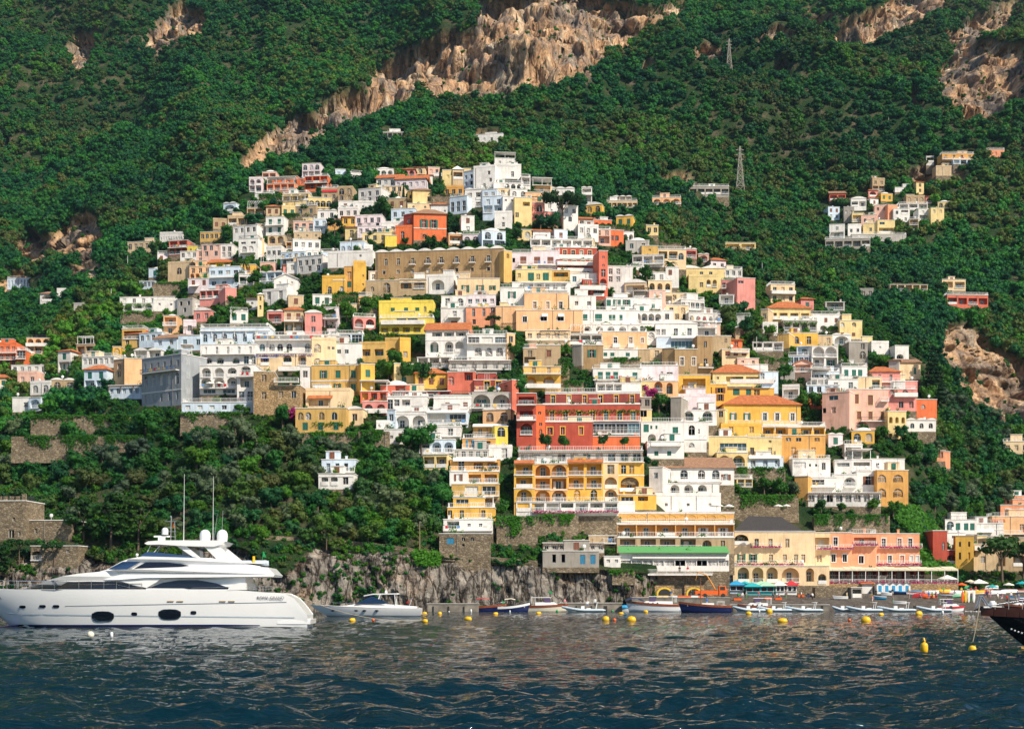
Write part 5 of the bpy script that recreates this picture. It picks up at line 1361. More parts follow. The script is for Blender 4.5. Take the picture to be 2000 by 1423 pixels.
palazzo|1362 1392 656 734|T 6 9 flat|672:w@1378/5x12 708:d@1378/7x16 718:M|brown stone tower with a grey balcony
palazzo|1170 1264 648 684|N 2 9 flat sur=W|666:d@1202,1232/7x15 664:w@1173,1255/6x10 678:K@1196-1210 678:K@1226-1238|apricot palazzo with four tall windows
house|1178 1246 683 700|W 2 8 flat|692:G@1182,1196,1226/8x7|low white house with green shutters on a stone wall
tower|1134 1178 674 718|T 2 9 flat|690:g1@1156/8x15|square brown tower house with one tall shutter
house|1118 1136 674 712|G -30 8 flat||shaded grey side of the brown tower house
terrace_house|1112 1176 652 676|g 0 8 perg|664:b3 672:L|pergola terrace with a curved trellis
round_tower|1247 1269 682 706|t 4 7 flat||smooth rounded tan wall between white and cream houses
house|1268 1298 680 702|c 4 8 flat|690:w1|cream house with a shuttered window above the rubble
house|1158 1253 720 748|W 0 9 rail|733:G3@1165-1210 734:G@1240 742:L|white house with a long balcony over a dark veranda
house|1164 1252 748 772|W 0 9 flat|756:b3@1166-1215/15x12|white veranda house with cream side turret
house|1252 1325 714 744|V 0 9 flat|728:q@1293 728:w@1308/12x3|pale house with blank wall and small round window
house|1252 1325 744 778|N 0 9 flat|754:a@1264,1286/16x22 758:a@1308/12x22|peach storey with tall pink arches
house|1325 1388 732 772|Y 0 9 flat|750:b1@1330-1382/44x22 759:M@1332-1376|mustard yellow house with a dark balcony loggia
house|1233 1273 744 778|y 0 8 flat|758:d@1246 757:x@1257|slim straw house with a white door window
house|1240 1272 776 800|G -6 7 flat|786:w2|small dark stone house by the garden bush
house|1248 1273 800 824|y 0 8 flat|807:w@1257/13x13|cream yellow room with a wide window
house|1392 1428 656 690|t 4 9 flat|665:w@1418/5x8|tan house with a small high window
house|1426 1450 664 684|K 6 8 gable|672:w1|little coral house with an orange roof edge
house|1410 1464 682 712|C 2 9 flat|690:m@1421,1437,1453/9x9 688:L@1426-1462|cream house with three dark red windows
house|1440 1482 700 714|p 2 8 flat|706:q2|low pinkish house beside the garden net
house|1446 1500 712 728|W 2 9 flat|720:C|blank white long house above the tiled roofs
house|1392 1486 728 752|y 2 10 hip|740:b@1435/34x10 740:b@1470/26x10 738:q@1402|yellow house with a small orange hip roof
house|1484 1520 726 766|B 2 8 flat|734:w@1489 748:A@1495 742:L@1485-1515|white and blue house with an arched door
house|1374 1420 750 790|Y 0 10 flat|762:w@1386 762:n@1407/10x10 776:n@1407|mustard house with brown open shutters
house|1420 1512 758 790|Y 0 10 flat|764:G@1438/13x15 766:G@1462/10x13 767:w@1478/12x13 748:K@1425-1510|wide mustard house with green blinds
palazzo|1414 1564 790 832|Y 3 11 hip sur=W|813:g@1432,1459 813:z@1494,1518,1548/8x15 829:L@1420-1560|long yellow villa with a broad orange tiled roof
house|1400 1416 800 838|y -20 9 flat|808:w1 828:q1|shaded yellow end of the long villa
house|1408 1488 832 850|Y 0 8 ter|838:w2|yellow terrace with a wooden fence and parasols
terrace_house|1488 1612 832 850|Y 0 8 rail|842:b5/20x11 834:P/4x8|yellow terrace with a white pergola above
house|1320 1398 774 802|V 0 9 par|794:q@1338|blank pale house with a roof terrace
house|1310 1330 776 824|G -20 8 flat||grey shaded side of the blank pale house
house|1328 1400 801 828|W 0 9 flat|812:a@1345,1382/20x19|white house with two big round arches and terrace
house|1252 1336 824 862|W 0 10 flat|836:G@1262 834:G@1272,1282/4x7 842:G@1319/11x17 854:a3@1262-1330/16x14|white house with green doors and a corner balcony
house|1264 1336 862 893|W 0 9 flat|885:G@1282,1307/8x9 870:L@1270-1330|white lower storey with two green shutters
house|1336 1384 824 860|W 0 9 flat|840:A@1351/13x20 842:x@1365/4x9|tall white house with a green arched window
house|1334 1380 858 880|W 2 8 rail|869:A@1351/11x9|white terrace house with fan shaped window
house|1382 1460 852 886|y 0 10 flat|872:V@1432/52x14 882:L@1405-1458|straw house with a glass balcony room
house|1400 1460 884 914|y 0 9 flat|900:a@1415,1443/24x22|straw arcaded ground floor with a great arch
house|1459 1527 855 892|y 0 10 flat|880:d@1469,1504/8x13 889:M@1462-1478 889:M@1497-1513 862:q@1504|straw house with two green balcony doors
house|1459 1530 892 914|B 0 8 flat|904:w3 894:W@1462-1525/5|white ground floor with blue white awnings
palazzo|1526 1612 850 900|O 2 11 flat|858:w@1540,1560,1596/10x7 881:d@1550,1589/9x16 |bright orange yellow block above white houses
house|1486 1500 604 632|c -25 8 flat|617:w1|shaded grey cream end of the orange roofed villa
villa|1499 1583 602 628|y 3 10 hip|617:b4/16x12 624:L@1510-1580|cream villa with an orange hip roof and awnings
garden_terrace|1530 1596 626 648|G 3 7 flat|638:b4/12x14 628:E/1x7|dark vine covered terrace under the cream villa
house|1584 1641 614 648|W 3 9 flat|625:m@1593,1613,1633/6x9 640:a@1608,1624/12x9|white house with brown shutters next to the cream villa
house|1640 1684 626 660|y 3 9 flat|634:A@1645,1668/9x9 653:m@1645,1667/7x7|straw yellow block with arched windows near the wood
house|1684 1704 657 676|y 3 8 flat||blank straw coloured lower block
house|1540 1598 650 676|Y 3 9 flat|664:A@1555 664:d@1580 |golden terrace house with an arched window
house|1518 1541 652 678|o -25 8 flat||shaded ochre side of the golden terrace house
house|1597 1626 655 676|c 4 8 flat|665:w@1618|beige plain house with a tall window
house|1586 1637 676 718|W 3 9 flat|687:a@1599,1623/23x20 707:b2/22x18|white house with two giant blue arches
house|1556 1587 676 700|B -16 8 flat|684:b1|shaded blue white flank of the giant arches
house|1626 1662 654 672|W 4 8 vault2|664:a1|white low house beside the straw blocks
house|1658 1695 668 706|G 4 8 flat|676:w@1685 693:A@1685|dark stone house with two small windows
house|1702 1736 670 690|W 4 8 par|678:q1|white cottage hidden in shrubs near the tall conifer
house|1748 1775 675 702|W 6 8 flat|696:a1@1758/14x9|white cube house with a grey arch at the cliff
house|1755 1798 708 738|C 4 9 gableb|724:G@1787/5x13|cream house with a tiled roof near the tall conifer
house|1736 1756 704 738|g -25 8 gableb||grey shaded end with a sloped tiled roof
villa|1700 1758 726 762|P 2 10 hip|738:w@1718,1740/6x14 746:L@1702-1765 757:C|pink hotel upper storey with an orange roof
villa|1740 1792 744 770|P 5 9 flat|744:w@1780 765:A@1768|pink hotel bay beside the roof terrace
villa|1700 1790 760 800|P 2 9 flat|765:A@1742,1768/12x11 790:d@1760,1780/9x12 774:K@1745-1790|pink hotel lower storey with fan windows
house|1790 1830 780 814|K 4 8 flat|794:A@1803/9x9|coral garden house with a round window
house|1644 1694 716 738|W 2 8 rail|728:G@1653,1668,1680|white house with roof antennas above the peach palace
terrace_house|1580 1640 726 745|B -4 8 rail|736:w6/7x9|blue glazed pavilion with white railings
house|1618 1676 741 765|W -2 8 flat|752:w2|white house with a long roof terrace full of plants
house|1576 1640 752 768|B -6 7 rail|760:w4|low whitish blue terrace house by the coral arch
house|1668 1722 736 762|C -6 9 flat|750:b1@1702-1720|cream house with a shaded balcony behind the palace
palazzo|1658 1735 760 836|p 3 11 flat sur=C|779:m@1673/8x18 781:m@1700/10x20 811:m@1678,1700,1724/9x15 822:M@1680-1728 783:L@1718-1734 830:a1@1684/22x16|pale peach palace with brown shutters and a stone balcony
palazzo|1606 1659 766 836|p -28 9 flat|776:V@1628/18x9 800:w@1628 800:x@1610|shaded flank of the pale peach palace
house|1580 1606 768 796|K -8 8 flat|782:a1/8x16|orange red house with a dark arched door
house|1734 1770 803 856|y 10 9 flat|820:a3/7x12 850:a3/7x8|straw house with rows of small arches
house|1770 1828 820 840|W 2 8 vault3|831:A@1782,1800,1818/8x10|low white house with three green arched windows
house|1550 1586 710 742|p -4 8 fgable|720:b1 733:b2 726:L|pink gabled house with washing on its balcony
house|1524 1552 716 740|g -14 8 flat|728:w1|grey white shed like house by the dark tree
house|1584 1622 738 760|w -4 8 can|750:b3|white porch house with slim posts
house|1470 1530 668 684|w 0 7 perg|678:b3|garden pavilion with white parasols
house|1540 1580 694 712|B -10 8 rail|703:w4|white stepped terrace wall with planters
house|1548 1622 896 932|W 2 10 flat|908:w@1562/24x12 908:x@1582,1594/4x5 910:d@1609/7x14|white house with two round portholes
house|1630 1665 898 934|W -8 9 flat|907:w@1647/24x7|white house with one very wide window
house|1664 1702 897 922|w 0 9 can|909:b1/32x14|pale loggia house with a wooden canopy
house|1700 1767 896 918|W 2 8 flat|909:w@1714,1746/7x10|white rooftop apartment above the yellow arched block
palazzo|1713 1774 918 986|O 3 10 flat|934:A@1721,1754/20x15 962:A@1721,1754/20x17|golden yellow block with four big round topped windows
palazzo|1673 1714 920 962|W 0 9 flat|938:n@1696/11x17|beige white palazzo face with one brown double door
house|1552 1578 930 974|O -25 8 flat||ochre shaded flank by the vegetable garden
house|1576 1634 932 966|W 0 9 flat|941:V@1593/34x10 950:L@1576-1632|white house with a wide blue window and balcony
house|1633 1674 926 962|W -4 9 flat|940:a@1660/22x16 951:L@1648-1672|white house with an arched balcony beside the beige palazzo
terrace_house|1576 1720 962 986|w 0 8 flat|973:w8/12x14 964:B/4x9|shady ground floor behind a vine pergola
house|1829 1846 880 898|S 0 7 flat|888:w1|small salmon hut high among the trees
house|1842 1856 882 912|S 8 7 flat||salmon tower stub in the trees
house|1290 1434 914 944|W 2 10 gableb|926:A@1303,1336,1370,1398/15x18 931:n@1418/9x12 940:L@1290-1410|white house with four arched brown shuttered windows
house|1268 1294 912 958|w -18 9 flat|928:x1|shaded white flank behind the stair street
house|1294 1405 944 972|W 2 9 flat|956:a3@1305-1385/18x20|white arcaded lower floor with sunshades and flowers
terrace|1280 1408 968 996|W 2 8 par|985:q3|broad white terrace wall under the arcaded house
house|1425 1470 935 950|y 2 8 rail|942:b3|cream veranda with wooden rails by the garden
beach_hotel|1205 1434 1000 1022|O 0 12 flat|1008:E@1300-1301/1x1 1002:C 1018:C|deep yellow top wall of the seafront hotel with blind arches
beach_hotel|1205 1434 1022 1050|O 0 12 flat|1036:b6/36x23 1047:L@1206-1432/6 1023:C|seafront hotel upper gallery with white posts
beach_hotel|1205 1434 1050 1078|t 0 12 flat|1062:b@1226,1266,1304,1344/30x20 1064:a@1381/18x20 1063:d@1412/8x16 1073:F@1244-1370/7|seafront hotel lower gallery with magenta flower boxes
restaurant|1212 1424 1080 1114|W 0 12 flat|1099:w10/20x11 1088:W@1235-1420/4|long seafront restaurant with a green felt roof and white blinds
beach_hotel|1432 1592 1036 1105|C 0 12 none|1037:C 1053:a@1448/28x20 1060:d@1478,1505,1538/8x17 1090:g@1448,1471 1090:d@1506,1533,1555,1569/8x16 1068:F@1465-1525/7 1102:F@1438-1568/7 1038:C|cream seafront hotel with flower balconies
beach_hotel|1590 1622 1040 1106|C 0 11 flat|1060:b1/28x22 1090:w1@1600 1072:F|cream corner bay of the seafront hotel
arcade|1432 1620 1105 1140|C 0 11 flat|1122:a@1452,1480,1508/22x30 1122:a@1544/34x28 1122:a@1582/16x26 1130:a@1606/16x20|cream ground floor arcade facing the beach kiosks
beach_hotel|1620 1664 1040 1106|S 0 11 flat sur=W|1057:d@1632/9x16 1089:d@1628,1650/9x15 1071:F|salmon seafront house with a white corner strip
beach_hotel|1662 1712 1042 1106|S 0 11 flat sur=W|1057:b1@1668-1712/44x16 1092:d@1682/9x15 1064:F|salmon seafront house with a white canopy loggia
beach_hotel|1712 1796 1042 1106|S 2 11 flat sur=W|1059:d@1726,1757,1778/8x16 1091:d@1712,1738,1762/8x15 1090:Z@1780,1792/7x12 1069:F@1716-1800/6 1102:F@1700-1798/6|long salmon seafront hotel with white window frames
veranda|1582 1806 1112 1134|r 0 10 flat|1122:b12/17x16|long shaded beach restaurant behind thin posts
house|1846 1908 1015 1040|W 3 9 flat|1026:A@1856 1028:G@1871,1887,1899/9x14|white house with dark green arched doors near the beach
house|1848 1886 1040 1066|W 3 8 flat|1048:q@1862 1056:A@1860|white lower wall above the red arch
house|1822 1850 1036 1098|R 3 9 flat|1066:A1@1843/5x16|tall dark red house with a creeper
arch_house|1840 1872 1074 1100|R 3 8 flat|1092:a1@1858/20x18|dark red bridge arch joining the houses
house|1866 1902 1046 1112|Y -14 9 flat|1062:x2/4x10 1085:x2/4x14|mustard yellow corner house near the beach stair
house|1886 1950 1062 1112|c 4 9 flat|1078:A@1896 1098:A@1893/6x13 1092:w@1920/9x13 1073:K@1900-1918|sandy house with a stone balcony behind the big pine
house|1888 1928 1046 1064|y 3 8 flat||straw coloured roof storey behind the big pine
hotel|1938 2040 1008 1050|N 0 10 flat|1030:d@1950,1996/9x14 1018:O@1938-1962/4 1042:L|peach hotel with small orange awnings at the edge
hotel|1954 2050 986 1009|S 0 9 flat sur=W|1000:w@1969,1997/9x12 |salmon boarded upper floor of the edge hotel
hotel|1958 2050 968 986|S 0 8 flat|978:V2@1962-2040/30x10|glazed rooftop floor of the edge hotel
house|1900 1960 1022 1044|W 0 8 flat|1034:C 1038:W@1905-1940/5|white stepped terraces between beach houses
beach_bar|1932 2050 1050 1112|t 0 9 flat|1070:w3/9x10 1095:b3/24x20|stone house behind the big pine with dark bays
house|1960 2010 862 884|C -6 8 flat|874:w3|half seen cream house at the frame's wooded edge
house|1662 1692 388 410|W -6 8 vault1|398:b2|white barrel vaulted house atop the far cluster
house|1648 1668 404 434|G -8 7 flat|414:x2|dark stepped stone house in the far cluster
house|1708 1735 400 430|p -10 9 flat|408:w2|pink house in shade in the far cluster
house|1734 1753 400 430|S 12 9 flat|418:w1|salmon sunlit gable in the far cluster
house|1664 1687 416 438|y -4 8 flat|425:b1 434:L|straw yellow house with one bay in the far cluster
house|1682 1712 420 440|p -10 8 flat|430:w2|dusty pink terraces in the far cluster
house|1714 1748 430 456|y 3 8 flat|436:V@1723/10x5 450:b1|straw yellow house with blue window in the far cluster
house|1686 1715 436 458|y -10 8 flat|448:w1|low straw yellow annex in the far cluster
house|1745 1777 408 432|W 3 8 flat|415:w@1752 414:b@1767/14x8 428:w2|white house with a yellow awning strip in the far cluster
house|1794 1820 408 434|W 3 8 flat|415:w@1803 425:b1|white house over a grey wall in the far cluster
house|1818 1844 406 440|y 5 8 flat|413:w2 432:w1|straw house at the end of the far cluster
house|1770 1806 384 400|t 0 8 par|390:A3|stone house with three arched windows crowning the far cluster
house|1756 1812 398 410|w 0 8 rail|404:b3|long grey veranda in the far cluster
house|1620 1650 438 466|W -8 8 flat|446:w1 458:b1|white steep house at the foot of the far cluster
house|1656 1682 440 460|W -6 8 par|450:w2|white cube among shrubs in the far cluster
terrace_wall|1612 1700 466 486|G -6 6 rail|476:b5|dark road terrace below the far cluster
terrace_wall|1664 1770 458 470|g 2 6 rail||pale retaining terrace below the far cluster
house|1748 1790 366 374|W 0 7 flat||white roof terrace with chimney high over the far cluster
villa|1840 1902 300 314|O 2 8 flat|306:w4 312:L|orange villa high on the wooded slope
villa|1862 1902 312 320|B 2 6 flat|316:b3|white porch below the high orange villa
house|1809 1824 305 322|w -4 6 flat|312:b1|tiny grey house beside the high orange villa
house|1828 1874 326 342|c 0 7 par||cream garden walls below the high orange villa
house|1928 1962 292 306|S 0 7 flat|300:w3|salmon farmhouse at the top of the wood
house|1620 1652 378 391|k -4 7 gableb|386:b2|dark farmhouse with a tiled roof in the wood
house|1185 1245 392 408|c 0 8 flat|402:b6 406:M|brown veranda house alone on the terraced slope
house|1198 1234 384 393|c 0 7 vault3|388:b3|small top storey with three vaults on the terraced slope
house|1274 1330 386 404|N -4 8 flat|394:a3 400:L|peach farmhouse with arches on the slope
house|1346 1424 364 384|G 0 9 rail|374:b5|grey terraced building near the pylon
house|1262 1286 440 458|y 0 7 flat|449:w2|cream cottage among the terraces
house|1416 1476 474 490|y 2 7 flat|482:b2|yellow cottage with a dark roof in the wood
house|924 982 262 280|W -10 8 flat|272:w4 270:b1@930-945|white modern villa alone high in the wood
house|748 794 258 270|G 0 7 flat|265:b5|grey stone hut under the great cliff
house|1840 1886 546 566|C 3 8 flat|556:b2|cream house alone on the wooded spur
house|1738 1812 556 568|c 2 7 flat|562:b5|long cream roadside house on the spur
house|1680 1706 564 582|G -6 7 flat|573:w2|grey kiosk house at the road bend on the spur
house|1850 1930 576 600|k 4 7 rail|588:b4|brick terraces below the cream house on the spur
viaduct|1612 1650 590 604|g 0 5 flat|598:b1|small concrete viaduct crossing a gully
house|628 694 897 925|B -4 9 flat|912:x@641,659,676/8x16 921:L|white house with dark windows alone on the green slope
house|622 690 925 952|W -4 8 flat|938:a2@625-662/14x18 938:w@675 930:C|white arched lower floor of the lone slope house
house|24 58 776 802|W -6 8 flat|790:w@50/8x9|white box house among the terraced gardens
house|56 80 776 800|B -20 8 flat|788:a1|shaded arched end of the white garden house
tower|-30 50 978 1056|H -4 10 flat|1014:x@27/6x7 1042:w@22 1042:x@38/4x9|old square stone watchtower with battlements
stone_house|50 140 1016 1052|H -4 8 flat|1036:x@52,70/6x9|low stone house attached to the watchtower
stone_house|60 152 1066 1104|H -6 8 flat|1076:w@132/6x6 1084:a@70/24x18|stone boathouse on the rocks with an arch
pavilion|1060 1180 1060 1076|g 0 8 flat|1068:w8/8x8 1062:B/3x8|long grey bathing cabin row over the rocks
house|1060 1170 1076 1104|G 0 8 flat|1090:x@1082,1100/8x16 1092:U@1138,1158/10x18|stone cabins with light blue doors above the rocks
stone_house|858 958 1042 1082|H 0 7 flat|1052:A@905,922/7x7 1056:U@880/14x12 1068:x@870/8x16 1064:x@905/5x5|rough stone base house under the terraced flats
house|1180 1212 1086 1104|W 0 7 flat|1095:q2|little white wall house beside the restaurant
house|1150 1204 1046 1064|t 0 7 flat|1055:d@1194 1060:L@1176-1206|stone house with a glazed balcony by the seafront hotel
'''
ORD = []
for ln in TOWN.strip().split('\n'):
 q = ln.split('|')
 if len(q) != 5: print('BAD', ln); continue
 x0, x1, yt, yb = [float(a) for a in q[1].split()]
 o = q[2].split(); kw = {}
 for e in o[4:]:
  k, v = e.split('='); kw[k] = float(v) if k == 'Y' else v
 nm = q[0]; cat = {'hotel_wing': 'hotel', 'beach_hotel': 'hotel', 'terrace_house': 'house', 'tower_house': 'house', 'stone_house': 'house'}.get(nm, nm.replace('_', ' '))
 ORD.append((nm, x0, x1, yt, yb, o[0], q[4], float(o[1]), float(o[2]), o[3], q[3], cat, kw))
HOUSES = {}
for (nm, x0, x1, yt, yb, c, lab, yaw, dep, roof, rows, cat, kw) in ORD:
 HOUSES[lab] = house(nm, x0, x1, yt, yb, c, lab, yaw, dep, roof, rows, cat, **kw)
def H_(s):
 for k in HOUSES:
  if s in k: return HOUSES[k]
# name letters of the cream hotel
h = H_('deep arched balconies')
lettering(h.root, 'MONTEMARE', h.U(519), -.12, h.Vz(697), 1.05, BLUEL); lettering(h.root, 'HOTEL', h.U(518), -.12, h.Vz(702.5), .7, BLUEL)
lettering(h.root, 'RISTORANTE IL CAPITANO', h.U(576), -.12, h.Vz(696), .85, BLUEL)
# green felt roof of the seafront restaurant, dark reed roof, hip rows
h = H_('green felt roof')
e = MB(); a, b = h.U(1208), h.U(1424); z0 = h.H + .18
e.add([(a, -1.0, z0), (b, -1.0, z0), (b, 4, z0 + 1.5), (a, 4, z0 + 1.5), (a, -1.0, z0 - .12), (b, -1.0, z0 - .12), (b, 4, z0 + 1.3), (a, 4, z0 + 1.3)], [(0, 1, 2, 3), (4, 7, 6, 5), (0, 4, 5, 1), (1, 5, 6, 2), (0, 3, 7, 4)])
e.build('roof_felt', AWN_G, h.root)
h = H_('with blind arches')
e = MB()
for i in range(10):
 x0, x1 = h.U(1226 + i * 19.5), h.U(1243 + i * 19.5); z0 = h.Vz(1014.5)
 pts = outline(x0, x1, z0, z0 + 1.25, True)
 ring = [((p[0] - (x0 + x1) / 2) * .88 + (x0 + x1) / 2, z0 + (p[1] - z0) * .86) for p in pts]; n = len(pts)
 v = [(p[0], -.1, p[1]) for p in pts] + [(p[0], -.1, p[1]) for p in ring] + [(p[0], 0, p[1]) for p in pts]+ [(p[0], 0, p[1]) for p in ring]
 e.add(v, [(k, (k + 1) % n, n + (k + 1) % n, n + k) for k in range(n)] + [(k, 2 * n + k, 2 * n + (k + 1) % n, (k + 1) % n) for k in range(n)]+ [(n+k, 3 * n + k, 3 * n + (k + 1) % n, n+(k + 1) % n) for k in range(n)])
e.build('blind_arch', wallmat('Y'), h.root)
# reed roof over the neighbouring restaurant terrace
Yr = H_('cream seafront hotel with').Y + .6
c0 = at(1505, 1040, Yr); root = empty('reed_roof_terrace', c0, 'restaurant terrace under a dark reed roof on the cream hotel', 'restaurant')
k = Yr / F; e = MB(); a, b = -75 * k, 82 * k
e.add([(a, 0, 0.2), (b, 0, -1.0), (b - 6, 7, 4.1), (a + 5, 7, 4.4), (a, .0, 0), (b, .0, -1.2)], [(0, 1, 2, 3), (4, 5, 1, 0), (1, 5, 2), (0, 3, 4)]); e.build('reed_roof', SLATE, root)
e = MB()
for i in range(9): e.box(a + 1 + (b - a - 2) * i / 8 - .07, a + 1 + (b - a - 2) * i / 8 + .07, .4, .54, -2.6, 1.2)
railing(e, a, b, .2, -2.6, 1.0, .4, False); e.build('post', IRON, root)
rr = random.Random(3); V2, F2 = [], []
leaf_quads(rr, [(Vector((rr.uniform(a + 1, b - 4), rr.uniform(.8, 1.6), rr.uniform(-2.4, -.5))), Vector((0, -1, .3))) for _ in range(700)], .22, V2, F2); e = MB(); e.add(V2, F2); e.build('planting', LEAF_G, root, fix=False)
FOOT.append((1430, 1590, 1000, 1040))
# ---------------------------------------------------------------- walls, trees, poles
def stone_wall(x0, x1, yt, yb, label, yaw=0, name='retaining_wall', col='H'):
 h = house(name, x0, x1, yt, yb, col, label, yaw, 2.2, 'none', '', 'wall', sink=2.5, foot=x0 > 800)
 h.root['kind'] = 'thing'; rr = random.Random(int(x0)); V2, F2, P = [], [], []
 for _ in range(int(h.W / .8) + 1):
  cx_ = rr.uniform(-h.W / 2, h.W / 2); w_ = rr.uniform(.4, 1.6); d_ = rr.uniform(.3, 1) * h.H * rr.choice((.4, .9))
  P += [(Vector((rr.gauss(cx_, w_ * .5), -.12 - rr.random() * .3, h.H + .25 - d_ * rr.random() ** 1.5)), Vector((0, -1, .5))) for _ in range(int(30 * w_ * max(.6, d_)))]
 leaf_quads(rr, P, .24, V2, F2); e = MB(); e.add(V2, F2); e.build('creeper', LEAF_IVY, h.root, fix=False)
 return h
for a in [(60,252,812,838,'upper garden terrace wall with yellow vines above'), (22,276,852,884,'long brown terrace wall with blind arches'), (352,470,806,832,'rough retaining wall right under the pool terrace'),
   (455,475,822,846,'short tawny buttress wall beside the round olive'), (500,530,858,890,'narrow rubble wall panel in the green slope'), (590,700,846,862,'rubble wall under the ochre house'),
   (700,760,842,872,'grey rubble wall beside the small white house'), (1092,1140,745,775,'rocky wall beside the egg yellow house'), (1178,1250,700,716,'stone wall under green shuttered house'),
   (1432,1534,914,934,'plain grey wall under the white awnings'), (1400,1560,968,1000,'rubble wall behind the beach hotel terrace'), (1590,1738,1006,1034,'broad rubble wall above the salmon hotel'),
   (970,1050,1010,1060,'tall stained wall right of the flats'), (1050,1130,1006,1040,'rocky retaining wall under the golden hotel'), (1196,1240,1114,1128,'low wall edge of the seafront restaurant'),
   (715,800,602,622,'mossy wall behind the lemon villa'), (1090,1112,700,745,'steep garden wall with hanging plants'), (560,612,456,470,'dry stone wall above the cream terrace'),
   (555,620,418,432,'grey retaining wall with a dark garage door'), (505,556,380,398,'old stone wall under the terracotta villa'), (300,380,552,566,'long rough wall beneath the sandy palazzo'),
   (235,300,608,630,'brown dry stone wall below the vine arcade'), (1130,1230,440,452,'terrace wall in the vineyard'), (1270,1330,470,480,'crumbling wall by the cream house with railing'),
   (1610,1660,640,650,'low wall along the wood'), (1480,1540,700,716,'planted terrace wall with white blossoms'), (845,900,380,392,'small wall under the church cottage'),
   (880,1008,492,500,'wall top behind the long tan palazzo')]:
 stone_wall(a[0], a[1], a[2], a[3], a[4])
for h_ in HOUSES.values(): h_.root['kind'] = 'thing'
# small houses filling the gaps between the ones above
CN = dict(W='white', w='greyish white', C='cream', c='sandy', t='tan', y='straw yellow', p='pale pink', N='apricot', B='bluish white', Y='yellow', V='lilac white', P='rose')
def fillers(n, poly=None, sd=91):
 rr = random.Random(sd); poly = poly or [(330,500),(520,350),(900,330),(1130,385),(1300,470),(1470,560),(1690,650),(1820,760),(1790,860),(1560,930),(1290,900),(1000,880),(960,1000),(870,1000),(830,880),(700,830),(600,790),(350,780),(235,700),(240,610)]
 done = set(); k = 0; c = 0
 hs_ = [(l, h) for l, h in HOUSES.items()]; rect = [(l, topx(h.loc)) for l, h in hs_]
 while c < n and k < 60000:
  k += 1; x, y = rr.uniform(-20, 1860), rr.uniform(340, 1010)
  if not bool(inpoly(np.array(x), np.array(y), poly)): continue
  Y = gdepth(x, y); w = rr.uniform(3.8, 8.5) / Y * F; hh = rr.choice((3.2, 3.6, 5.8, 6.4)) / Y * F
  if any(x - w / 2 < b - 2 and x + w / 2 > a + 2 and y - hh < d_ - 3 and y > c_ + 3 for (a, b, c_, d_) in FOOT): continue
  l, (nx_, ny_) = min(rect, key=lambda q: abs(q[1][0] - x) + 1.6 * abs(q[1][1] - y)); sh = l.split(' with ')[0].split(' under ')[0].split(' beside ')[0].split(' of ')[0].split(' in ')[0].split()[:5]
  if sh[-1] in ('the', 'a', 'and', 'over', 'on', 'above', 'below', 'between'): sh = sh[:-1]
  di = ('below' if y > ny_ + 8 else 'above' if y < ny_ - 16 else 'close to'); col = rr.choice('WWWwCCcytpNBYVPt'); wn = rr.choice((('G', 'green shutters'), ('m', 'brown shutters'), ('w', 'plain windows'), ('A', 'arched windows'), ('b', 'dark bays'), ('a', 'round arches')))
  lab = 'small %s house with %s %s the %s' % (CN[col], wn[1], di, ' '.join(sh))
  if lab in done or len(lab.split()) > 16: continue
  done.add(lab); yc = [y - hh * .45] if hh * Y / F < 4.5 else [y - hh * .73, y - hh * .26]; nn = max(1, int(w * Y / F / 2.6))
  rows = ' '.join('%.1f:%s%d' % (q, wn[0] if i == 0 else rr.choice((wn[0], 'w', 'b')), nn) for i, q in enumerate(yc)) + (' %.1f:%s' % (y - hh * .5, rr.choice('LK')) if len(yc) > 1 and rr.random() < .5 else '')
  h = house('house', x - w / 2, x + w / 2, y - hh, y, col, lab, rr.uniform(-16, 14), rr.uniform(5, 7.5), rr.choice(('flat', 'flat', 'par', 'rail', 'vault1', 'vault2', 'hip', 'perg', 'dome')), rows, 'house', seed=k)
  h.root['kind'] = 'thing'; c += 1
 print('fillers', c)
fillers(66)
fillers(9, [(1605,460),(1645,405),(1700,372),(1800,376),(1860,395),(1855,440),(1770,460),(1700,470)], 5)
fillers(9, [(-15,735),(60,690),(160,690),(230,720),(220,770),(80,775),(-15,790)], 6)
def ivy(poly, n, size, label, name='creeper', mat=LEAF_IVY, off=.8, cat='creeper', seed=1, Yh=None):
 rr = random.Random(seed); xs = [p[0] for p in poly]; ys = [p[1] for p in poly]; V2, F2 = [], []; c = None; k = 0
 V2, F2, P = [], [], []
 while len(P) < n and k < n * 8:
  k += 1; x, y = rr.uniform(min(xs), max(xs)), rr.uniform(min(ys), max(ys))
  if not bool(inpoly(np.array(x), np.array(y), poly)): continue
  g = ground(x, y) if Yh is None else at(x, y, Yh)
  P.append((g + Vector((rr.gauss(0, .2), -abs(rr.gauss(0, off)) - .1, rr.gauss(0, .3) + .2)), Vector((0, -1, .5))))
 o0 = P[0][0].copy(); P = [(p - o0, nn) for p, nn in P]
 leaf_quads(rr, P, size, V2, F2); e = MB(); e.add(V2, F2); o = e.build(name, mat, None, fix=False); o.location = o0; tag(o, label, cat)
 return o
ivy([(905,455),(1010,462),(1012,490),(915,492)], 5200, .42, 'bright green creeper covering the wall under the hilltop terrace')
ivy([(1742,985),(1790,990),(1830,1030),(1862,1090),(1866,1115),(1802,1118),(1790,1050),(1742,1010)], 7000, .4, 'dark green ivy falling down beside the salmon hotel', seed=2)
ivy([(905,905),(935,890),(975,920),(985,960),(1000,980),(985,1000),(968,960),(966,920)], 1200, .3, 'creeper between the flats and the golden hotel', seed=3)
ivy([(600,590),(640,575),(745,575),(750,620),(700,640),(620,640)], 3800, .42, 'leafy vineyard slope beside the lemon villa', seed=4, name='vine_slope')
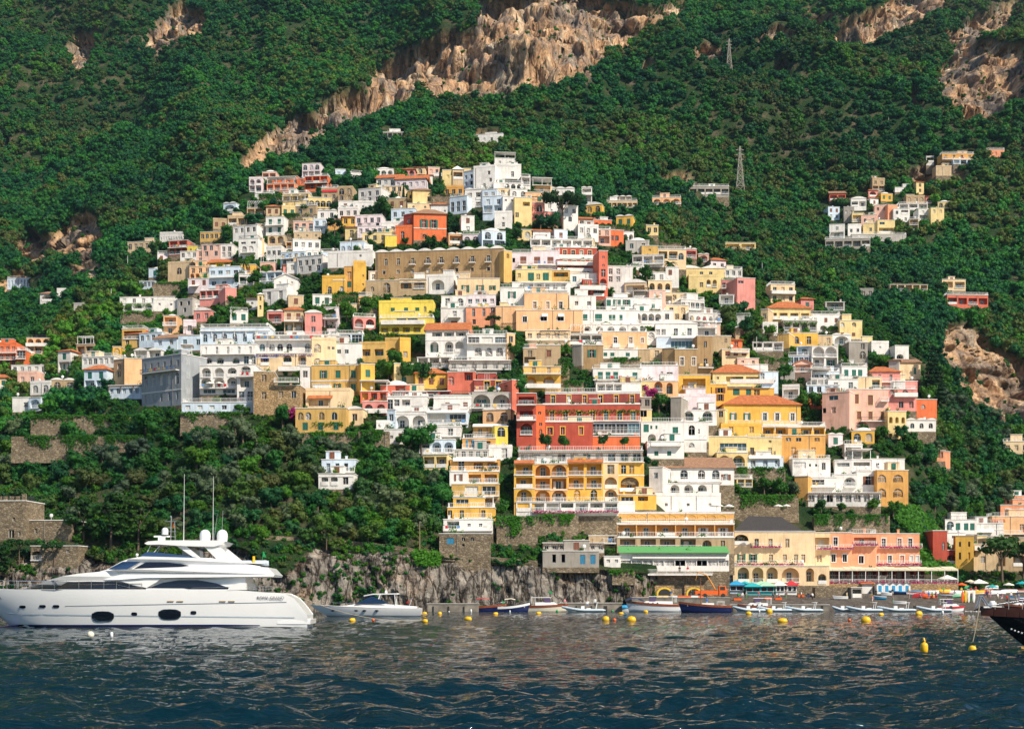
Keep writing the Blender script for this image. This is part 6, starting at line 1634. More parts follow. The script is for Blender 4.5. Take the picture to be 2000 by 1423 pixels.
ivy([(1800,805),(1860,800),(1870,850),(1830,860)], 900, .4, 'ivy patch by the straw house arches', seed=5)
ivy([(1255,520),(1190,500),(1180,520),(1240,560),(1260,548)], 1400, .4, 'terraced green garden behind the red hotel', seed=6, name='garden_greenery')
ivy([(808,1075),(860,1080),(862,1105),(812,1104)], 900, .28, 'green bush curtain hanging over the sea cliff', seed=7)
T_ = [
 ('pine',1098,447,76,'great umbrella pine on the ridge beside the white hotel'), ('cyp',1114,448,52,'taller of two slim cypresses on the ridge'), ('cyp',1127,448,32,'shorter of two slim cypresses on the ridge'),
 ('cyp',860,366,38,'cypress before the yellow church'), ('cyp',838,371,24,'small cypress beside the domed oratory'), ('garden',752,428,50,'big round dark tree below the cream houses'),
 ('cyp',789,402,42,'dark pointed tree beside the pale yellow villa'), ('pine',655,464,36,'leaning umbrella pine among orange roofs'), ('round',656,490,34,'round green tree under the leaning pine'),
 ('pine',965,645,30,'flat topped pine in the roof garden'), ('palm',1307,554,50,'tall palm beside the straw yellow house'), ('palm',479,545,44,'grey green palm in the upper garden'),
 ('garden',1262,550,34,'round clipped tree below the cream railing house'), ('garden',1331,562,26,'small tree before the straw yellow house'), ('garden',1350,592,32,'bushy tree beside the palm garden'),
 ('garden',1378,592,30,'bushy tree under the pink block'), ('garden',1181,646,20,'ball shaped tree on the white hotel terrace'), ('garden',1097,700,36,'tree beside the sandy tower top'),
 ('arau',1818,790,118,'tall dark conifer before the orange cliff'), ('pine',1952,1138,98,'large pine on the beach'), ('pine',1992,1134,76,'second beach pine at the frame edge'),
 ('rpine',222,1062,104,'huge layered pine behind the yacht'), ('rpine',170,1050,84,'layered pine near the watchtower'), ('rpine',275,1062,90,'wide layered pine above the yacht roof'), ('rpine',80,1024,62,'thin trunked pine above the stone house'),
 ('pine',45,1092,44,'flat pine in front of the watchtower'), ('pine',112,1096,42,'small flat pine over the boathouse'), ('rpine',5,1120,60,'pine at the edge below the watchtower'), ('pine',640,1064,44,'olive toned pine over the cliff path'),
 ('garden',375,775,66,'dark tree beside the arcaded hotel'), ('garden',430,800,30,'vine tree on the pool terrace'), ('garden',470,806,22,'small vine tree on the pool terrace end'), ('olive',478,868,64,'round grey green tree under the tuff tower'),
 ('round',290,850,62,'bushy grey tree beside the long terrace wall'), ('olive',395,880,50,'grey green tree above the golden bushes'), ('round',50,890,60,'dark tree by the long brown wall'),
 ('garden',610,640,40,'green garden tree beside white roof terraces'), ('garden',640,636,46,'tall garden tree on the vine slope'), ('garden',680,630,48,'spreading tree on the vine slope'), ('garden',722,612,42,'tree beside the lemon villa top'),
 ('garden',460,632,40,'big green tree under the deep pink house'), ('garden',436,620,30,'tree beside the grey ivy house'), ('garden',500,560,36,'dark tree below the palm'), ('round',470,560,34,'olive green tree beside the pale blue villa'),
 ('garden',520,545,30,'dense tree beside the vaulted house'), ('garden',350,640,30,'tree above the white box houses'), ('garden',330,624,24,'bush tree by the white arcade end'), ('garden',600,420,26,'tree by the retaining wall'),
 ('round',520,420,28,'tree in the upper stone terraces'), ('round',535,410,26,'second tree in the upper stone terraces'), ('round',640,392,22,'tree beside the burgundy awning house'), ('round',660,412,20,'bush tree under the arched stone house'),
 ('garden',760,745,46,'green tree in the gap beside the red roofs'), ('garden',800,748,52,'tall green trees above the dark roofed terrace'), ('garden',830,752,50,'leafy tree under the terrace restaurant'), ('garden',775,715,40,'creeper tree beside the yellow flank'),
 ('garden',1005,700,34,'bright bush beside the hotel flank'), ('round',1008,780,60,'narrow tree in the alley of the red hotel'), ('garden',960,770,18,'bush on the red gallery'), ('round',825,884,66,'dark olive tree beside the slim column storey'),
 ('round',800,880,54,'dark tree below the great arches'), ('garden',1285,800,40,'bright tree beside the peach arches'), ('boug',1268,775,28,'purple bougainvillea over the dark garden'), ('garden',1300,798,34,'second bright tree beside the peach arches'),
 ('garden',1065,880,34,'bushy tree before the red hotel'), ('garden',1100,878,30,'wide bush before the red hotel wall'), ('garden',1175,876,26,'hedge like bush under the glazed restaurant'), ('garden',1215,876,24,'second bush under the glazed restaurant'),
 ('garden',1528,745,40,'dark green tree beside the blue door house'), ('garden',1560,800,38,'tree beside the long yellow villa'), ('garden',1590,800,40,'tree under the coral arch'), ('boug',570,820,30,'purple bougainvillea beside the tuff wall'),
 ('round',555,830,46,'dark tree below the bougainvillea'), ('garden',1745,792,42,'dark tree before the pink hotel'), ('garden',1810,790,44,'garden tree beside the coral house'), ('garden',1640,856,30,'clipped trees below the peach palace'),
 ('garden',1680,852,28,'second clipped tree below the peach palace'), ('garden',1715,858,34,'third clipped tree below the peach palace'), ('round',1755,858,32,'tree between the straw arches and the palace'), ('garden',1490,960,36,'garden tree behind the beach hotel'),
 ('garden',1520,972,46,'largest garden tree behind the beach hotel'), ('garden',1455,975,28,'small garden tree by the cream veranda'), ('olive',1548,972,38,'silvery palm like tree beside the ochre flank'), ('garden',1405,975,22,'bush beside the white terrace wall'),
 ('garden',1700,1000,34,'dark bush under the golden arched block'), ('garden',1740,1002,32,'second bush under the golden arched block'), ('garden',1600,996,26,'bush at the vine pergola'), ('garden',1640,1000,24,'small bush at the vine pergola'),
 ('round',1080,452,40,'wide dark shrub tree below the pink tower house'), ('round',1055,448,34,'dark shrub tree below the ochre tenement'), ('garden',905,470,22,'bush on the terrace wall below the white hotel'), ('garden',860,505,24,'bright green bush above the tan palazzo'),
 ('garden',830,505,20,'second bright bush above the tan palazzo'), ('garden',840,485,30,'dark bush under the square orange villa'), ('garden',1010,470,26,'dark bush beside the white curved wall'), ('round',770,400,26,'brown green bush beside the pale yellow villa'),
 ('round',858,395,36,'brownish tree between villa and church'), ('garden',730,470,24,'bush on the lane by the orange villa'), ('garden',700,500,22,'bush beside the sweeping white wall'), ('garden',1150,500,18,'garden bush on the red hotel roof edge'),
 ('garden',1200,560,24,'garden tree beside the dark red stair tower'), ('garden',1230,545,28,'garden tree above the barrel vault'), ('round',1420,640,50,'dense tree on the slope under the pink house'), ('round',1455,660,46,'dense tree beside the orange roofed villa'),
 ('round',1445,620,36,'tree right under the pink block'), ('round',1480,680,40,'tree above the garden pavilion'), ('garden',1650,730,34,'tree beside the dark stone house'), ('garden',1720,720,36,'tree under the hidden white cottage'),
 ('garden',1640,700,26,'bush beside the giant blue arches'), ('round',1700,712,30,'round bush in front of the white cottage'), ('garden',1570,660,22,'bush over the golden terrace house'), ('garden',1500,660,30,'tree at the shaded villa end'),
]
for k, (kind, x, y, hpx, lab) in enumerate(T_):
 g = ground(x, y); hh = hpx / F * g.y
 o = tree_at(kind, g + Vector((0, -6.5 if 1040 < x < 1240 and y > 870 and y < 885 else -2.2, -.2)), hh, lab, None, 1.0 if kind != 'cyp' else .85)
# trees of the green slopes: each its own object
def slope_trees(poly, n, hpx, mix, label, group, seed, gap=.62):
 rr = random.Random(seed); xs = [p[0] for p in poly]; ys = [p[1] for p in poly]; done = []; k = 0
 while len(done) < n and k < n * 30:
  k += 1; x, y = rr.uniform(min(xs), max(xs)), rr.uniform(min(ys), max(ys))
  if not bool(inpoly(np.array(x), np.array(y), poly)): continue
  h = rr.uniform(*hpx)
  if blocked(x, y, 1) or (gap > .45 and (blocked(x, y - h * .8, 1) or blocked(x, y - h * .45, 2))): continue
  if any(abs(x - a) < h * gap * .8 and abs(y - b) < h * gap * .55 for a, b in done): continue
  done.append((x, y)); kind = rr.choice(mix); g = ground(x, y)
  tree_at(kind, g + Vector((0, 0, -.3)), h / F * g.y, label[kind], group + ', ' + kind_word[kind], rr.uniform(.9, 1.25))
kind_word = dict(round='dark', garden='bright', olive='grey green', bush='low', rpine='pines')
slope_trees([(-40,880),(30,830),(280,890),(340,860),(600,850),(740,880),(820,900),(870,960),(855,1050),(760,1075),(600,1062),(330,1060),(60,1010),(-40,980)], 205, (30, 58), ['round'] * 6 + ['garden', 'olive', 'olive', 'olive'],
 {'round': 'dark broadleaf tree in the wood behind the yacht', 'garden': 'bright green tree in the wood behind the yacht', 'olive': 'grey green tree in the wood behind the yacht'}, 'trees on the green slope behind the yacht', 31)
slope_trees([(-40,745),(210,800),(330,800),(470,840),(590,850),(430,870),(280,860),(-40,850)], 60, (18, 34), ['round', 'garden', 'garden', 'bush'],
 {'round': 'dark small tree on the garden terraces', 'garden': 'bright small tree on the garden terraces', 'bush': 'low bush on the garden terraces'}, 'plants on the garden terraces', 32, .5)
slope_trees([(1790,760),(1850,740),(1900,800),(2040,850),(2040,1010),(1930,1010),(1840,1010),(1780,990),(1780,880)], 80, (28, 56), ['round', 'round', 'garden', 'olive'],
 {'round': 'dark broadleaf tree on the steep slope by the beach end', 'garden': 'bright broadleaf tree on the steep slope by the beach end', 'olive': 'grey green tree on the steep slope by the beach end'}, 'trees on the steep slope by the beach end', 33)
slope_trees([(1390,580),(1500,640),(1530,700),(1480,700),(1400,650)], 26, (20, 36), ['round', 'garden'],
 {'round': 'dark tree in the green gully beside the pink block', 'garden': 'bright tree in the green gully beside the pink block'}, 'trees in the green gully', 34)
slope_trees([(-40,600),(200,590),(235,640),(215,760),(-40,760)], 60, (24, 42), ['round', 'round', 'garden'],
 {'round': 'dark tree in the wood around the coral hotel', 'garden': 'bright tree in the wood around the coral hotel'}, 'trees around the coral hotel', 35)
slope_trees([(680,880),(860,880),(865,1040),(700,1050)], 40, (26, 46), ['round', 'garden', 'round'],
 {'round': 'dark tree crowding the foot of the terraced flats', 'garden': 'bright tree crowding the foot of the terraced flats'}, 'trees by the terraced flats', 36, .5)
slope_trees([(240,620),(620,560),(760,600),(1000,640),(1010,900),(1000,1090),(870,1050),(740,850),(600,840),(350,790),(240,780)], 115, (9, 23), ['garden', 'bush', 'bush', 'round'],
 {'garden': 'small garden tree squeezed between the lower western houses', 'bush': 'low bush squeezed between the lower western houses', 'round': 'small dark tree squeezed between the lower western houses'}, 'garden trees of the lower western town', 37, .4)
slope_trees([(1010,480),(1300,470),(1480,560),(1700,640),(1830,760),(1780,1010),(1440,1020),(1010,1090)], 130, (9, 21), ['garden', 'bush', 'bush'],
 {'garden': 'small garden tree squeezed between the lower eastern houses', 'bush': 'low bush squeezed between the lower eastern houses', 'round': 'small dark tree squeezed between the lower eastern houses'}, 'garden trees of the lower eastern town', 38, .4)
slope_trees([(330,490),(520,345),(900,320),(1130,380),(1300,470),(1010,480),(760,590),(240,620)], 135, (8, 19), ['garden', 'bush', 'bush', 'round'],
 {'garden': 'small garden tree between the upper houses', 'bush': 'low bush between the upper houses', 'round': 'small dark tree between the upper houses'}, 'garden trees of the upper town', 39, .4)
# poles, masts and pylons
def pole(x, y, hpx, label, wood=False, lamp=False, name='utility_pole'):
 g = ground(x, y); h = hpx / F * g.y; o = empty(name, g + Vector((0, -.6, 0)), label, name.replace('_', ' '))
 e = MB(); e.tube((0, 0, -1), (0, 0, h), .14, .09, 6); e.build('shaft', plain('pole_wood', (.26, .17, .11), .9) if wood else plain('pale_pole', (.55, .53, .5), .7), o)
 if lamp: e = MB(); e.tube((0, 0, h), (.9, -.3, h + .1), .05, n=5); e.sphere((.9, -.3, h), .25, n=8, k=5); e.build('lamp', WHITEP, o)
 else: e = MB(); e.box(-.6, .6, -.05, .05, h - .6, h - .5); e.build('crossarm', IRON, o)
for a in [(657,644,48,'white pole beside the vine slope'), (820,1080,62,'brown timber pole on the cliff path'), (250,522,22,'thin pale pole left of the pinkish houses'), (218,588,24,'pole in the trees by the vine arcade'),
   (1735,232,10,'small pole on the high slope'), (1488,540,26,'thin pole on the roof by the wood'), (1236,462,14,'pole behind the white twin arch house'), (1477,690,32,'pole above the garden net'), (843,310,14,'pole in the wood above the town'), (1818,362,16,'pole beside the orange hedge')]:
 pole(a[0], a[1], a[2], a[3].replace(' left of', ' beside'), wood='timber' in a[3])
def pylon(x, y, hpx, label):
 g = ground(x, y); h = hpx / F * g.y; o = empty('electricity_pylon', g, label, 'pylon'); st_ = plain('galvanised_steel', (.40, .36, .30), .6)
 e = MB(); w0 = h * .085; lv = 7
 def cn(k, i):
  t = k / lv; w = w0 * (1 - t) + .12; return Vector(((-1, 1, 1, -1)[i] * w, (-1, -1, 1, 1)[i] * w, h * t))
 r = h * .0042
 for k in range(lv):
  for i in range(4):
   j = (i + 1) % 4
   e.tube(cn(k, i), cn(k + 1, i), r * 1.4, n=4, cap=False); e.tube(cn(k, i), cn(k + 1, j), r, n=4, cap=False); e.tube(cn(k, j), cn(k + 1, i), r, n=4, cap=False); e.tube(cn(k + 1, i), cn(k + 1, j), r, n=4, cap=False)
 e.build('lattice', st_, o)
 for q in (.72, .82, .92):
  e = MB(); w = h * .085
  for s in (-1, 1): e.tube((0, 0, h * q), (s * w, 0, h * q), r * 1.2, n=4); e.tube((0, 0, h * (q + .035)), (s * w, 0, h * q), r, n=4)
  e.build('crossarm', st_, o)
pylon(1445, 378, 92, 'lattice pylon rising from the wood above the grey terraced building')
pylon(1424, 142, 66, 'smaller lattice pylon high on the mountain beneath the cliffs')
# ---------------------------------------------------------------- boats
GEL = plain('white_gelcoat', (.80, .80, .79), .22, coat=.3, var=.015, scale=.4)
GELB = plain('pale_blue_gelcoat', (.55, .66, .72), .3, coat=.2, var=.02)
NAVY = plain('navy_hull_paint', (.012, .02, .09), .25, coat=.3, var=.05)
BLACKH = plain('black_hull_paint', (.012, .010, .010), .25, coat=.4, var=.05)
MAHO = plain('varnished_mahogany', (.25, .06, .02), .3, coat=.5, var=.2, scale=5)
CREAMP = plain('cream_paint', (.72, .66, .52), .4)
TEAK = plain('teak_deck', (.42, .27, .14), .7, var=.15)
TINT = plain('tinted_yacht_glass', (.006, .008, .014), .06, spec=.8, var=0)
TINTB = plain('blue_tinted_glass', (.02, .05, .12), .08, spec=.8, var=0)
STEEL = plain('polished_steel', (.6, .6, .62), .2, metal=1.0, var=0)
HYPA = plain('pale_grey_rubber', (.52, .60, .66), .5, var=.03)
REDP = plain('red_paint', (.45, .02, .02), .4); YELP = plain('yellow_buoy_plastic', (.80, .46, .01), .4, var=.05); ORAP = plain('orange_plastic', (.75, .12, .01), .4)
GRNP = plain('green_paint', (.02, .30, .09), .5); TEALP = plain('teal_paint', (.02, .38, .42), .6); BLUP = plain('sky_blue_paint', (.02, .30, .58), .6)
CANV_B = plain('navy_canvas', (.02, .03, .08), .9); ROPE = plain('mooring_rope', (.45, .38, .26), .9); CUSH = plain('cushion', (.62, .56, .46), .9)
CONC = plain('quay_concrete', (.24, .21, .17), .95, var=.25, scale=.6)
BLK = plain('black_rubber', (.02, .02, .02), .7)
def hull_rings(L, B, D, bowz, draft=.35, n=18, m=9, flare=.75, rake=.10, stern=.85, fine=1.6, tx=0.0):
 """rings across the hull, bow at -x; deck height D amidships rising to bowz; local z=0 is the waterline"""
 rings = []
 for i in range(n + 1):
  t = i / n; x = -L / 2 + L * t
  w = (1 - (1 - min(1, t / .62)) ** fine) * (1 - (1 - stern) * max(0, (t - .6) / .4) ** 1.5); w = max(w, .012)
  dz = D + (bowz - D) * (1 - t) ** 2.0
  kz = -draft * min(1, t * 4)
  ring = []
  for j in range(m):
   s = j / (m - 1); z = dz + (kz - dz) * s
   hw = B / 2 * w * (1 - (1 - flare) * (s ** 1.3)) if s < .82 else B / 2 * w * flare * max(0, (1 - s) / .18) ** .6
   xr = x + rake * L * (s ** 1.1) * (1 - t) ** 2.2 + tx * s * t ** 8
   ring.append((xr, -hw, z))
  ring = ring + [(p[0], -p[1], p[2]) for p in ring[::-1][1:]]
  rings.append(ring)
 return rings
def make_hull(mb, L, B, D, bowz, m=0, **k):
 r = hull_rings(L, B, D, bowz, **k); mb.loft(r, m, closed=False, smooth=True, caps=False)
 mb.add(r[-1], [tuple(range(len(r[-1])))], m)
 # deck a little below the rail
 top = [(a[0][0], a[0][1], a[0][2] - .06) for a in r]; tb = [(a[-1][0], a[-1][1], a[-1][2] - .06) for a in r]; n = len(top)
 mb.add(top + tb, [(i, i + 1, n + i + 1, n + i) for i in range(n - 1)], m + 1)
 return r
def rail_line(mb, r, j, off, rad, i0=0, i1=None, n=6):
 pts = [Vector(a[j]) + Vector(off) for a in r[i0:i1]]
 for a, b in zip(pts[:-1], pts[1:]): mb.tube(a, b, rad, n=n, cap=False)
def wl(px, py):
 """point of the sea surface under a pixel"""
 Y = F * EYE / (py - HY) if py > 1197 else 264 + (1197 - py) * 1.8
 return Vector(((px - CX) / F * Y, Y, 0))
def motor_yacht():
 Y0 = 131.0; k = F / Y0; root = empty('motor_yacht', at(290, HY + F * EYE / Y0, Y0), 'big white flybridge motor yacht moored off the cliff with twin domes', 'yacht', rz=math.radians(3))
 W0 = root.location.z
 zw = 1222.0
 def q(px, py): return ((px - 290) / k, (zw - py) / k)
 # hull: stations given by the photograph's sheer line
 st = []; xs = [-62, -50, -30, 0, 40, 90, 150, 220, 300, 380, 460, 520, 560, 578, 588, 597, 604]
 for px in xs:
  x = (px - 290) / k; t = (px + 62) / 672.0
  top = 1149 if px < 480 else 1149 + 0.0 * px
  if px > 560: top = 1157 + max(0, (px - 566)) ** 1.35 * .30
  elif px > 470: top = 1152 + (px - 470) * .05
  zt = (zw - top) / k
  if px < 60: zt += .25 * ((60 - px) / 122) ** 2
  w = 3.5 * (1 - (1 - min(1, t / .5)) ** 2.1) * (1 - .10 * max(0, (t - .7) / .3)); w = max(w, .03)
  ring = []
  bot = -.9 * min(1, t * 5)
  for j in range(12):
   s = j / 11; z = zt + (bot - zt) * s
   fl = 1 - (.10 + .5 * (1 - t) ** 2) * s ** 1.6 if s < .86 else (1 - (.10 + .5 * (1 - t) ** 2) * s ** 1.6) * ((1 - s) / .14) ** .6
   ring.append((x + 4.3 * (s ** 1.2) * max(0, 1 - t * 2.6) ** 2, -w * fl, z))
  ring += [(p[0], -p[1], p[2]) for p in ring[::-1][1:]]; st.append(ring)
 e = MB(); e.loft(st, 0, closed=False, caps=False); e.add(st[-1], [tuple(range(len(st[-1])))], 0)
 n = len(st); e.add([(r[0][0], r[0][1], r[0][2] - .05) for r in st] + [(r[-1][0], r[-1][1], r[-1][2] - .05) for r in st], [(i, i + 1, n + i + 1, n + i) for i in range(n - 1)], 1)
 hull = e.build('hull', [GEL, GEL], root)
 def side(x, z, out=.03):
  """half width of the hull at x, z"""
  for a, b in zip(st[:-1], st[1:]):
   pa = min(a[:12], key=lambda p: abs(p[2] - z)); pb = min(b[:12], key=lambda p: abs(p[2] - z))
   if pa[0] <= x <= pb[0]:
    def yat(r):
     for p, q_ in zip(r[:11], r[1:12]):
      if q_[2] <= z <= p[2]: u_ = (p[2] - z) / max(1e-6, p[2] - q_[2]); return p[1] + (q_[1] - p[1]) * u_
     return r[0][1]
    u_ = (x - pa[0]) / max(1e-6, pb[0] - pa[0]); return yat(a) * (1 - u_) + yat(b) * u_ - out
  return -3.5
 def strip(name, pts, mat, th, parent=hull, out=.03):
  e = MB(); tp = [];
  for (px, py, t_) in pts:
   x, z = q(px, py); tp.append(((x, side(x, z + t_ / k, out), z + t_ / k), (x, side(x, z - t_ / k, out), z - t_ / k)))
  v = [p for pr in tp for p in pr]; e.add(v, [(2 * i, 2 * i + 2, 2 * i + 3, 2 * i + 1) for i in range(len(tp) - 1)])
  return e.build(name, mat, parent, fix=False)
 strip('boot_stripe', [(x, 1219 - .002 * x, 2.2 if x < 440 else max(.2, 2.2 - (x - 440) * .02)) for x in range(20, 540, 26)], NAVY, 0)
 strip('waterline_band', [(x, 1222.2, 1.4) for x in range(24, 600, 30)], BLK, 0, out=.05)
 strip('knuckle_line', [(x, 1181 - (x - 145) * .018, .45) for x in range(145, 566, 20)], plain('grey_line', (.12, .14, .2), .4), 0)
 strip('spray_rail_shade', [(x, 1196 + (x - 0) * .012, 1.1) for x in range(5, 600, 25)], plain('soft_shadow_grey', (.45, .52, .58), .4), 0)  # flat strip along the hull; the rail's soft shadow is painted as its colour
 def port(px, py, w, h, nm='porthole', big=False):
  e = MB(); x, z = q(px, py); rx, rz_ = w / 2 / k, h / 2 / k; N = 16; sq = .62
  ring = [(x + rx * math.copysign(abs(math.cos(a)) ** sq, math.cos(a)), z + rz_ * math.copysign(abs(math.sin(a)) ** sq, math.sin(a))) for a in [2 * math.pi * i / N for i in range(N)]]
  v = [(a, side(a, b, .05), b) for a, b in ring]; e.add(v, [tuple(range(N))], 0)
  v2 = [(x + (a - x) * 1.12, side(a, b, .035), z + (b - z) * 1.16) for a, b in ring]; e.add(v2, [tuple(range(N))], 1)
  return e.build(nm, [TINT, STEEL], hull, fix=False)
 for px in (59, 100, 127): port(px, 1182.5 if px < 70 else 1181.5, 12, 5)
 for px in (277, 389): port(px, 1196 if px < 300 else 1193.5, 10, 6)
 for px, py in ((217, 1201), (344, 1197)):
  port(px, py, 36, 18, 'hull_window');
  for s in (-1, 1): port(px + s * 18, py - 1, 6, 10, 'opening_port')
 for px in (346, 364, 444, 461): e = MB(); x, z = q(px, 1172); y = side(x, z, .04); e.box(x - .28, x + .28, y - .02, y + .03, z - .045, z + .045); e.build('brass_vent', plain('brass', (.5, .32, .14), .35, metal=.6), hull)
 x, z = q(535, 1165); lettering(hull, 'ROMA GRAND', x, side(x, z, .10), z - .12, .36, plain('grey_letter', (.16, .16, .18), .5), rz=0, depth=.01)
 e = MB(); x, z = q(11, 1166)
 for i in range(5): e.box(x - .28 + i * .12, x - .22 + i * .12, side(x, z, .05), side(x, z, .02), z - .08, z + .10 * (1 if i % 2 else .5))
 e.build('bow_emblem', BLK, hull)
 # swim platform and stern
 e = MB(); a = q(500, 1214); b = q(610, 1208); e.box(a[0] + 2.2, b[0], -3.1, 3.1, .30, .62); e.box(b[0] - .25, b[0] + .02, -3.0, 3.0, .62, .72); e.build('swim_platform', GEL, root)
 def layer(name, pts, w0, slope, mat, z0=None, parent=root, sub=6, ins=0.0, bow=None):
  """a deckhouse: side profile with a beam that narrows upward (and towards the bow)"""
  P = [q(*p) for p in pts]; zb = min(p[1] for p in P) if z0 is None else z0
  def hw(x, z):
   w = w0 - slope * (z - zb)
   if bow is not None:
    xb, ln = q(bow[0], 0)[0], bow[1] / k; t = max(0, min(1, (x - xb) / ln)); w *= math.sqrt(max(.02, 1 - (1 - t) ** 2))
   return max(.05, w)
  Q = []
  for p1, p2 in zip(P, P[1:] + P[:1]):
   m_ = max(1, int(abs(p2[0] - p1[0]) / 1.2))
   for i in range(m_): Q.append((p1[0] + (p2[0] - p1[0]) * i / m_, p1[1] + (p2[1] - p1[1]) * i / m_))
  n = len(Q); v = [(x, -hw(x, z), z) for x, z in Q] + [(x, hw(x, z), z) for x, z in Q]
  e = MB(); e.add(v, [(i, (i + 1) % n, n + (i + 1) % n, n + i) for i in range(n)], 0)
  t = tessellate_polygon([[Vector((p[0], p[1], 0)) for p in Q]]); e.add(v, [tuple(f) for f in t] + [tuple(i + n for i in f) for f in t], 0)
  return e.build(name, mat, parent), hw
 def glass(name, pts, hw, parent, mat=TINT, out=.035, both=True):
  P = [q(*p) for p in pts]; n = len(P); e = MB()
  t = tessellate_polygon([[Vector((p[0], p[1], 0)) for p in P]])
  for s in ((-1, 1) if both else (-1,)):
   v = [(x, s * (hw(x, z) + out), z) for x, z in P]; e.add(v, [tuple(f) for f in t])
  return e.build(name, mat, parent, fix=False)
 # main deckhouse
 dh, hw1 = layer('deckhouse', [(50, 1150), (64, 1146), (90, 1140), (110, 1132), (140, 1124), (170, 1119), (215, 1115), (300, 1113), (480, 1113), (486, 1128), (487, 1150)], 3.05, .16, GEL, bow=(40, 120))
 glass('side_window', [(127, 1148), (146, 1137), (150, 1135), (190, 1134), (240, 1134.5), (262, 1138), (286, 1146), (282, 1148)], hw1, dh)
 glass('saloon_window', [(305, 1146), (330, 1136), (360, 1131.5), (395, 1131), (430, 1137), (455, 1146), (464, 1152), (400, 1152), (372, 1147)], hw1, dh, out=.05)
 e, hw_ = layer('bulwark', [(300, 1149.5), (300, 1147), (370, 1147.5), (395, 1152), (470, 1150), (489, 1150), (489, 1137), (478, 1136), (460, 1141), (452, 1152)], 3.42, 0.0, GEL)
 # upper deck wing: the long curved overhang
 ud, hw2 = layer('upper_deck', [(215, 1115), (240, 1112), (300, 1109), (380, 1106), (460, 1104), (530, 1107), (543, 1121), (541, 1124.5), (480, 1125), (420, 1126), (350, 1126.5), (300, 1127), (245, 1131), (215, 1131)], 3.5, .10, GEL, bow=(190, 70))
 e, hw_ = layer('side_wing', [(262, 1138), (245, 1131), (300, 1127), (330, 1126.5), (318, 1136), (300, 1146)], 3.3, .0, GEL)
 # wheelhouse with raked screens
 wh, hw3 = layer('wheelhouse', [(196, 1117), (222, 1110.5), (248, 1096), (262, 1091), (300, 1088), (350, 1086.5), (420, 1089), (470, 1096), (515, 1105), (500, 1112), (300, 1114)], 2.75, .26, GEL, bow=(176, 90))
 glass('wheelhouse_screen', [(224, 1110), (252, 1096), (286, 1096), (260, 1111)], hw3, wh, TINTB)
 glass('wheelhouse_window', [(271, 1111), (296, 1097), (330, 1097), (362, 1100), (382, 1104), (340, 1108)], hw3, wh)
 # flybridge screens
 fb, hw4 = layer('flybridge_coaming', [(262, 1091), (290, 1086), (330, 1087), (400, 1089), (440, 1091), (520, 1100), (470, 1098), (340, 1092)], 2.7, .0, GEL)
 fs, hw5 = layer('flybridge_screen', [(283, 1086), (297, 1077), (318, 1078), (370, 1084), (395, 1088.5), (330, 1087)], 2.45, .1, TINTB)
 # hard top and its raked supports
 ht, hw6 = layer('hardtop', [(293, 1061), (300, 1057), (330, 1055), (380, 1055), (430, 1055), (447, 1057), (440, 1063), (425, 1067), (370, 1066), (320, 1063), (298, 1063.5)], 2.6, .0, GEL)
 for s in (-1, 1):
  e = MB()
  for pts, w_ in (([(405, 1066), (432, 1064), (445, 1075), (468, 1094), (486, 1103), (450, 1100), (428, 1089)], .22), ([(352, 1065), (372, 1066), (398, 1088), (388, 1089)], .15)):
   P = [q(*p) for p in pts]; e.prism(P, s * 2.2 - w_, s * 2.2 + w_, 0)
  for pa, pb in (((304, 1063), (297, 1078)), ((322, 1064), (308, 1080))):
   A, B = q(*pa), q(*pb); e.tube((A[0], s * 2.2, A[1]), (B[0], s * 2.2, B[1]), .035, n=5)
  e.build('hardtop_support', GEL, root)
 # helm seats and console
 e = MB()
 for px in (366, 385): x, z = q(px, 1086); e.box(x - .35, x + .35, -.9, .9, z - .1, z + .55)
 e.build('helm_seat', plain('white_vinyl', (.7, .7, .68), .6), root)
 # radar, domes, masts, horns
 for px in (403, 436):
  x, z = q(px, 1056); e = MB(); e.lathe((x, -1.0, z), [(.45, 0), (.48, .25), (.50, .5), (.47, .75), (.36, .95), (.18, 1.06), (.0, 1.1)], 18); e.lathe((x, -1.0, z), [(.3, -.15), (.3, 0)], 10); e.build('satcom_dome', GEL, root)
 e = MB(); x, z = q(316, 1049); e.box(x - .3, x + .3, -.3, .3, z - .35, z + .1); e.box(x - .72, x + .72, -.08, .08, z + .1, z + .24); e.build('radar_scanner', GEL, root)
 e = MB(); x, z = q(322, 1033); e.sphere((x, 0, z), .3, .3, .24, 12, 6); e.lathe((x, 0, z), [(.3, -.42), (.3, 0)], 12); e.build('radar_dome', GEL, root)
 e = MB(); x, z = q(333, 1055); x1, z1 = q(334, 1006)
 e.tube((x, 0, z), (x1, 0, z1), .04, n=5); e.tube((x + .35, .3, z), (x + .3, .3, z1 - .5), .03, n=5)
 for t_ in (.2, .4, .55, .8): e.tube((x - .55, 0, z + (z1 - z) * t_), (x + .4, .2, z + (z1 - z) * t_), .025, n=4)
 e.sphere((x, 0, z1), .08, n=6, k=4); e.build('light_mast', STEEL, root)
 for (xa, ya, yb) in ((365.5, 1056, 927), (421, 1090, 931)):
  e = MB(); x, z = q(xa, ya); x1, z1 = q(xa + 1.3, yb); e.tube((x, -2.0, z), (x1, -2.0, z1), .035, .015, n=6); e.build('whip_antenna', GEL, root)
 for (xa, ya, xb, yb) in ((413, 1056, 420, 1000), (428, 1056, 431, 993)):
  e = MB(); x, z = q(xa, ya); x1, z1 = q(xb, yb); e.tube((x, 1.0, z), (x1, 1.0, z1), .03, .015, n=5); e.build('whip_antenna', STEEL, root)
 e = MB(); x, z = q(337, 1017); e.add([(x, 0, z), (x + .2, -.05, z - .55), (x + .02, .03, z - .55)], [(0, 1, 2)]); e.build('orange_pennant', ORAP, root, fix=False)
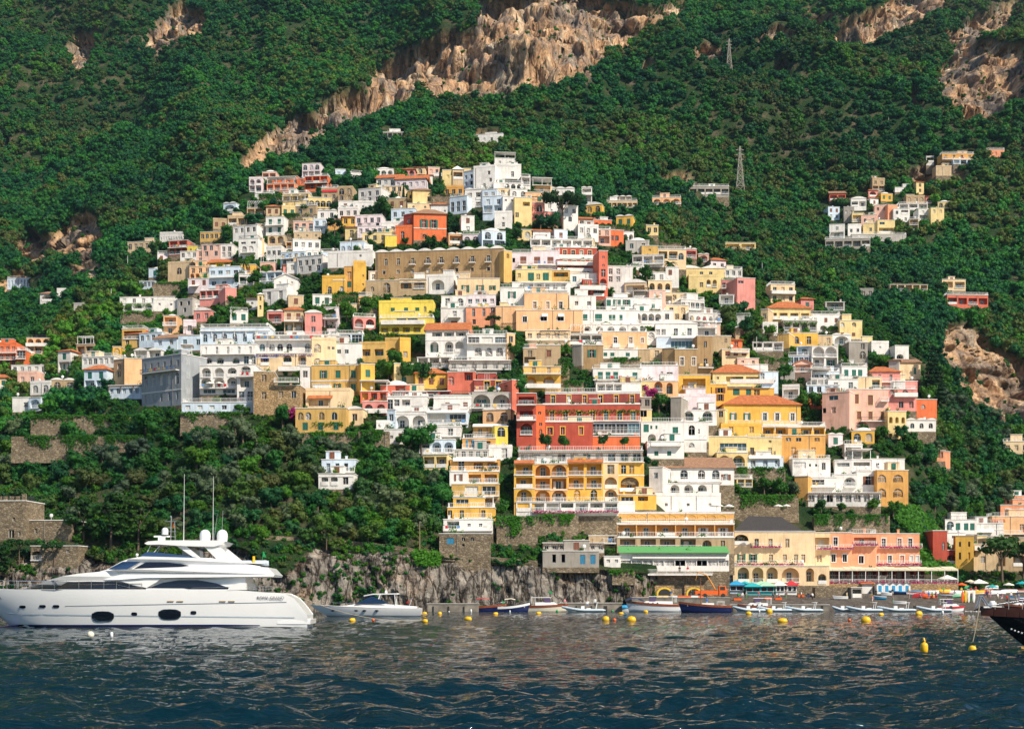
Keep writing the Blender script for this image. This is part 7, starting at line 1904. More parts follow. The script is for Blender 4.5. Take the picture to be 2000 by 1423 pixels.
 e = MB(); x, z = q(268, 1088); e.tube((x, 0, z), (x, 0, z + .25), .05); e.sphere((x, 0, z + .3), .15, n=8, k=5); e.build('searchlight', GEL, root)
 # tender and stern gear on the upper deck
 e = MB(); x, z = q(508, 1098); x2, _ = q(521, 1098); x0_, _ = q(473, 1098)
 for s in (-.8, .8): e.tube((x0_, s, z), (x2, s, z + .05), .26, .24, 8)
 e.box(x0_ + .3, x2 - .2, -.7, .7, z - .15, z + .1); e.build('tender', HYPA, root)
 e = MB(); x, z = q(497, 1095); e.box(x - .1, x + .1, -1.1, -.95, z - .5, z + .5); e.build('yellow_lifebuoy', YELP, root)
 # rails: bow and stern
 e = MB(); pr = None
 for i in range(0, 15):
  px = -44 + i * 24; zt = q(0, 1149)[1] + (.25 * ((60 - px) / 122) ** 2 if px < 60 else 0); x = (px - 290) / k; y = side(x, zt - .1, -.12)
  hgt = .78 if px < 260 else .5
  for s in (1, -1):
   e.tube((x, y * s, zt), (x, y * s, zt + hgt), .02, n=4)
  if pr:
   for s in (1, -1):
    e.tube((pr[0], pr[1] * s, pr[2]), (x, y * s, zt + hgt), .024, n=4); e.tube((pr[0], pr[1] * s, pr[2] - .35), (x, y * s, zt + hgt - .35), .016, n=4)
  pr = (x, y, zt + hgt)
 e.build('bow_rail', STEEL, root)
 e = MB()
 for i in range(9):
  px = 489 + i * 6; x, z = q(px, 1155)
  e.tube((x, -3.0, z), (x, -3.0, z + .55), .018, n=4)
 a, z = q(489, 1155); b, _ = q(537, 1155); e.tube((a, -3.0, z + .55), (b, -3.0, z + .55), .022, n=4); e.tube((a, -3.0, z + .3), (b, -3.0, z + .3), .015, n=4)
 a, z = q(385, 1152); b, _ = q(480, 1150); e.tube((a, -3.35, z + .28), (b, -3.35, z + .38), .022, n=4)
 e.build('stern_rail', STEEL, root)
 e = MB(); x, z = q(513, 1092); e.tube((x, -1, z), (x + .1, -1, z + .8), .02, n=4); e.add([(x + .05, -1, z + .8), (x + .05, -1, z + .3), (x + .38, -1.1, z + .25), (x + .2, -1.05, z + .75)], [(0, 1, 2, 3)]); e.build('ensign', GRNP, root, fix=False)
 # bow anchor pocket
 e = MB(); x, z = q(2, 1196); y = side(x, z, .03); e.box(x - .18, x + .12, y - .05, y + .2, z - .75, z + .75); e.build('anchor_plate', TINT, hull)
motor_yacht()
def boat_root(name, px, py, label, cat='boat', rz=0, group=None): return empty(name, wl(px, py), label, cat, group, math.radians(rz))
# sports cruiser
def cruiser():
 Y = wl(712, 1203).y; k = F / Y; r = boat_root('motor_boat', 714, 1203, 'white open motor cruiser with a small hardtop beside the yacht stern'); L = 219 / k
 e = MB(); R_ = make_hull(e, L, 3.9, .95 * 1.28, 1.75, m=0, fine=2.0, flare=.62, rake=.16, stern=.9, draft=.4); h = e.build('hull', [GEL, TEAK], r)
 def X(px): return (px - 714) / k
 e = MB(); e.loft([[(x, -w, z0), (x, -w * .8, z1), (x, w * .8, z1), (x, w, z0)] for x, w, z0, z1 in ((X(640), .3, 1.35, 1.4), (X(680), 1.1, 1.2, 1.62), (X(710), 1.4, 1.15, 1.95), (X(760), 1.5, 1.1, 1.75), (X(815), 1.5, 1.05, 1.45))], 0, smooth=False); e.build('coachroof', GEL, h)
 e = MB(); e.add([(X(696), -1.35, 1.85), (X(728), -1.5, 2.95), (X(728), 1.5, 2.95), (X(696), 1.35, 1.85), (X(760), -1.5, 1.9), (X(760), 1.5, 1.9)], [(0, 3, 2, 1), (0, 1, 4), (3, 5, 2)]); e.build('windscreen', TINTB, h)
 e = MB(); e.loft([[(x, -w, z), (x, -w, z + .16), (x, w, z + .16), (x, w, z)] for x, w, z in ((X(712), 1.2, 2.9), (X(730), 1.4, 3.15), (X(777), 1.4, 3.2), (X(780), 1.2, 3.2))], 0, smooth=False)
 for s in (-1, 1): e.tube((X(774), s * 1.3, 1.5), (X(772), s * 1.3, 3.2), .06); e.tube((X(738), s * 1.35, 1.9), (X(744), s * 1.35, 3.2), .10)
 e.build('hardtop', GEL, h)
 for px in (652, 698, 714, 738): e = MB(); e.sphere((X(px), -1.84 if px > 690 else -1.35, .85), .30, .16, .13, 10, 6); e.build('porthole', TINT, h)
 e = MB(); e.sphere((X(754), 0, 3.5), .22, .22, .3, 8, 5); e.tube((X(800), -.8, 1.5), (X(806), -.8, 2.7), .03); e.build('radar_dome', GEL, h)
 e = MB(); e.add([(X(798), -.85, 1.9), (X(801), -.85, 2.3), (X(797), -.8, 2.25), (X(794), -.8, 1.9)], [(0, 1, 2, 3)]); e.build('flag', REDP, h, fix=False)
 e = MB(); rail_line(e, R_, 0, (0, .12, .45), .02, 0, 10, 4); rail_line(e, R_, -1, (0, -.12, .45), .02, 0, 10, 4)
 for i in range(0, 10, 2): p = Vector(R_[i][0]); e.tube(p + Vector((0, .12, -.05)), p + Vector((0, .12, .45)), .018, n=4)
 e.build('bow_rail', STEEL, h)
 e = MB(); e.box(X(822), X(834), -1.4, 1.4, .25, .38); e.build('swim_platform', TEAK, h)
cruiser()
def gozzo(px0, px1, wy, label, hullm, band, cabin=None, top=None, flip=False, freeb=1.0, bow=1.7, mast=False, deck=TEAK, name='wooden_boat', extra=None):
 """a double ended Mediterranean launch; bow on the side of px0 unless flip"""
 c = (px0 + px1) / 2; Y = wl(c, wy).y; k = F / Y; L = (px1 - px0) / k
 r = boat_root(name, c, wy, label, 'boat', 180 if flip else 0)
 e = MB(); R_ = make_hull(e, L, L * .30, freeb, bow, m=0, fine=2.2, flare=.7, rake=.06, stern=.55, draft=.4); h = e.build('hull', [hullm, deck], r)
 e = MB()
 for j in (0, -1):
  sgn = -1 if j == 0 else 1
  for a, b in zip(R_[:-1], R_[1:]):
   pa, pb = Vector(a[j]), Vector(b[j]); e.add([pa + Vector((0, sgn * .05, .08)), pb + Vector((0, sgn * .05, .08)), pb + Vector((0, sgn * .03, -.34)), pa + Vector((0, sgn * .03, -.34)), pa + Vector((0, -sgn * .08, .08)), pb + Vector((0, -sgn * .08, .08))], [(0, 1, 2, 3), (0, 4, 5, 1)])
 e.build('gunwale', band, h)
 if cabin == 'house':
  e = MB(); x0, x1 = -L * .16, L * .30; w = L * .105
  e.loft([[(x, -w * q_, freeb - .1), (x, -w * q_ * .9, z), (x, w * q_ * .9, z), (x, w * q_, freeb - .1)] for x, z, q_ in ((x0 - .9, freeb + .1, .8), (x0, freeb + .75, 1), (x1, freeb + .7, 1), (x1 + .1, freeb + .5, 1))], 0, smooth=False); e.build('cabin', GEL, h)
  for i in range(3): e = MB(); e.sphere((x0 + .5 + i * .9, -w - .02, freeb + .32), .17, .05, .13, 8, 5); e.build('porthole', TINT, h)
  e = MB(); e.loft([[(x, -w * .95, freeb + .7), (x + .25, -w * .9, freeb + 1.55), (x + .25, w * .9, freeb + 1.55), (x, w * .95, freeb + .7)] for x in (x0 + .7, x0 + 1.9)], 0, smooth=False); e.build('windscreen', plain('purple_glass', (.10, .06, .14), .15), h)
  e = MB(); e.box(x0 + .6, x1 + .9, -w, w, freeb + 1.6, freeb + 1.72)
  for x in (x1 + .1, x1 + .8):
   for s in (-1, 1): e.tube((x, s * w * .9, freeb + .5), (x, s * w * .9, freeb + 1.62), .05)
  e.build('hardtop', GEL, h)
 if top is not None:
  e = MB(); x0, x1 = -L * .05, L * .28; w = L * .12
  e.loft([[(x, -w, z - .14), (x, -w * .8, z), (x, w * .8, z), (x, w, z - .14)] for x, z in ((x0, freeb + 1.55), (x0 + (x1 - x0) * .4, freeb + 1.75), (x1, freeb + 1.62))], 0, closed=False, caps=False, smooth=False); e.build('sunshade', top, h, fix=False)
  e = MB()
  for x in (x0 + .1, x1 - .1):
   for s in (-1, 1): e.tube((x, s * w, freeb - .2), (x, s * w, freeb + 1.45), .035)
  e.build('sunshade_frame', STEEL, h)
 if mast:
  e = MB(); e.tube((-L * .08, 0, freeb - .3), (-L * .08, 0, freeb + 5.2), .085, .05, 8); e.tube((-L * .08 - 1.1, 0, freeb + 3.3), (-L * .08 + 1.1, 0, freeb + 3.3), .03, n=5); e.build('mast', MAHO, h)
 # thwarts, cushions, engine box
 e = MB(); e.box(-L * .34, -L * .2, -L * .07, L * .07, freeb - .08, freeb + .18); e.box(L * .3, L * .4, -L * .07, L * .07, freeb - .05, freeb + .15); e.build('seat', CUSH, h)
 e = MB(); rail_line(e, R_, 0, (0, .06, .42), .018, 0, 6, 4); rail_line(e, R_, -1, (0, -.06, .42), .018, 0, 6, 4)
 for i in (0, 2, 4):
  p = Vector(R_[i][0]) + Vector((0, .06, 0)); e.tube(p, p + Vector((0, 0, .42)), .018, n=4)
 e.build('bow_rail', STEEL, h)
 return r, h, L, k
def fly_flag(h, x, z, mat, nm='flag'):
 e = MB(); e.tube((x, -.2, z - 1.1), (x - .1, -.2, z), .02, n=4); e.add([(x, -.2, z), (x + .1, -.25, z - .5), (x + .6, -.2, z - .3), (x + .5, -.15, z + .1)], [(0, 1, 2, 3)]); e.build(nm, mat, h, fix=False)
r_, h_, L_, k_ = gozzo(914, 990, 1187, 'navy and mahogany launch with a red sunshade by the quay', NAVY, MAHO, top=AWN_R, flip=True, freeb=1.0, bow=1.5); fly_flag(h_, -L_ * .45, 2.0, GRNP)
gozzo(972, 1035, 1189, 'dark blue launch with cream sunshade and white arch overlapping the red one', NAVY, GEL, top=CREAMP, flip=True, freeb=.9, bow=1.7)
r_, h_, L_, k_ = gozzo(1030, 1110, 1187, 'cream hulled cabin boat with white hardtop and mahogany rail', CREAMP, MAHO, cabin='house', flip=True, freeb=1.15, bow=1.5); fly_flag(h_, -L_ * .1, 4.0, GRNP)
r_, h_, L_, k_ = gozzo(1222, 1334, 1187, 'large white launch with dark bimini, mahogany stripe and purple windows', GEL, MAHO, cabin='house', freeb=1.35, bow=2.1)
e = MB(); e.loft([[(x, -1.4, z - .25), (x, -.9, z), (x, .9, z), (x, 1.4, z - .25)] for x, z in ((-5.8, 2.3), (-4.6, 2.75), (-3.2, 2.7), (-2.2, 2.35))], 0, closed=False, caps=False); e.build('bow_awning', CANV_B, h_, fix=False)
r_, h_, L_, k_ = gozzo(1325, 1428, 1196, 'navy hulled wooden boat with a varnished mast and mahogany topsides', NAVY, MAHO, mast=True, freeb=1.25, bow=2.0, deck=CREAMP)
e = MB(); e.box(-.6, 1.6, -.9, .9, 1.2, 1.75); e.build('deck_box', GEL, h_); e = MB(); e.box(2.2, 3.6, -.8, .8, 1.95, 2.05)
for x in (2.3, 3.5):
 for s in (-.7, .7): e.tube((x, s, 1.1), (x, s, 1.98), .03)
e.build('steering_canopy', GEL, h_)
gozzo(1440, 1512, 1184, 'small cabin boat with tan awning behind the inflatables', GEL, MAHO, cabin='house', freeb=1.0, bow=1.4, flip=False)
# covered blue boat
r = boat_root('covered_boat', 1218, 1184, 'low boat under a blue canvas cover beside the white launch'); e = MB(); make_hull(e, 4.2, 1.7, .5, .7); h = e.build('hull', [GEL, GEL], r)
e = MB(); e.loft([[(x, -w, .5), (x, -w * .6, .5 + z), (x, w * .6, .5 + z), (x, w, .5)] for x, w, z in ((-1.9, .2, .2), (-1, .8, .7), (.4, .85, .8), (2.0, .8, .3))], 0); e.build('canvas_cover', BLUP, h)
def rib(px0, px1, wy, label, arch=True, people=0):
 c = (px0 + px1) / 2; Y = wl(c, wy).y; k = F / Y; L = (px1 - px0) / k; r = boat_root('inflatable_boat', c, wy, label, 'boat', 0, 'inflatable boats moored off the beach')
 e = MB(); pts = []
 for i in range(15):
  t = i / 14; x = L / 2 - L * t; w = L * .135 * (1 - max(0, (t - .6) / .4) ** 2.2); pts.append((x, w, .32 + .75 * max(0, t - .45) ** 1.6 * 2.2))
 for s in (-1, 1):
  P = [Vector((x, s * w, z)) for x, w, z in pts]
  for i, (a, b) in enumerate(zip(P[:-1], P[1:])): e.tube(a, b, .27 if i else .12, .27 if i < 13 else .2, 10, cap=i in (0, 13))
 h = e.build('tube', HYPA, r)
 e = MB(); make_hull(e, L * .9, L * .24, .2, .8, m=0, rake=.1, draft=.3); e.build('hull', [GELB, GEL], r)
 e = MB(); e.box(-.5, .15, -.35, .35, .25, 1.15); e.box(.5, 1.4, -.5, .5, .25, .75); e.build('console', GEL, r)
 e = MB(); e.box(L * .46, L * .52, -.22, .22, .35, 1.15); e.box(L * .47, L * .5, -.1, .1, -.4, .4); e.build('outboard_engine', BLK, r)
 if arch:
  e = MB(); x = L * .28
  for s in (-1, 1): e.tube((x, s * .75, .3), (x + .25, s * .75, 1.75), .06)
  e.tube((x + .25, -.78, 1.75), (x + .25, .78, 1.75), .06); e.box(x - .5, x + .5, -.75, .75, 1.78, 1.86); e.build('roll_bar', GEL, r)
for a in [(1098, 1182, 1189, 'inflatable boat with two crew beside the cream cabin boat'), (1300, 1352, 1187, 'short inflatable half hidden by the navy wooden boat'), (1432, 1494, 1187, 'inflatable moored off the turquoise kiosk'), (1480, 1545, 1187, 'inflatable off the pale green parasol'),
   (1534, 1606, 1187, 'inflatable off the red parasol'), (1626, 1668, 1186, 'short inflatable off the stone beach wall'), (1653, 1722, 1187, 'inflatable off the black garage door'), (1714, 1787, 1187, 'inflatable off the striped cabins'), (1790, 1858, 1187, 'inflatable off the beached rowing boats')]:
 rib(*a, arch='short' not in a[3])
gozzo(1832, 1884, 1183, 'small white cabin boat with a red waterline behind the last inflatable', GEL, AWN_R, cabin='house', freeb=.8, bow=1.1, flip=True)
gozzo(1960, 2030, 1176, 'dark launch at the water edge with a windscreen', BLACKH, MAHO, cabin='house', freeb=1.0, bow=1.4, flip=False)
# the near wooden bow at the frame's edge
def near_bow():
 wy = 1268; c = 1968; Y = wl(c, wy).y; k = F / Y; L = 15.0; px_bow = 1921
 root = empty('wooden_ship', Vector(((px_bow - CX) / F * Y + L / 2, Y, 0)), 'dark varnished wooden bow with an anchor pulpit at the frame edge', 'boat', rz=math.radians(-4))
 e = MB(); R_ = make_hull(e, L, 4.2, 1.75, 2.15, m=0, fine=2.0, flare=.55, rake=.16, stern=.8, draft=.5, n=26); h = e.build('hull', [BLACKH, TEAK], root)
 e = MB()
 for j, sgn in ((0, -1), (-1, 1)):
  for a, b in zip(R_[:-1], R_[1:]):
   pa, pb = Vector(a[j]), Vector(b[j]); e.add([pa + Vector((0, sgn * .03, .05)), pb + Vector((0, sgn * .03, .05)), pb + Vector((0, sgn * .02, -.42)), pa + Vector((.03, sgn * .02, -.42)), pa + Vector((0, -sgn * .08, .05)), pb + Vector((0, -sgn * .08, .05))], [(0, 1, 2, 3), (0, 4, 5, 1)])
 e.build('rubbing_strake', plain('dark_varnish', (.07, .018, .01), .25, coat=.5), h)
 e = MB(); x = R_[0][0][0]; e.tube((x + .1, 0, 2.1), (x - .32, 0, 2.0), .09, .03, 6); e.build('bowsprit', BLACKH, h)
 e = MB()
 for s in (-.22, .22): e.tube((x - .2, s, 2.1), (x + .0, s, 2.75), .03); e.tube((x + .0, s, 2.75), (x + .35, s, 2.25), .03); e.tube((x + .3, s, 2.2), (x + 2.6, s * 5, 2.55), .018, n=4)
 for i in range(5): e.tube((x + .6 + i * .6, -.5 - i * .28, 2.05), (x + .6 + i * .6, -.5 - i * .28, 2.5), .018, n=4)
 e.build('pulpit', STEEL, h)
 e = MB(); e.box(x + .1, x + 1.0, -.25, .25, 2.12, 2.2); e.lathe((x + .6, 0, 2.18), [(.18, 0), (.2, .2), (.1, .3), (0, .3)], 10); e.build('anchor_windlass', GEL, h)
 e = MB(); pts = []
 for i in range(14):
  t = i / 13; r = R_[3 + i // 2]; xx = x + 1.3 + t * 2.1; zz = 1.05 - .35 * math.sin(math.pi * min(1, t * 1.1)) * .6 - t * .2
  yy = -.62 - (xx - x) * .21; pts.append(Vector((xx, yy, zz)))
 for i, p in enumerate(pts): e.sphere(p, .055, .04, .05, 6, 4)
 e.build('chain', plain('galvanised_chain', (.6, .6, .6), .4, metal=.5), h)
 e = MB(); e.tube((x + 1.7, -1.2, .10), (x + 5.8, -1.9, .10), .06, n=6); e.build('waterline_stripe', plain('ochre_stripe', (.6, .33, .05), .5), h)
 return root.location + Vector((x - .2, 0, 2.3))
BOWP = near_bow()
def rope(a, b, sag, label, r=.03):
 e = MB(); a, b = Vector(a), Vector(b); n = 12; P = [a.lerp(b, i / n) - Vector((0, 0, sag * 4 * (i / n) * (1 - i / n))) for i in range(n + 1)]
 o0 = P[0].copy(); P = [p - o0 for p in P]
 for p, q_ in zip(P[:-1], P[1:]): e.tube(p, q_, r, n=5, cap=False)
 o = e.build('mooring_rope', ROPE, None); o.location = o0; tag(o, label, 'rope')
# buoys
def buoy(px, py, w, h, col, label, kind='round'):
 p = wl(px, py); k = F / p.y; r = w / 2 / k * .88; hh = h / k * .88; rr = random.Random(int(px))
 o = empty({'round': 'mooring_buoy', 'can': 'mooring_buoy', 'ball': 'ball_float', 'fender': 'fender_float'}[kind], p + Vector((0, 0, .0)), label, 'buoy', None, rr.uniform(-.6, .6))
 e = MB(); m = {'y': YELP, 'o': ORAP, 'w': WHITEP, 'g': GRNP, 'c': CREAMP}[col]
 if kind == 'can':
  e.lathe((0, 0, 0), [(0, -.2), (r * .8, -.15), (r, .05), (r, hh * .6), (r * .82, hh * .8), (r * .35, hh * .92), (r * .3, hh), (0, hh)], 14, 0); e.build('float', m, o)
  e = MB(); e.tube((0, -.05, hh), (0, .05, hh + .18), .05, n=6); e.build('ring', YELP, o)
 elif kind == 'round':
  e.sphere((0, 0, hh * .25), r, r * .7, hh * .75, 14, 8); e.build('float', m, o)
  e = MB(); e.lathe((r * .55, 0, hh * .5), [(r * .28, 0), (r * .3, hh * .25), (0, hh * .3)], 8); e.tube((r * .55, 0, hh * .8), (r * .75, 0, hh), .03, n=5); e.build('ring', m, o)
 elif kind == 'ball': e.sphere((0, 0, r * .6), r, n=14, k=9); e.build('float', m, o)
 else:
  e.lathe((0, 0, 0), [(0, -.1), (r, 0), (r, hh * .7), (r * .5, hh * .9), (0, hh)], 10); e.build('float', m, o)
 if kind in ('ball', 'fender'):
  e = MB(); e.tube((0, 0, hh * .9 if kind == 'fender' else r * 1.55), (.03, 0, (hh if kind == 'fender' else r * 1.6) + .14), .03, n=5); e.build('ring', IRON, o)
for a in [(688,1212,15,7,'y','yellow buoy off the cruiser bow'), (729,1212,7,7,'o','orange ball beside the buoy off the cruiser','ball'), (829,1199,12,6,'y','yellow buoy just behind the cruiser stern'), (830,1214,14,7,'y','yellow buoy ahead of the quay on a floating rope'),
   (859,1199,9,6,'y','small yellow buoy near the quay end'), (914,1210,19,8,'y','large yellow buoy off the red sunshade launch'), (968,1199,12,5,'y','flat yellow buoy under the dark blue launch'), (920,1196,4,8,'w','white float beside the red sunshade launch','fender'),
   (996,1195,3,5,'w','white float between the launches','fender'), (1052,1198,13,5,'y','yellow buoy under the cream cabin boat'), (1088,1190,6,6,'g','green float by the cream cabin boat','ball'), (1183,1211,16,10,'y','yellow buoy next to an orange ball'),
   (1200,1212,8,7,'o','orange ball between two big yellow buoys','ball'), (1233,1212,21,11,'y','broad yellow buoy off the white launch'), (1213,1198,12,4,'y','low yellow buoy before the covered boat'), (1261,1197,12,6,'y','yellow buoy below the white launch stern'),
   (1196,1186,5,5,'g','green float near the covered boat','ball'), (1462,1199,13,7,'y','yellow buoy off the turquoise kiosk'), (1503,1197,14,9,'y','tilted yellow buoy off the pale green parasol'), (1483,1196,4,6,'w','white float between two yellow buoys','fender'),
   (1528,1214,23,9,'y','wide yellow buoy in open water off the red parasol'), (1659,1212,7,6,'o','small orange ball off the stone beach wall','ball'), (1691,1214,22,13,'y','fat yellow buoy off the black garage door'), (1721,1201,13,6,'y','yellow buoy off the striped cabins'),
   (1795,1200,18,9,'y','yellow buoy with orange patch off the last inflatable'), (1841,1199,5,9,'w','upright white fender float near the last inflatable','fender'), (1805,1270,17,20,'y','nearest yellow can buoy','can'), (1899,1270,18,12,'y','yellow buoy tied to the dark wooden bow'),
   (177,1243,16,15,'c','cream ball float ahead of the yacht','ball'), (218,1243,7,12,'w','white pear float ahead of the yacht','fender'), (877,1190,3,3,'w','tiny white float near the quay','ball')]:
 buoy(*a[:6], kind=a[6] if len(a) > 6 else 'round')
rope(BOWP, wl(1900, 1268) + Vector((0, 0, .4)), .12, 'mooring rope from the dark bow down to a yellow buoy', .022)
rope(at(575, 1161, 134), wl(828, 1213) + Vector((0, 0, .2)), .9, 'long thin stern rope of the yacht reaching a buoy', .03)
rope(wl(850, 1189) + Vector((0, 0, 1)), wl(900, 1201) + Vector((0, 0, .1)), .3, 'slack rope from the quay to a float', .03)
pf = wl(1886, 1184); e = MB()
for i in range(16): e.sphere((i * 1.05, 0, .05), .12, n=6, k=4)
for i in range(15): e.tube((i * 1.05, 0, 0), (i * 1.05 + 1.05, 0, 0), .03, n=4, cap=False)
o = e.build('float_line', WHITEP, None); o.location = pf; tag(o, 'line of small white floats marking the bathing water', 'float line')
# ---------------------------------------------------------------- quay, beach, people
hv = H_('long shaded beach restaurant')
def zy(y): return wl(0, y).y + 4
# quay and jetty under the cliff
def quay(px0, px1, top, bot, depth, label, name='quay'):
 Y = zy(bot); k = F / Y; a, b = (px0 - CX) / k, (px1 - CX) / k; h = (bot - top) / k; o = empty(name, ((a + b) / 2, Y, 0), label, 'quay'); o['kind'] = 'thing'
 w = (b - a) / 2; e = MB(); e.box(-w, w, 0, depth, -2, h); e.build('platform', CONC, o); e = MB(); e.box(-w - .1, w + .1, -.12, .5, h + .003, h + .18); e.build('kerb', wallmat('g'), o)
 e = MB()
 for i in range(int(w * 2 / 3)): e.box(-w + 1 + 3 * i, -w + 1.25 + 3 * i, -.14, -.005, -.5, h * .7)
 e.build('fender_tyre', BLK, o)
quay(835, 935, 1175, 1190, 8, 'stained concrete quay under the grey cliff')
quay(1085, 1215, 1172, 1188, 8, 'long dark jetty beside the cream cabin boat')
quay(1420, 1620, 1172, 1184, 3, 'low stone edge of the beach below the kiosks')
def on(px, py): return ground(px, py)
# beach wall and terraces
h = house('beach_wall', 1592, 1662, 1146, 1166, 'H', 'tawny stone wall between kiosks and cabins', 0, 3, 'none', '', 'wall', foot=False); h.root['kind'] = 'thing'
h = house('boat_shed', 1663, 1684, 1147, 1168, 'G', 'grey boat shed with a dark roller door', 0, 5, 'flat', '1158:b1/17x16', 'shed', foot=False); h.root['kind'] = 'thing'
h = house('shed', 1684, 1704, 1140, 1158, 'W', 'small white shed beside the striped cabins', 0, 4, 'gable', '', 'shed', foot=False); h.root['kind'] = 'thing'
h = house('restaurant', 1725, 1850, 1138, 1152, 'D', 'dark beach bar behind the upturned boats', 0, 5, 'flat', '1146:b8', 'restaurant', foot=False); h.root['kind'] = 'thing'
h = house('harbour_hut', 1424, 1438, 1098, 1136, 'g', 'narrow grey stair block beside the cream arcade', 0, 4, 'flat', '1118:b2 1106:b1', 'hut', foot=False); h.root['kind'] = 'thing'
# bathing cabins: five white gabled fronts with blue doors
Yc = min(ground(1740, 1156).y, hv.loc.y - 4.4) - 2.6; k = F / Yc
for i in range(5):
 px = 1719 + i * 13.2; o = empty('bathing_cabin', at(px, 1155, Yc), 'white bathing cabin with a sky blue door, %s of the row' % ['first beside the white shed', 'second beside the white shed', 'middle one', 'last but one', 'last towards the dark bar'][i], 'cabin', 'striped bathing cabins'); w = 6.6 / k; H = 13.5 / k
 e = MB(); e.prism([(-w, -.5), (w - .02, -.5), (w - .02, H), (0, H + .5), (-w, H)], 0, 2.2); e.build('wall', WHITEP, o)
 e = MB(); e.box(-w * .45, w * .45, -.05, -.003, 0.05, H * .9); e.build('door', BLUP, o)
 e = MB(); e.add([(-w - .05, -.15, H - .02), (0, -.15, H + .52), (w + .03, -.15, H - .02), (-w - .05, 2.3, H - .02), (0, 2.3, H + .52), (w + .03, 2.3, H - .02), (-w - .05, -.15, H + .05), (0, -.15, H + .6), (w + .03, -.15, H + .05)], [(0, 3, 4, 1), (1, 4, 5, 2), (0, 1, 7, 6), (1, 2, 8, 7)]); e.build('roof', plain('grey_green_roof', (.16, .24, .20), .8), o, fix=False)
# parasols and kiosks
def parasol(px, py, w, h, mat, label, sides=8, square=False, vale=True, Yd=None):
 g = ground(px, py) if Yd is None else at(px, py, Yd); k = F / g.y; r = w / 2 / k; H = h / k; o = empty('parasol', g, label, 'parasol')
 e = MB(); e.tube((0, 0, -.2), (0, 0, H), .05, n=6); e.build('pole', WOODM, o)
 n = 4 if square else sides; e = MB(); rise = max(.35, r * .38); ph = math.pi / 4 if square else 0
 pts = [(r * math.cos(ph + 2 * math.pi * i / n), r * math.sin(ph + 2 * math.pi * i / n)) for i in range(n)]
 v = [(x, y, H - rise) for x, y in pts] + [(x, y, H - rise - .18) for x, y in pts] + [(0, 0, H)]
 e.add(v, [(i, (i + 1) % n, 2 * n) for i in range(n)] + [(n + i, n + (i + 1) % n, (i + 1) % n, i) for i in range(n)]); e.build('canopy', mat, o, fix=False)
def kiosk(px, py, w, h, wallc, roofm, label, sign=None):
 g = ground(px, py) - Vector((0, .6, 0)); k = F / g.y; W = w / k; H = h * .62 / k; o = empty('kiosk', g, label, 'kiosk'); dp = min(2.4, W)
 e = MB()
 a = W / 2; e.add([(-a, 0, -.4), (a, 0, -.4), (a, 0, H * .35), (-a, 0, H * .35)], [(0, 1, 2, 3)]); e.add([(-a, 0, H * .85), (a, 0, H * .85), (a, 0, H), (-a, 0, H)], [(0, 1, 2, 3)])
 for x in (-a, -a * .1, a - .15): e.box(x, x + .15, .0, .1, H * .35, H * .85)
 e.box(-a, -a + .05, .1, dp, -.4, H); e.box(a - .05, a, .1, dp, -.4, H); e.box(-a, a, dp - .05, dp, -.4, H); e.build('wall', wallc, o, fix=False)
 e = MB(); e.box(-a - .1, a + .1, -.35, .1, H * .35, H * .35 + .06); e.build('counter', WHITEP, o)
 e = MB(); e.add([(-a + .1, .5, H * .35), (a - .1, .5, H * .35), (a - .1, .5, H * .85), (-a + .1, .5, H * .85)], [(0, 1, 2, 3)]); e.build('dark_inside_panel', plain('dark_interior', (.03, .03, .04), .8), o)  # dark sheet behind the counter, painted to stand for the unlit inside
 q = .6; z = H; e = MB(); e.add([(-a - q, -q, z), (a + q, -q, z), (a + q, dp + q, z), (-a - q, dp + q, z), (-a * .12, dp / 2, z + H * .55), (a * .12, dp / 2, z + H * .55)], [(0, 1, 5, 4), (1, 2, 5), (2, 3, 4, 5), (3, 0, 4), (0, 3, 2, 1)]); e.build('roof', roofm, o)
 return o, W, H
YELW = plain('yellow_awning', (.75, .50, .04), .8); LGRN = plain('pale_green_canvas', (.35, .62, .42), .8)
kiosk(1438, 1158, 26, 26, plain('pale_blue_boards', (.40, .52, .66), .7), BLUP, 'pale blue kiosk with a sky blue roof')
kiosk(1470, 1160, 28, 24, TEALP, TEALP, 'turquoise kiosk with a sloping roof'); kiosk(1498, 1160, 26, 26, TEALP, LGRN, 'turquoise stall under a pale green roof')
kiosk(1523, 1160, 17, 28, WHITEP, AWN_W, 'narrow white kiosk with a yellow notice and pointed roof'); kiosk(1546, 1160, 18, 28, WHITEP, AWN_R, 'white kiosk under a red roof'); kiosk(1570, 1158, 18, 22, WHITEP, AWN_W, 'plain white stall with dark counter')
kiosk(1598, 1146, 16, 18, WHITEP, AWN_W, 'white tented stall on the stone wall'); kiosk(1626, 1146, 18, 18, WHITEP, AWN_W, 'second white tented stall near the black lamp posts')
parasol(1488, 1148, 48, 16, LGRN, 'wide pale green parasol over the turquoise stalls', square=True); parasol(1518, 1140, 14, 12, YELW, 'small yellow parasol beside the arcade'); parasol(1545, 1150, 34, 16, AWN_R, 'big red parasol on the kiosk row')
parasol(1455, 1148, 22, 14, TEALP, 'teal parasol between the blue kiosks')
for a in [(1400, 996, 26, 14, 'cream parasol on the broad white terrace'), (1424, 996, 20, 12, 'second cream parasol on the broad white terrace'), (1520, 992, 18, 8, 'flat cream parasol on the hotel terrace'), (1536, 992, 16, 8, 'last cream parasol on the hotel terrace')]: parasol(a[0], a[1], a[2], a[3], AWN_W, a[4], Yd=H_('yellow top wall').Y + 2)
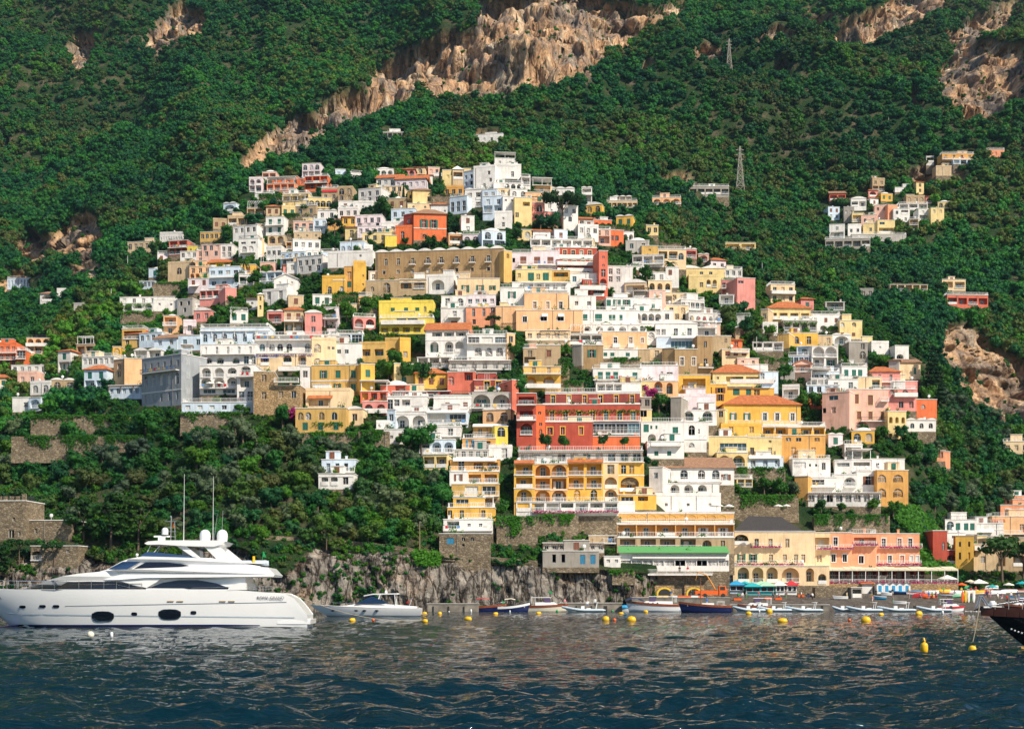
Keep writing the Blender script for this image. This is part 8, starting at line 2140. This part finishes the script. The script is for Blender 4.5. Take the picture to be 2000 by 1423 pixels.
parasol(1850, 1140, 40, 18, AWN_W, 'white flat parasol behind the upturned boats'); parasol(1858, 1154, 22, 16, ORAP, 'orange parasol at the beach bar'); parasol(1845, 1156, 30, 14, plain('rose_canvas', (.6, .42, .42), .8), 'faded rose parasol at the beach bar')
parasol(1912, 1152, 40, 22, AWN_W, 'big white square parasol near the pines', square=True); parasol(1996, 1150, 26, 16, TEALP, 'turquoise parasol at the frame edge')
parasol(410, 757, 18, 12, AWN_W, 'white parasol in the hotel arcade', Yd=H_('arcaded hotel front').Y - 1); parasol(428, 757, 16, 12, AWN_W, 'second white parasol in the hotel arcade', Yd=H_('arcaded hotel front').Y - 1)
# awning of the beach restaurant
hv = H_('long shaded beach restaurant'); a, b = hv.U(1580), hv.U(1860)
o = empty('terrace_canopy', hv.loc + Vector((0, -.2, hv.Vz(1111))), 'long cream canvas canopy above the beach restaurant', 'canopy'); e = MB(); n = 22
for i in range(n):
 x0, x1 = a + (b - a) * i / n, a + (b - a) * (i + 1) / n - .04; z = .12 * math.sin(i * 1.3)
 e.add([(x0, 0, .55 + z), (x1, 0, .55 + z), (x1, -4.2, -.05), (x0, -4.2, -.05), (x0, -4.2, -.45), (x1, -4.2, -.45)], [(0, 1, 2, 3), (3, 2, 5, 4)])
e.build('canvas', plain('cream_canvas', (.70, .62, .44), .85), o, fix=False)
e = MB()
for i in range(12): x = a + (b - a) * i / 11; e.box(x - .07, x + .07, -4.1, -3.96, -3.4, -.1)
railing(e, a, b, -4.05, -3.4, 1.0, .3, False); e.build('post', WHITEP, o)
e = MB(); e.box(a, b, -4.3, 0, -6.2, -3.42); e.build('platform', wallmat('h'), o)
e = MB(); V2, F2 = [], []; rr = random.Random(8)
leaf_quads(rr, [(Vector((rr.uniform(a, b), -4.25, -3.2 + rr.uniform(-.25, .3))), Vector((0, -1, .3))) for _ in range(500)], .17, V2, F2); e.add(V2, F2); e.build('flower_box', FLOWER, o, fix=False)
# table lamps, tables of the terrace
for i in range(14):
 x = a + 2 + (b - a - 4) * i / 13; t = empty('cafe_table', o.location + Vector((x, -2.6, -3.4)), 'small cloth covered table on the beach restaurant terrace', 'table', 'tables of the beach restaurant')
 e = MB(); e.lathe((0, 0, 0), [(.25, 0), (.05, .05), (.05, .7), (.45, .72), (.45, .76), (0, .76)], 10); e.build('top', WHITEP, t)
# orange crane truck
t = empty('crane_truck', at(1388, 1166.5, 299), 'orange crane truck with folded boom parked by the beach', 'truck')
e = MB(); e.box(-3.2, 1.6, 0, 2.1, .6, 1.5); e.build('cargo_bed', ORAP, t)
e = MB(); e.loft([[(x, y, .5) for x, y in ((1.8, 0), (3.4, 0), (3.4, 2.1), (1.8, 2.1))], [(x, y, 1.5) for x, y in ((1.8, 0), (3.5, 0), (3.5, 2.1), (1.8, 2.1))], [(x, y, 2.5) for x, y in ((1.8, .1), (3.1, .1), (3.1, 2.0), (1.8, 2.0))]], smooth=False); cb = e.build('cab', ORAP, t)
e = MB(); e.box(2.0, 3.0, -.03, 0.0, 1.6, 2.3); e.build('window', TINT, cb)
for x in (-2.4, -1.2, 2.6):
 e = MB(); e.tube((x, -.1, .45), (x, .3, .45), .45, n=14); w = e.build('wheel', BLK, t)
e = MB(); e.tube((1.3, 1, 1.4), (-.6, 1, 4.6), .16, n=6); e.tube((-.6, 1, 4.6), (-2.6, 1, 5.4), .12, n=6); e.tube((-2.6, 1, 5.4), (-3.0, 1, 3.6), .06, n=5); e.build('boom', plain('crane_yellow', (.6, .25, .03), .5), t)
# fish crates, nets and boat gear along the boat landing
rr = random.Random(12)
for i, (px, py, c) in enumerate([(1330, 1166, 'o'), (1342, 1167, 'o'), (1356, 1165, 'w'), (1368, 1168, 'o'), (1300, 1163, 'y'), (1290, 1164, 'y'), (1318, 1162, 'w'), (1440, 1172, 'o'), (1500, 1170, 'o'), (1520, 1171, 'o'), (1564, 1165, 'o')]):
 g = ground(px, py) if px > 1425 else at(px, 1167, 294.5 + i % 4); o = empty('crate', g + Vector((0, -.5, 0)), '%s plastic crate %s' % ({'o': 'orange', 'w': 'white', 'y': 'yellow'}[c], ['below the first garage', 'between truck and wall', 'under the rock wall', 'behind the truck wheels', 'by the yellow gate', 'left alone by the yellow gate', 'near the stone corner', 'at the kiosk foot', 'under the turquoise stall', 'before the white kiosk', 'near the red parasol'][i].replace('left alone', 'standing alone')), 'crate')
 m = {'o': ORAP, 'w': WHITEP, 'y': YELP}[c]; e = MB(); s = rr.uniform(.5, .9)
 e.box(-s, s, 0, .06, 0, .5); e.box(-s, s, .74, .8, 0, .5); e.box(-s, -s + .06, .061, .739, 0, .5); e.box(s - .06, s, .061, .739, 0, .5); e.box(-s + .061, s - .061, .061, .739, 0, .05); e.build('box', m, o)
# upturned and hauled out boats
def dinghy(px, py, w, label, m1, m2, yaw=0, over=False, tilt=0):
 g = ground(px, py); k = F / g.y; L = w / k; o = empty('rowing_boat', g + Vector((0, -.3, .05)), label, 'boat', 'boats hauled out on the beach', math.radians(yaw)); o.rotation_euler[0] = math.radians(180 if over else tilt)
 if over: o.location.z += .75
 e = MB(); R_ = make_hull(e, L, max(1.1, L * .34), .62, .85, m=0, draft=.12, flare=.72, n=12, m_=0) if False else make_hull(e, L, max(1.1, L * .34), .62, .85, draft=.12, flare=.72, n=12)
 h = e.build('hull', [m1, m2], o)
 e = MB()
 for j, sg in ((0, -1), (-1, 1)):
  for a_, b_ in zip(R_[:-1], R_[1:]):
   pa, pb = Vector(a_[j]), Vector(b_[j]); e.add([pa + Vector((0, sg * .04, .04)), pb + Vector((0, sg * .04, .04)), pb + Vector((0, sg * .03, -.14)), pa + Vector((0, sg * .03, -.14))], [(0, 1, 2, 3)])
 e.build('gunwale', m2, h)
DG = [(1730,1163,22,'small pale tender beside the boat shed',GEL,GEL,0,False),(1752,1160,34,'long dark blue rowing boat before the cabins',NAVY,BLUP,6,False),(1782,1158,34,'blue canoe shaped boat beside the cabins',GELB,BLUP,-4,False),(1790,1162,30,'white dinghy with a red stripe under the dark bar',GEL,REDP,8,False),
  (1797,1166,34,'red kayak near the dark bar',REDP,REDP,3,True),(1818,1160,30,'white upturned dinghy under the dark bar',GEL,GEL,-8,True),(1812,1168,24,'orange kayak below the dark bar',ORAP,ORAP,4,True),(1840,1158,32,'yellow kayak on the boat rack',YELP,YELP,2,True),
  (1850,1164,30,'white dinghy with red gunwale in the boat crowd',GEL,REDP,-5,False),(1868,1160,34,'broad white upturned hull in the boat crowd',GEL,GEL,6,True),(1872,1166,26,'pale green kayak in the boat crowd',LGRN,GRNP,0,True),(1888,1160,30,'cream upturned boat near the white square parasol',CREAMP,CREAMP,-6,True),
  (1898,1157,22,'orange dinghy near the white square parasol',ORAP,WHITEP,5,False),(1910,1160,26,'yellow and white kayak under the square parasol',YELP,WHITEP,-3,True),(1925,1158,26,'red and orange boat beside the pine trunk',ORAP,REDP,4,True),(1945,1160,34,'long white upturned boat beside the pine trunk',GEL,GEL,8,True),
  (1968,1158,36,'long white boat right of the pine trunk',GEL,CREAMP,10,True),(1985,1157,28,'orange topped white boat at the frame edge',GEL,ORAP,-5,False),(1806,1153,24,'green upturned boat at the dark bar',GRNP,GRNP,0,True),(1880,1150,26,'dark green upturned boat behind the crowd',GRNP,GRNP,0,True),
  (1935,1150,26,'white upturned boat behind the pine trunk',GEL,GEL,0,True),(1640,1170,30,'white dinghy beached beside the tawny wall',GEL,WHITEP,6,False),(1718,1170,24,'blue dinghy hauled out by the roller door',BLUP,WHITEP,-4,False),(1985,1172,30,'beached white tender by the dark launch',GEL,BLUP,0,False),(1756,1180,26,'white tender at the water edge',GEL,GEL,0,False)]
for a in DG: dinghy(a[0], a[1], a[2], a[3].replace('right of the pine', 'past the pine'), a[4], a[5], a[6], a[7])
for i, (px, c) in enumerate([(1892, 'w'), (1902, 'w'), (1886, 'y'), (1880, 'o')]):
 g = ground(px, 1176); o = empty('surfboard', g, 'upright %s paddle board %s' % ({'w': 'white', 'y': 'yellow', 'o': 'orange'}[c], ['left of the pair' if i == 0 else 'farther of the pair', 'with round nose next to it', 'beside the white ones', 'nearest the inflatable'][i].replace('left of the pair', 'in the rack')), 'paddle board')
 e = MB(); e.sphere((0, 0, 1.3), .33, .07, 1.35, 12, 10); e.build('board', {'w': WHITEP, 'y': YELP, 'o': ORAP}[c], o); e = MB(); e.box(-.05, .05, .07, .2, .1, .4); e.build('fin', BLK, o)
# bollard lamps on the arcade front
for i, px in enumerate((1574, 1612, 1640, 1690)):
 g = ground(px, 1150); o = empty('street_lamp', g + Vector((0, -1, 0)), 'black lamp post %s' % ['beside the red kiosk', 'between the white stalls', 'after the white stalls', 'before the striped cabins'][i], 'street lamp')
 e = MB(); e.tube((0, 0, 0), (0, 0, 4.2), .07, .05, 6); e.build('shaft', IRON, o); e = MB(); e.sphere((0, 0, 4.4), .24, .24, .3, 8, 6); e.build('lantern', WHITEP, o)
# ---------------------------------------------------------------- people
SKIN = plain('skin', (.50, .29, .19), .6, var=.05); SKIN2 = plain('tanned_skin', (.36, .19, .11), .6, var=.05)
HAIR = plain('dark_hair', (.03, .02, .015), .7, var=.05); HAIR2 = plain('fair_hair', (.35, .24, .12), .7, var=.05)
def body_mesh(pose):
 V = {}; E = []
 def v(n, p, r): V[n] = (p, r)
 st = {'stand': (0, 0, .1, -.1), 'walk': (.22, -.22, .2, -.25), 'reach': (.1, -.06, .55, .1), 'sit': (0, 0, .2, .15)}[pose]
 hz = .93 if pose != 'sit' else .5
 v('pel', (0, 0, hz), .135); v('wai', (0, 0, hz + .16), .115); v('che', (0, .01, hz + .36), .145); v('nek', (0, 0, hz + .53), .055); v('hd1', (0, -.015, hz + .62), .085); v('hd2', (0, -.01, hz + .73), .09)
 v('nos', (0, -.105, hz + .655), .016)
 E += [('pel', 'wai'), ('wai', 'che'), ('che', 'nek'), ('nek', 'hd1'), ('hd1', 'hd2'), ('hd1', 'nos')]
 for s, n in ((-1, 'l'), (1, 'r')):
  f = st[0] if s < 0 else st[1]; a = st[2] if s < 0 else st[3]
  if pose == 'sit': k_, an, to = (s * .11, -.42, hz + .02), (s * .11, -.45, .09), (s * .11, -.6, .04)
  else: k_, an, to = (s * .11, -f * .6 - .03, .5), (s * .12, -f + (.08 if f < 0 else 0), .09), (s * .13, -f - .15, .045)
  v('hip' + n, (s * .10, 0, hz - .04), .09); v('kne' + n, k_, .058); v('ank' + n, an, .038); v('toe' + n, to, .035)
  E += [('pel', 'hip' + n), ('hip' + n, 'kne' + n), ('kne' + n, 'ank' + n), ('ank' + n, 'toe' + n)]
  v('sho' + n, (s * .19, 0, hz + .45), .058); v('elb' + n, (s * .25, -a * .3, hz + .17 + max(0, a - .3) * .5), .042); v('wri' + n, (s * .24, -a * .9 - .05, hz - .06 + max(0, a - .1) * .7), .028)
  v('han' + n, (s * .24, -a * .9 - .09, hz - .15 + max(0, a - .1) * .75), .034)
  E += [('che', 'sho' + n), ('sho' + n, 'elb' + n), ('elb' + n, 'wri' + n), ('wri' + n, 'han' + n)]
  for q_ in range(4): v('fi%s%d' % (n, q_), (s * .24 + (q_ - 1.5) * .018, -a * .9 - .11, hz - .235 + .012 * abs(q_ - 1.3) + max(0, a - .1) * .78), .009); E.append(('han' + n, 'fi%s%d' % (n, q_)))
  v('th' + n, (s * .205, -a * .9 - .12, hz - .17 + max(0, a - .1) * .75), .010); E.append(('wri' + n, 'th' + n))
 names = list(V); me = bpy.data.meshes.new('body'); me.from_pydata([V[n][0] for n in names], [(names.index(a), names.index(b)) for a, b in E], []); me.update()
 o = bpy.data.objects.new('body', me); COL.objects.link(o); md = o.modifiers.new('skin', 'SKIN'); md.use_smooth_shade = True
 for i, n in enumerate(names): me.skin_vertices[0].data[i].radius = (V[n][1],) * 2; me.skin_vertices[0].data[i].use_root = (n == 'pel')
 o.modifiers.new('sub', 'SUBSURF').levels = 1
 bpy.context.view_layer.update(); out = bpy.data.meshes.new_from_object(o.evaluated_get(bpy.context.evaluated_depsgraph_get())); bpy.data.objects.remove(o)
 return out, hz
BODY = {p: body_mesh(p) for p in ('stand', 'walk', 'reach', 'sit')}
def clothes(me, z0, z1, armmax, grow, name, mat):
 """the part of the body between two heights, pushed outward: a garment"""
 bm = bmesh.new(); bm.from_mesh(me); bm.normal_update(); kill = [f for f in bm.faces if not (z0 < f.calc_center_median().z < z1) or abs(f.calc_center_median().x) > armmax]
 bmesh.ops.delete(bm, geom=kill, context='FACES')
 for v in bm.verts: v.co += v.normal * grow
 o = bpy.data.meshes.new(name); bm.to_mesh(o); bm.free(); o.materials.clear(); o.materials.append(mat); return o
_cl = {}
CLOTH = dict(white=WHITEP, blue=plain('blue_cloth', (.03, .12, .40), .9), red=plain('red_cloth', (.5, .03, .03), .9), black=plain('black_cloth', (.02, .02, .02), .9), green=plain('green_cloth', (.05, .40, .08), .9), grey=plain('grey_cloth', (.25, .26, .28), .9), yellow=plain('yellow_cloth', (.7, .5, .05), .9), pink=plain('pink_cloth', (.6, .25, .3), .9), beige=plain('beige_cloth', (.5, .42, .3), .9))
def person(px, py, top, bot, where, pose='stand', rz=0, z=None, Yd=None, hair=0, lab=None):
 if 1240 < px < 1425 and Yd is None: py, Yd = 1167, 295 + px % 7
 g = ground(px, py) if Yd is None else at(px, py, Yd)
 o = empty('person', g + Vector((0, -.3, 0)), lab or 'person in %s top and %s %s %s %s' % (top, bot, 'shorts' if bot in ('white', 'beige', 'grey', 'blue') else 'trousers', {'stand': 'standing', 'walk': 'walking', 'reach': 'reaching out', 'sit': 'sitting'}[pose], where), 'person', None, math.radians(rz))
 me, hz = BODY[pose]; sk = SKIN if (int(px) % 2) else SKIN2; key = (pose, sk.name)
 if key not in _cl: m = me.copy(); m.materials.clear(); m.materials.append(sk); _cl[key] = m
 b = link(bpy.data.objects.new('body', _cl[key]), o)
 k1 = (pose, 'top', top)
 if k1 not in _cl: _cl[k1] = clothes(me, hz + .02, hz + .50, .27, .016, 'shirt', CLOTH[top])
 link(bpy.data.objects.new('shirt', _cl[k1]), b)
 lo = .52 if bot in ('white', 'beige', 'grey', 'blue') else .12
 k2 = (pose, 'bot', bot)
 if k2 not in _cl: _cl[k2] = clothes(me, lo if pose != 'sit' else .3, hz + .06, .2, .013, 'trousers', CLOTH[bot])
 link(bpy.data.objects.new('trousers', _cl[k2]), b)
 e = MB(); e.sphere((0, .015, hz + .74), .105, .115, .10, 10, 6, z0=-.45); e.build('hair', HAIR2 if hair else HAIR, b)
rr = random.Random(77)
for (px, py, t, b, w, ps, rz) in [(1605,1164,'blue','black','on the path under the tawny wall','walk',60), (1599,1165,'pink','beige','on the path under the tawny wall','walk',60), (1813,1169,'blue','blue','beside the green kayaks','stand',20), (1820,1170,'green','black','beside the beached boats','reach',-30),
  (1826,1169,'black','grey','among the beached boats','stand',90), (1864,1166,'white','grey','near the upright boards','walk',-60), (1948,1172,'white','beige','near the dark launch','stand',30), (1956,1173,'pink','white','near the dark launch','walk',-40),
  (1974,1170,'white','blue','by the beached tender','stand',0), (1986,1168,'blue','grey','by the beached tender','walk',80), (1966,1176,'red','black','at the waterline by the dark launch','stand',10), (1548,1160,'white','black','behind the red kiosk counter','stand',0),
  (1481,1168,'red','blue','below the turquoise kiosk','stand',45), (1509,1168,'grey','black','below the pale green stall','walk',-50), (1578,1170,'black','blue','behind the inflatables','stand',0), (1586,1171,'white','black','behind the inflatables','reach',20),
  (1350,1164,'black','grey','beside the orange truck','stand',30), (1311,1163,'blue','beige','by the yellow gate','stand',-20), (1371,1166,'grey','blue','before the orange truck','walk',60), (1905,1158,'red','beige','under the white square parasol','stand',0), (1877,1160,'yellow','black','between the upturned boats','stand',0)]:
 person(px, py, t, b, w, ps, rz)
Yr = wl(1140, 1189).y
person(1147, 1184, 'white', 'blue', 'in the inflatable', 'sit', 0, Yd=Yr + .1, hair=1); person(1162, 1184, 'white', 'black', 'at the helm of the inflatable', 'stand', 180, Yd=Yr + .1)
person(1103, 1180, 'pink', 'beige', 'aboard the cream cabin boat', 'sit', 30, Yd=wl(1103, 1187).y)
person(1380, 1184, 'blue', 'grey', 'aboard the navy wooden boat', 'stand', 30, Yd=wl(1380, 1196).y)
hp = H_('green felt roof')
person(1327, 1120, 'black', 'black', 'on the restaurant walkway', 'stand', 0, Yd=hp.Y - 1.8); person(1343, 1120, 'red', 'white', 'on the restaurant walkway', 'stand', 0, Yd=hp.Y - 1.8)
hw_ = empty('walkway', at(1330, 1120, hp.Y - 1.8), 'railed white walkway under the seafront restaurant', 'walkway'); hw_['kind'] = 'thing'
e = MB(); k = F / hp.Y; a, b = -65 / k, 60 / k; e.box(a, b, -1.0, 1.1, -.35, 0); e.build('deck', wallmat('W'), hw_); e = MB(); railing(e, a, b, -.9, 0.003, .95, .25, False); e.build('railing', WHITEP, hw_)
hs = house('sea_wall', 1232, 1425, 1115, 1168, 'H', 'rough stone sea wall under the long seafront restaurant', 0, 6, 'none', '', 'wall', foot=False, Y=hp.Y - .7, sink=1.5); hs.root['kind'] = 'thing'
o = empty('landing', (at(1332, 1168, 292).x, 291, 0), 'concrete boat landing under the sea wall', 'quay'); e = MB(); e.box(-10.3, 9.6, 0, hs.Y - 288, -2, 2.7); e.build('platform', CONC, o); e = MB(); e.box(-10.4, 9.7, -.12, .4, 2.703, 2.85); e.build('kerb', wallmat('g'), o)
CNM = ['white', 'blue', 'red', 'black', 'green', 'grey', 'yellow', 'pink', 'beige']; seen_ = set(); rq = random.Random(5)
PL = [(1700, 'near the grey boat shed'), (1745, 'below the striped cabins'), (1775, 'beyond the striped cabins'), (1800, 'under the dark bar'), (1840, 'beside the yellow kayak rack'), (1890, 'beside the paddle boards'), (1920, 'near the pine trunk'), (1940, 'under the beach pine'), (1995, 'at the frame edge'), (1455, 'by the pale blue kiosk'), (1525, 'by the narrow white kiosk'), (1562, 'by the plain white stall'), (1650, 'below the tawny wall')]
for i in range(34):
 px, w = rq.choice(PL); t, b = rq.choice(CNM), rq.choice(CNM); ps = rq.choice(('stand', 'walk', 'stand', 'reach', 'sit'))
 if (t, b, w) in seen_: continue
 seen_.add((t, b, w)); person(px + rq.uniform(-14, 14), rq.uniform(1159, 1178) if px > 1690 else rq.uniform(1163, 1172), t, b, w, ps, rq.uniform(-180, 180))
for i, (px, py, c, l) in enumerate([(1760, 1150, AWN_W, 'low white parasol behind the cabins'), (1790, 1152, BLUP, 'blue parasol behind the cabins'), (1878, 1152, ORAP, 'small orange parasol by the white square one'), (1938, 1156, TEALP, 'teal parasol beside the pine trunk'), (1970, 1152, AWN_W, 'white parasol past the pine trunk'), (1895, 1146, plain('cream_canvas', (.70, .62, .44), .85), 'cream parasol above the upturned boats'), (1610, 1150, AWN_W, 'white parasol between the tented stalls')]): parasol(px, py, 22, 15, c, l)
# arched garage openings in the wall behind the truck, sea path
for i, px in enumerate((1298, 1356)):
 h = house('boat_garage', px - 19, px + 19, 1141, 1168, 'h', 'stone boat garage with a yellow arch, %s' % ['nearer the grey cliff', 'nearer the kiosks'][i], 0, 1, 'none', '', 'garage', foot=False, Y=hs.Y - .5, sink=1); h.root['kind'] = 'thing'
 pts = outline(-1.7, 1.7, .0, 2.4, True); n = len(pts); ring = [(p[0] * .8, p[1] * .86) for p in pts]; e = MB()
 e.add([(p[0], -.08, p[1]) for p in pts] + [(p[0], -.08, p[1]) for p in ring] + [(p[0], 0, p[1]) for p in pts], [(j, (j + 1) % n, n + (j + 1) % n, n + j) for j in range(n)] + [(j, 2 * n + j, 2 * n + (j + 1) % n, (j + 1) % n) for j in range(n)]); e.build('arch_surround', YELW, h.root, fix=False)
 e = MB(); e.add([(p[0], -.03, p[1]) for p in ring], [tuple(range(n))]); e.build('door', plain('dark_opening', (.03, .03, .03), .9), h.root, fix=False)  # near-black sheet fills the arch; the gloom of the opening is painted
def path_wall(pts, label):
 P = [ground(x, y) for x, y in pts]; e = MB(); o0 = P[0].copy()
 Q = [p - o0 for p in P]
 for a, b in zip(Q[:-1], Q[1:]):
  e.add([a + Vector((0, -.5, -.9)), b + Vector((0, -.5, -.9)), b + Vector((0, -.5, .6)), a + Vector((0, -.5, .6)), a + Vector((0, -.1, .6)), b + Vector((0, -.1, .6)), a + Vector((0, -.1, -1)), b + Vector((0, -.1, -1))], [(0, 1, 2, 3), (3, 2, 5, 4), (4, 5, 7, 6)])
 o = e.build('path_wall', wallmat('H'), None, fix=False); o.location = o0; tag(o, label, 'wall', kind='thing')
path_wall([(622, 1056), (670, 1060), (720, 1064), (770, 1070), (820, 1078), (870, 1086), (930, 1090), (990, 1095), (1050, 1100)], 'long parapet wall of the cliff path over the sea')
path_wall([(330, 1062), (400, 1056), (470, 1052), (540, 1052), (600, 1054)], 'rough parapet wall behind the yacht masts')
# battlements on the watchtower
h = H_('old square stone watchtower'); e = MB(); n = 7
for i in range(n):
 x = -h.W / 2 + .1 + (h.W - .9) * i / (n - 1); e.box(x, x + .8, -.05, .6, h.H + .165, h.H + 1.0 + (.5 if i == n - 1 else 0))
e.build('battlement', wallmat('H'), h.root)
print('depths', hp.Y, hs.Y)
plant_forest()
# the air: pale even haze round everything
e = MB(); e.box(-2600, 2600, -60, 2500, -4, 1900)
hz = e.build('haze', [], None); hz.data.materials.clear(); tag(hz, kind='stuff')
m = bpy.data.materials.new('haze_air'); m.use_nodes = True; t = m.node_tree
for n_ in list(t.nodes): t.nodes.remove(n_)
vo = t.nodes.new('ShaderNodeVolumePrincipled'); vo.inputs['Density'].default_value = .000028; vo.inputs['Color'].default_value = (.45, .72, 1.0, 1); vo.inputs['Anisotropy'].default_value = 0.0
ou = t.nodes.new('ShaderNodeOutputMaterial'); t.links.new(vo.outputs[0], ou.inputs['Volume'])
hz.data.materials.append(m)
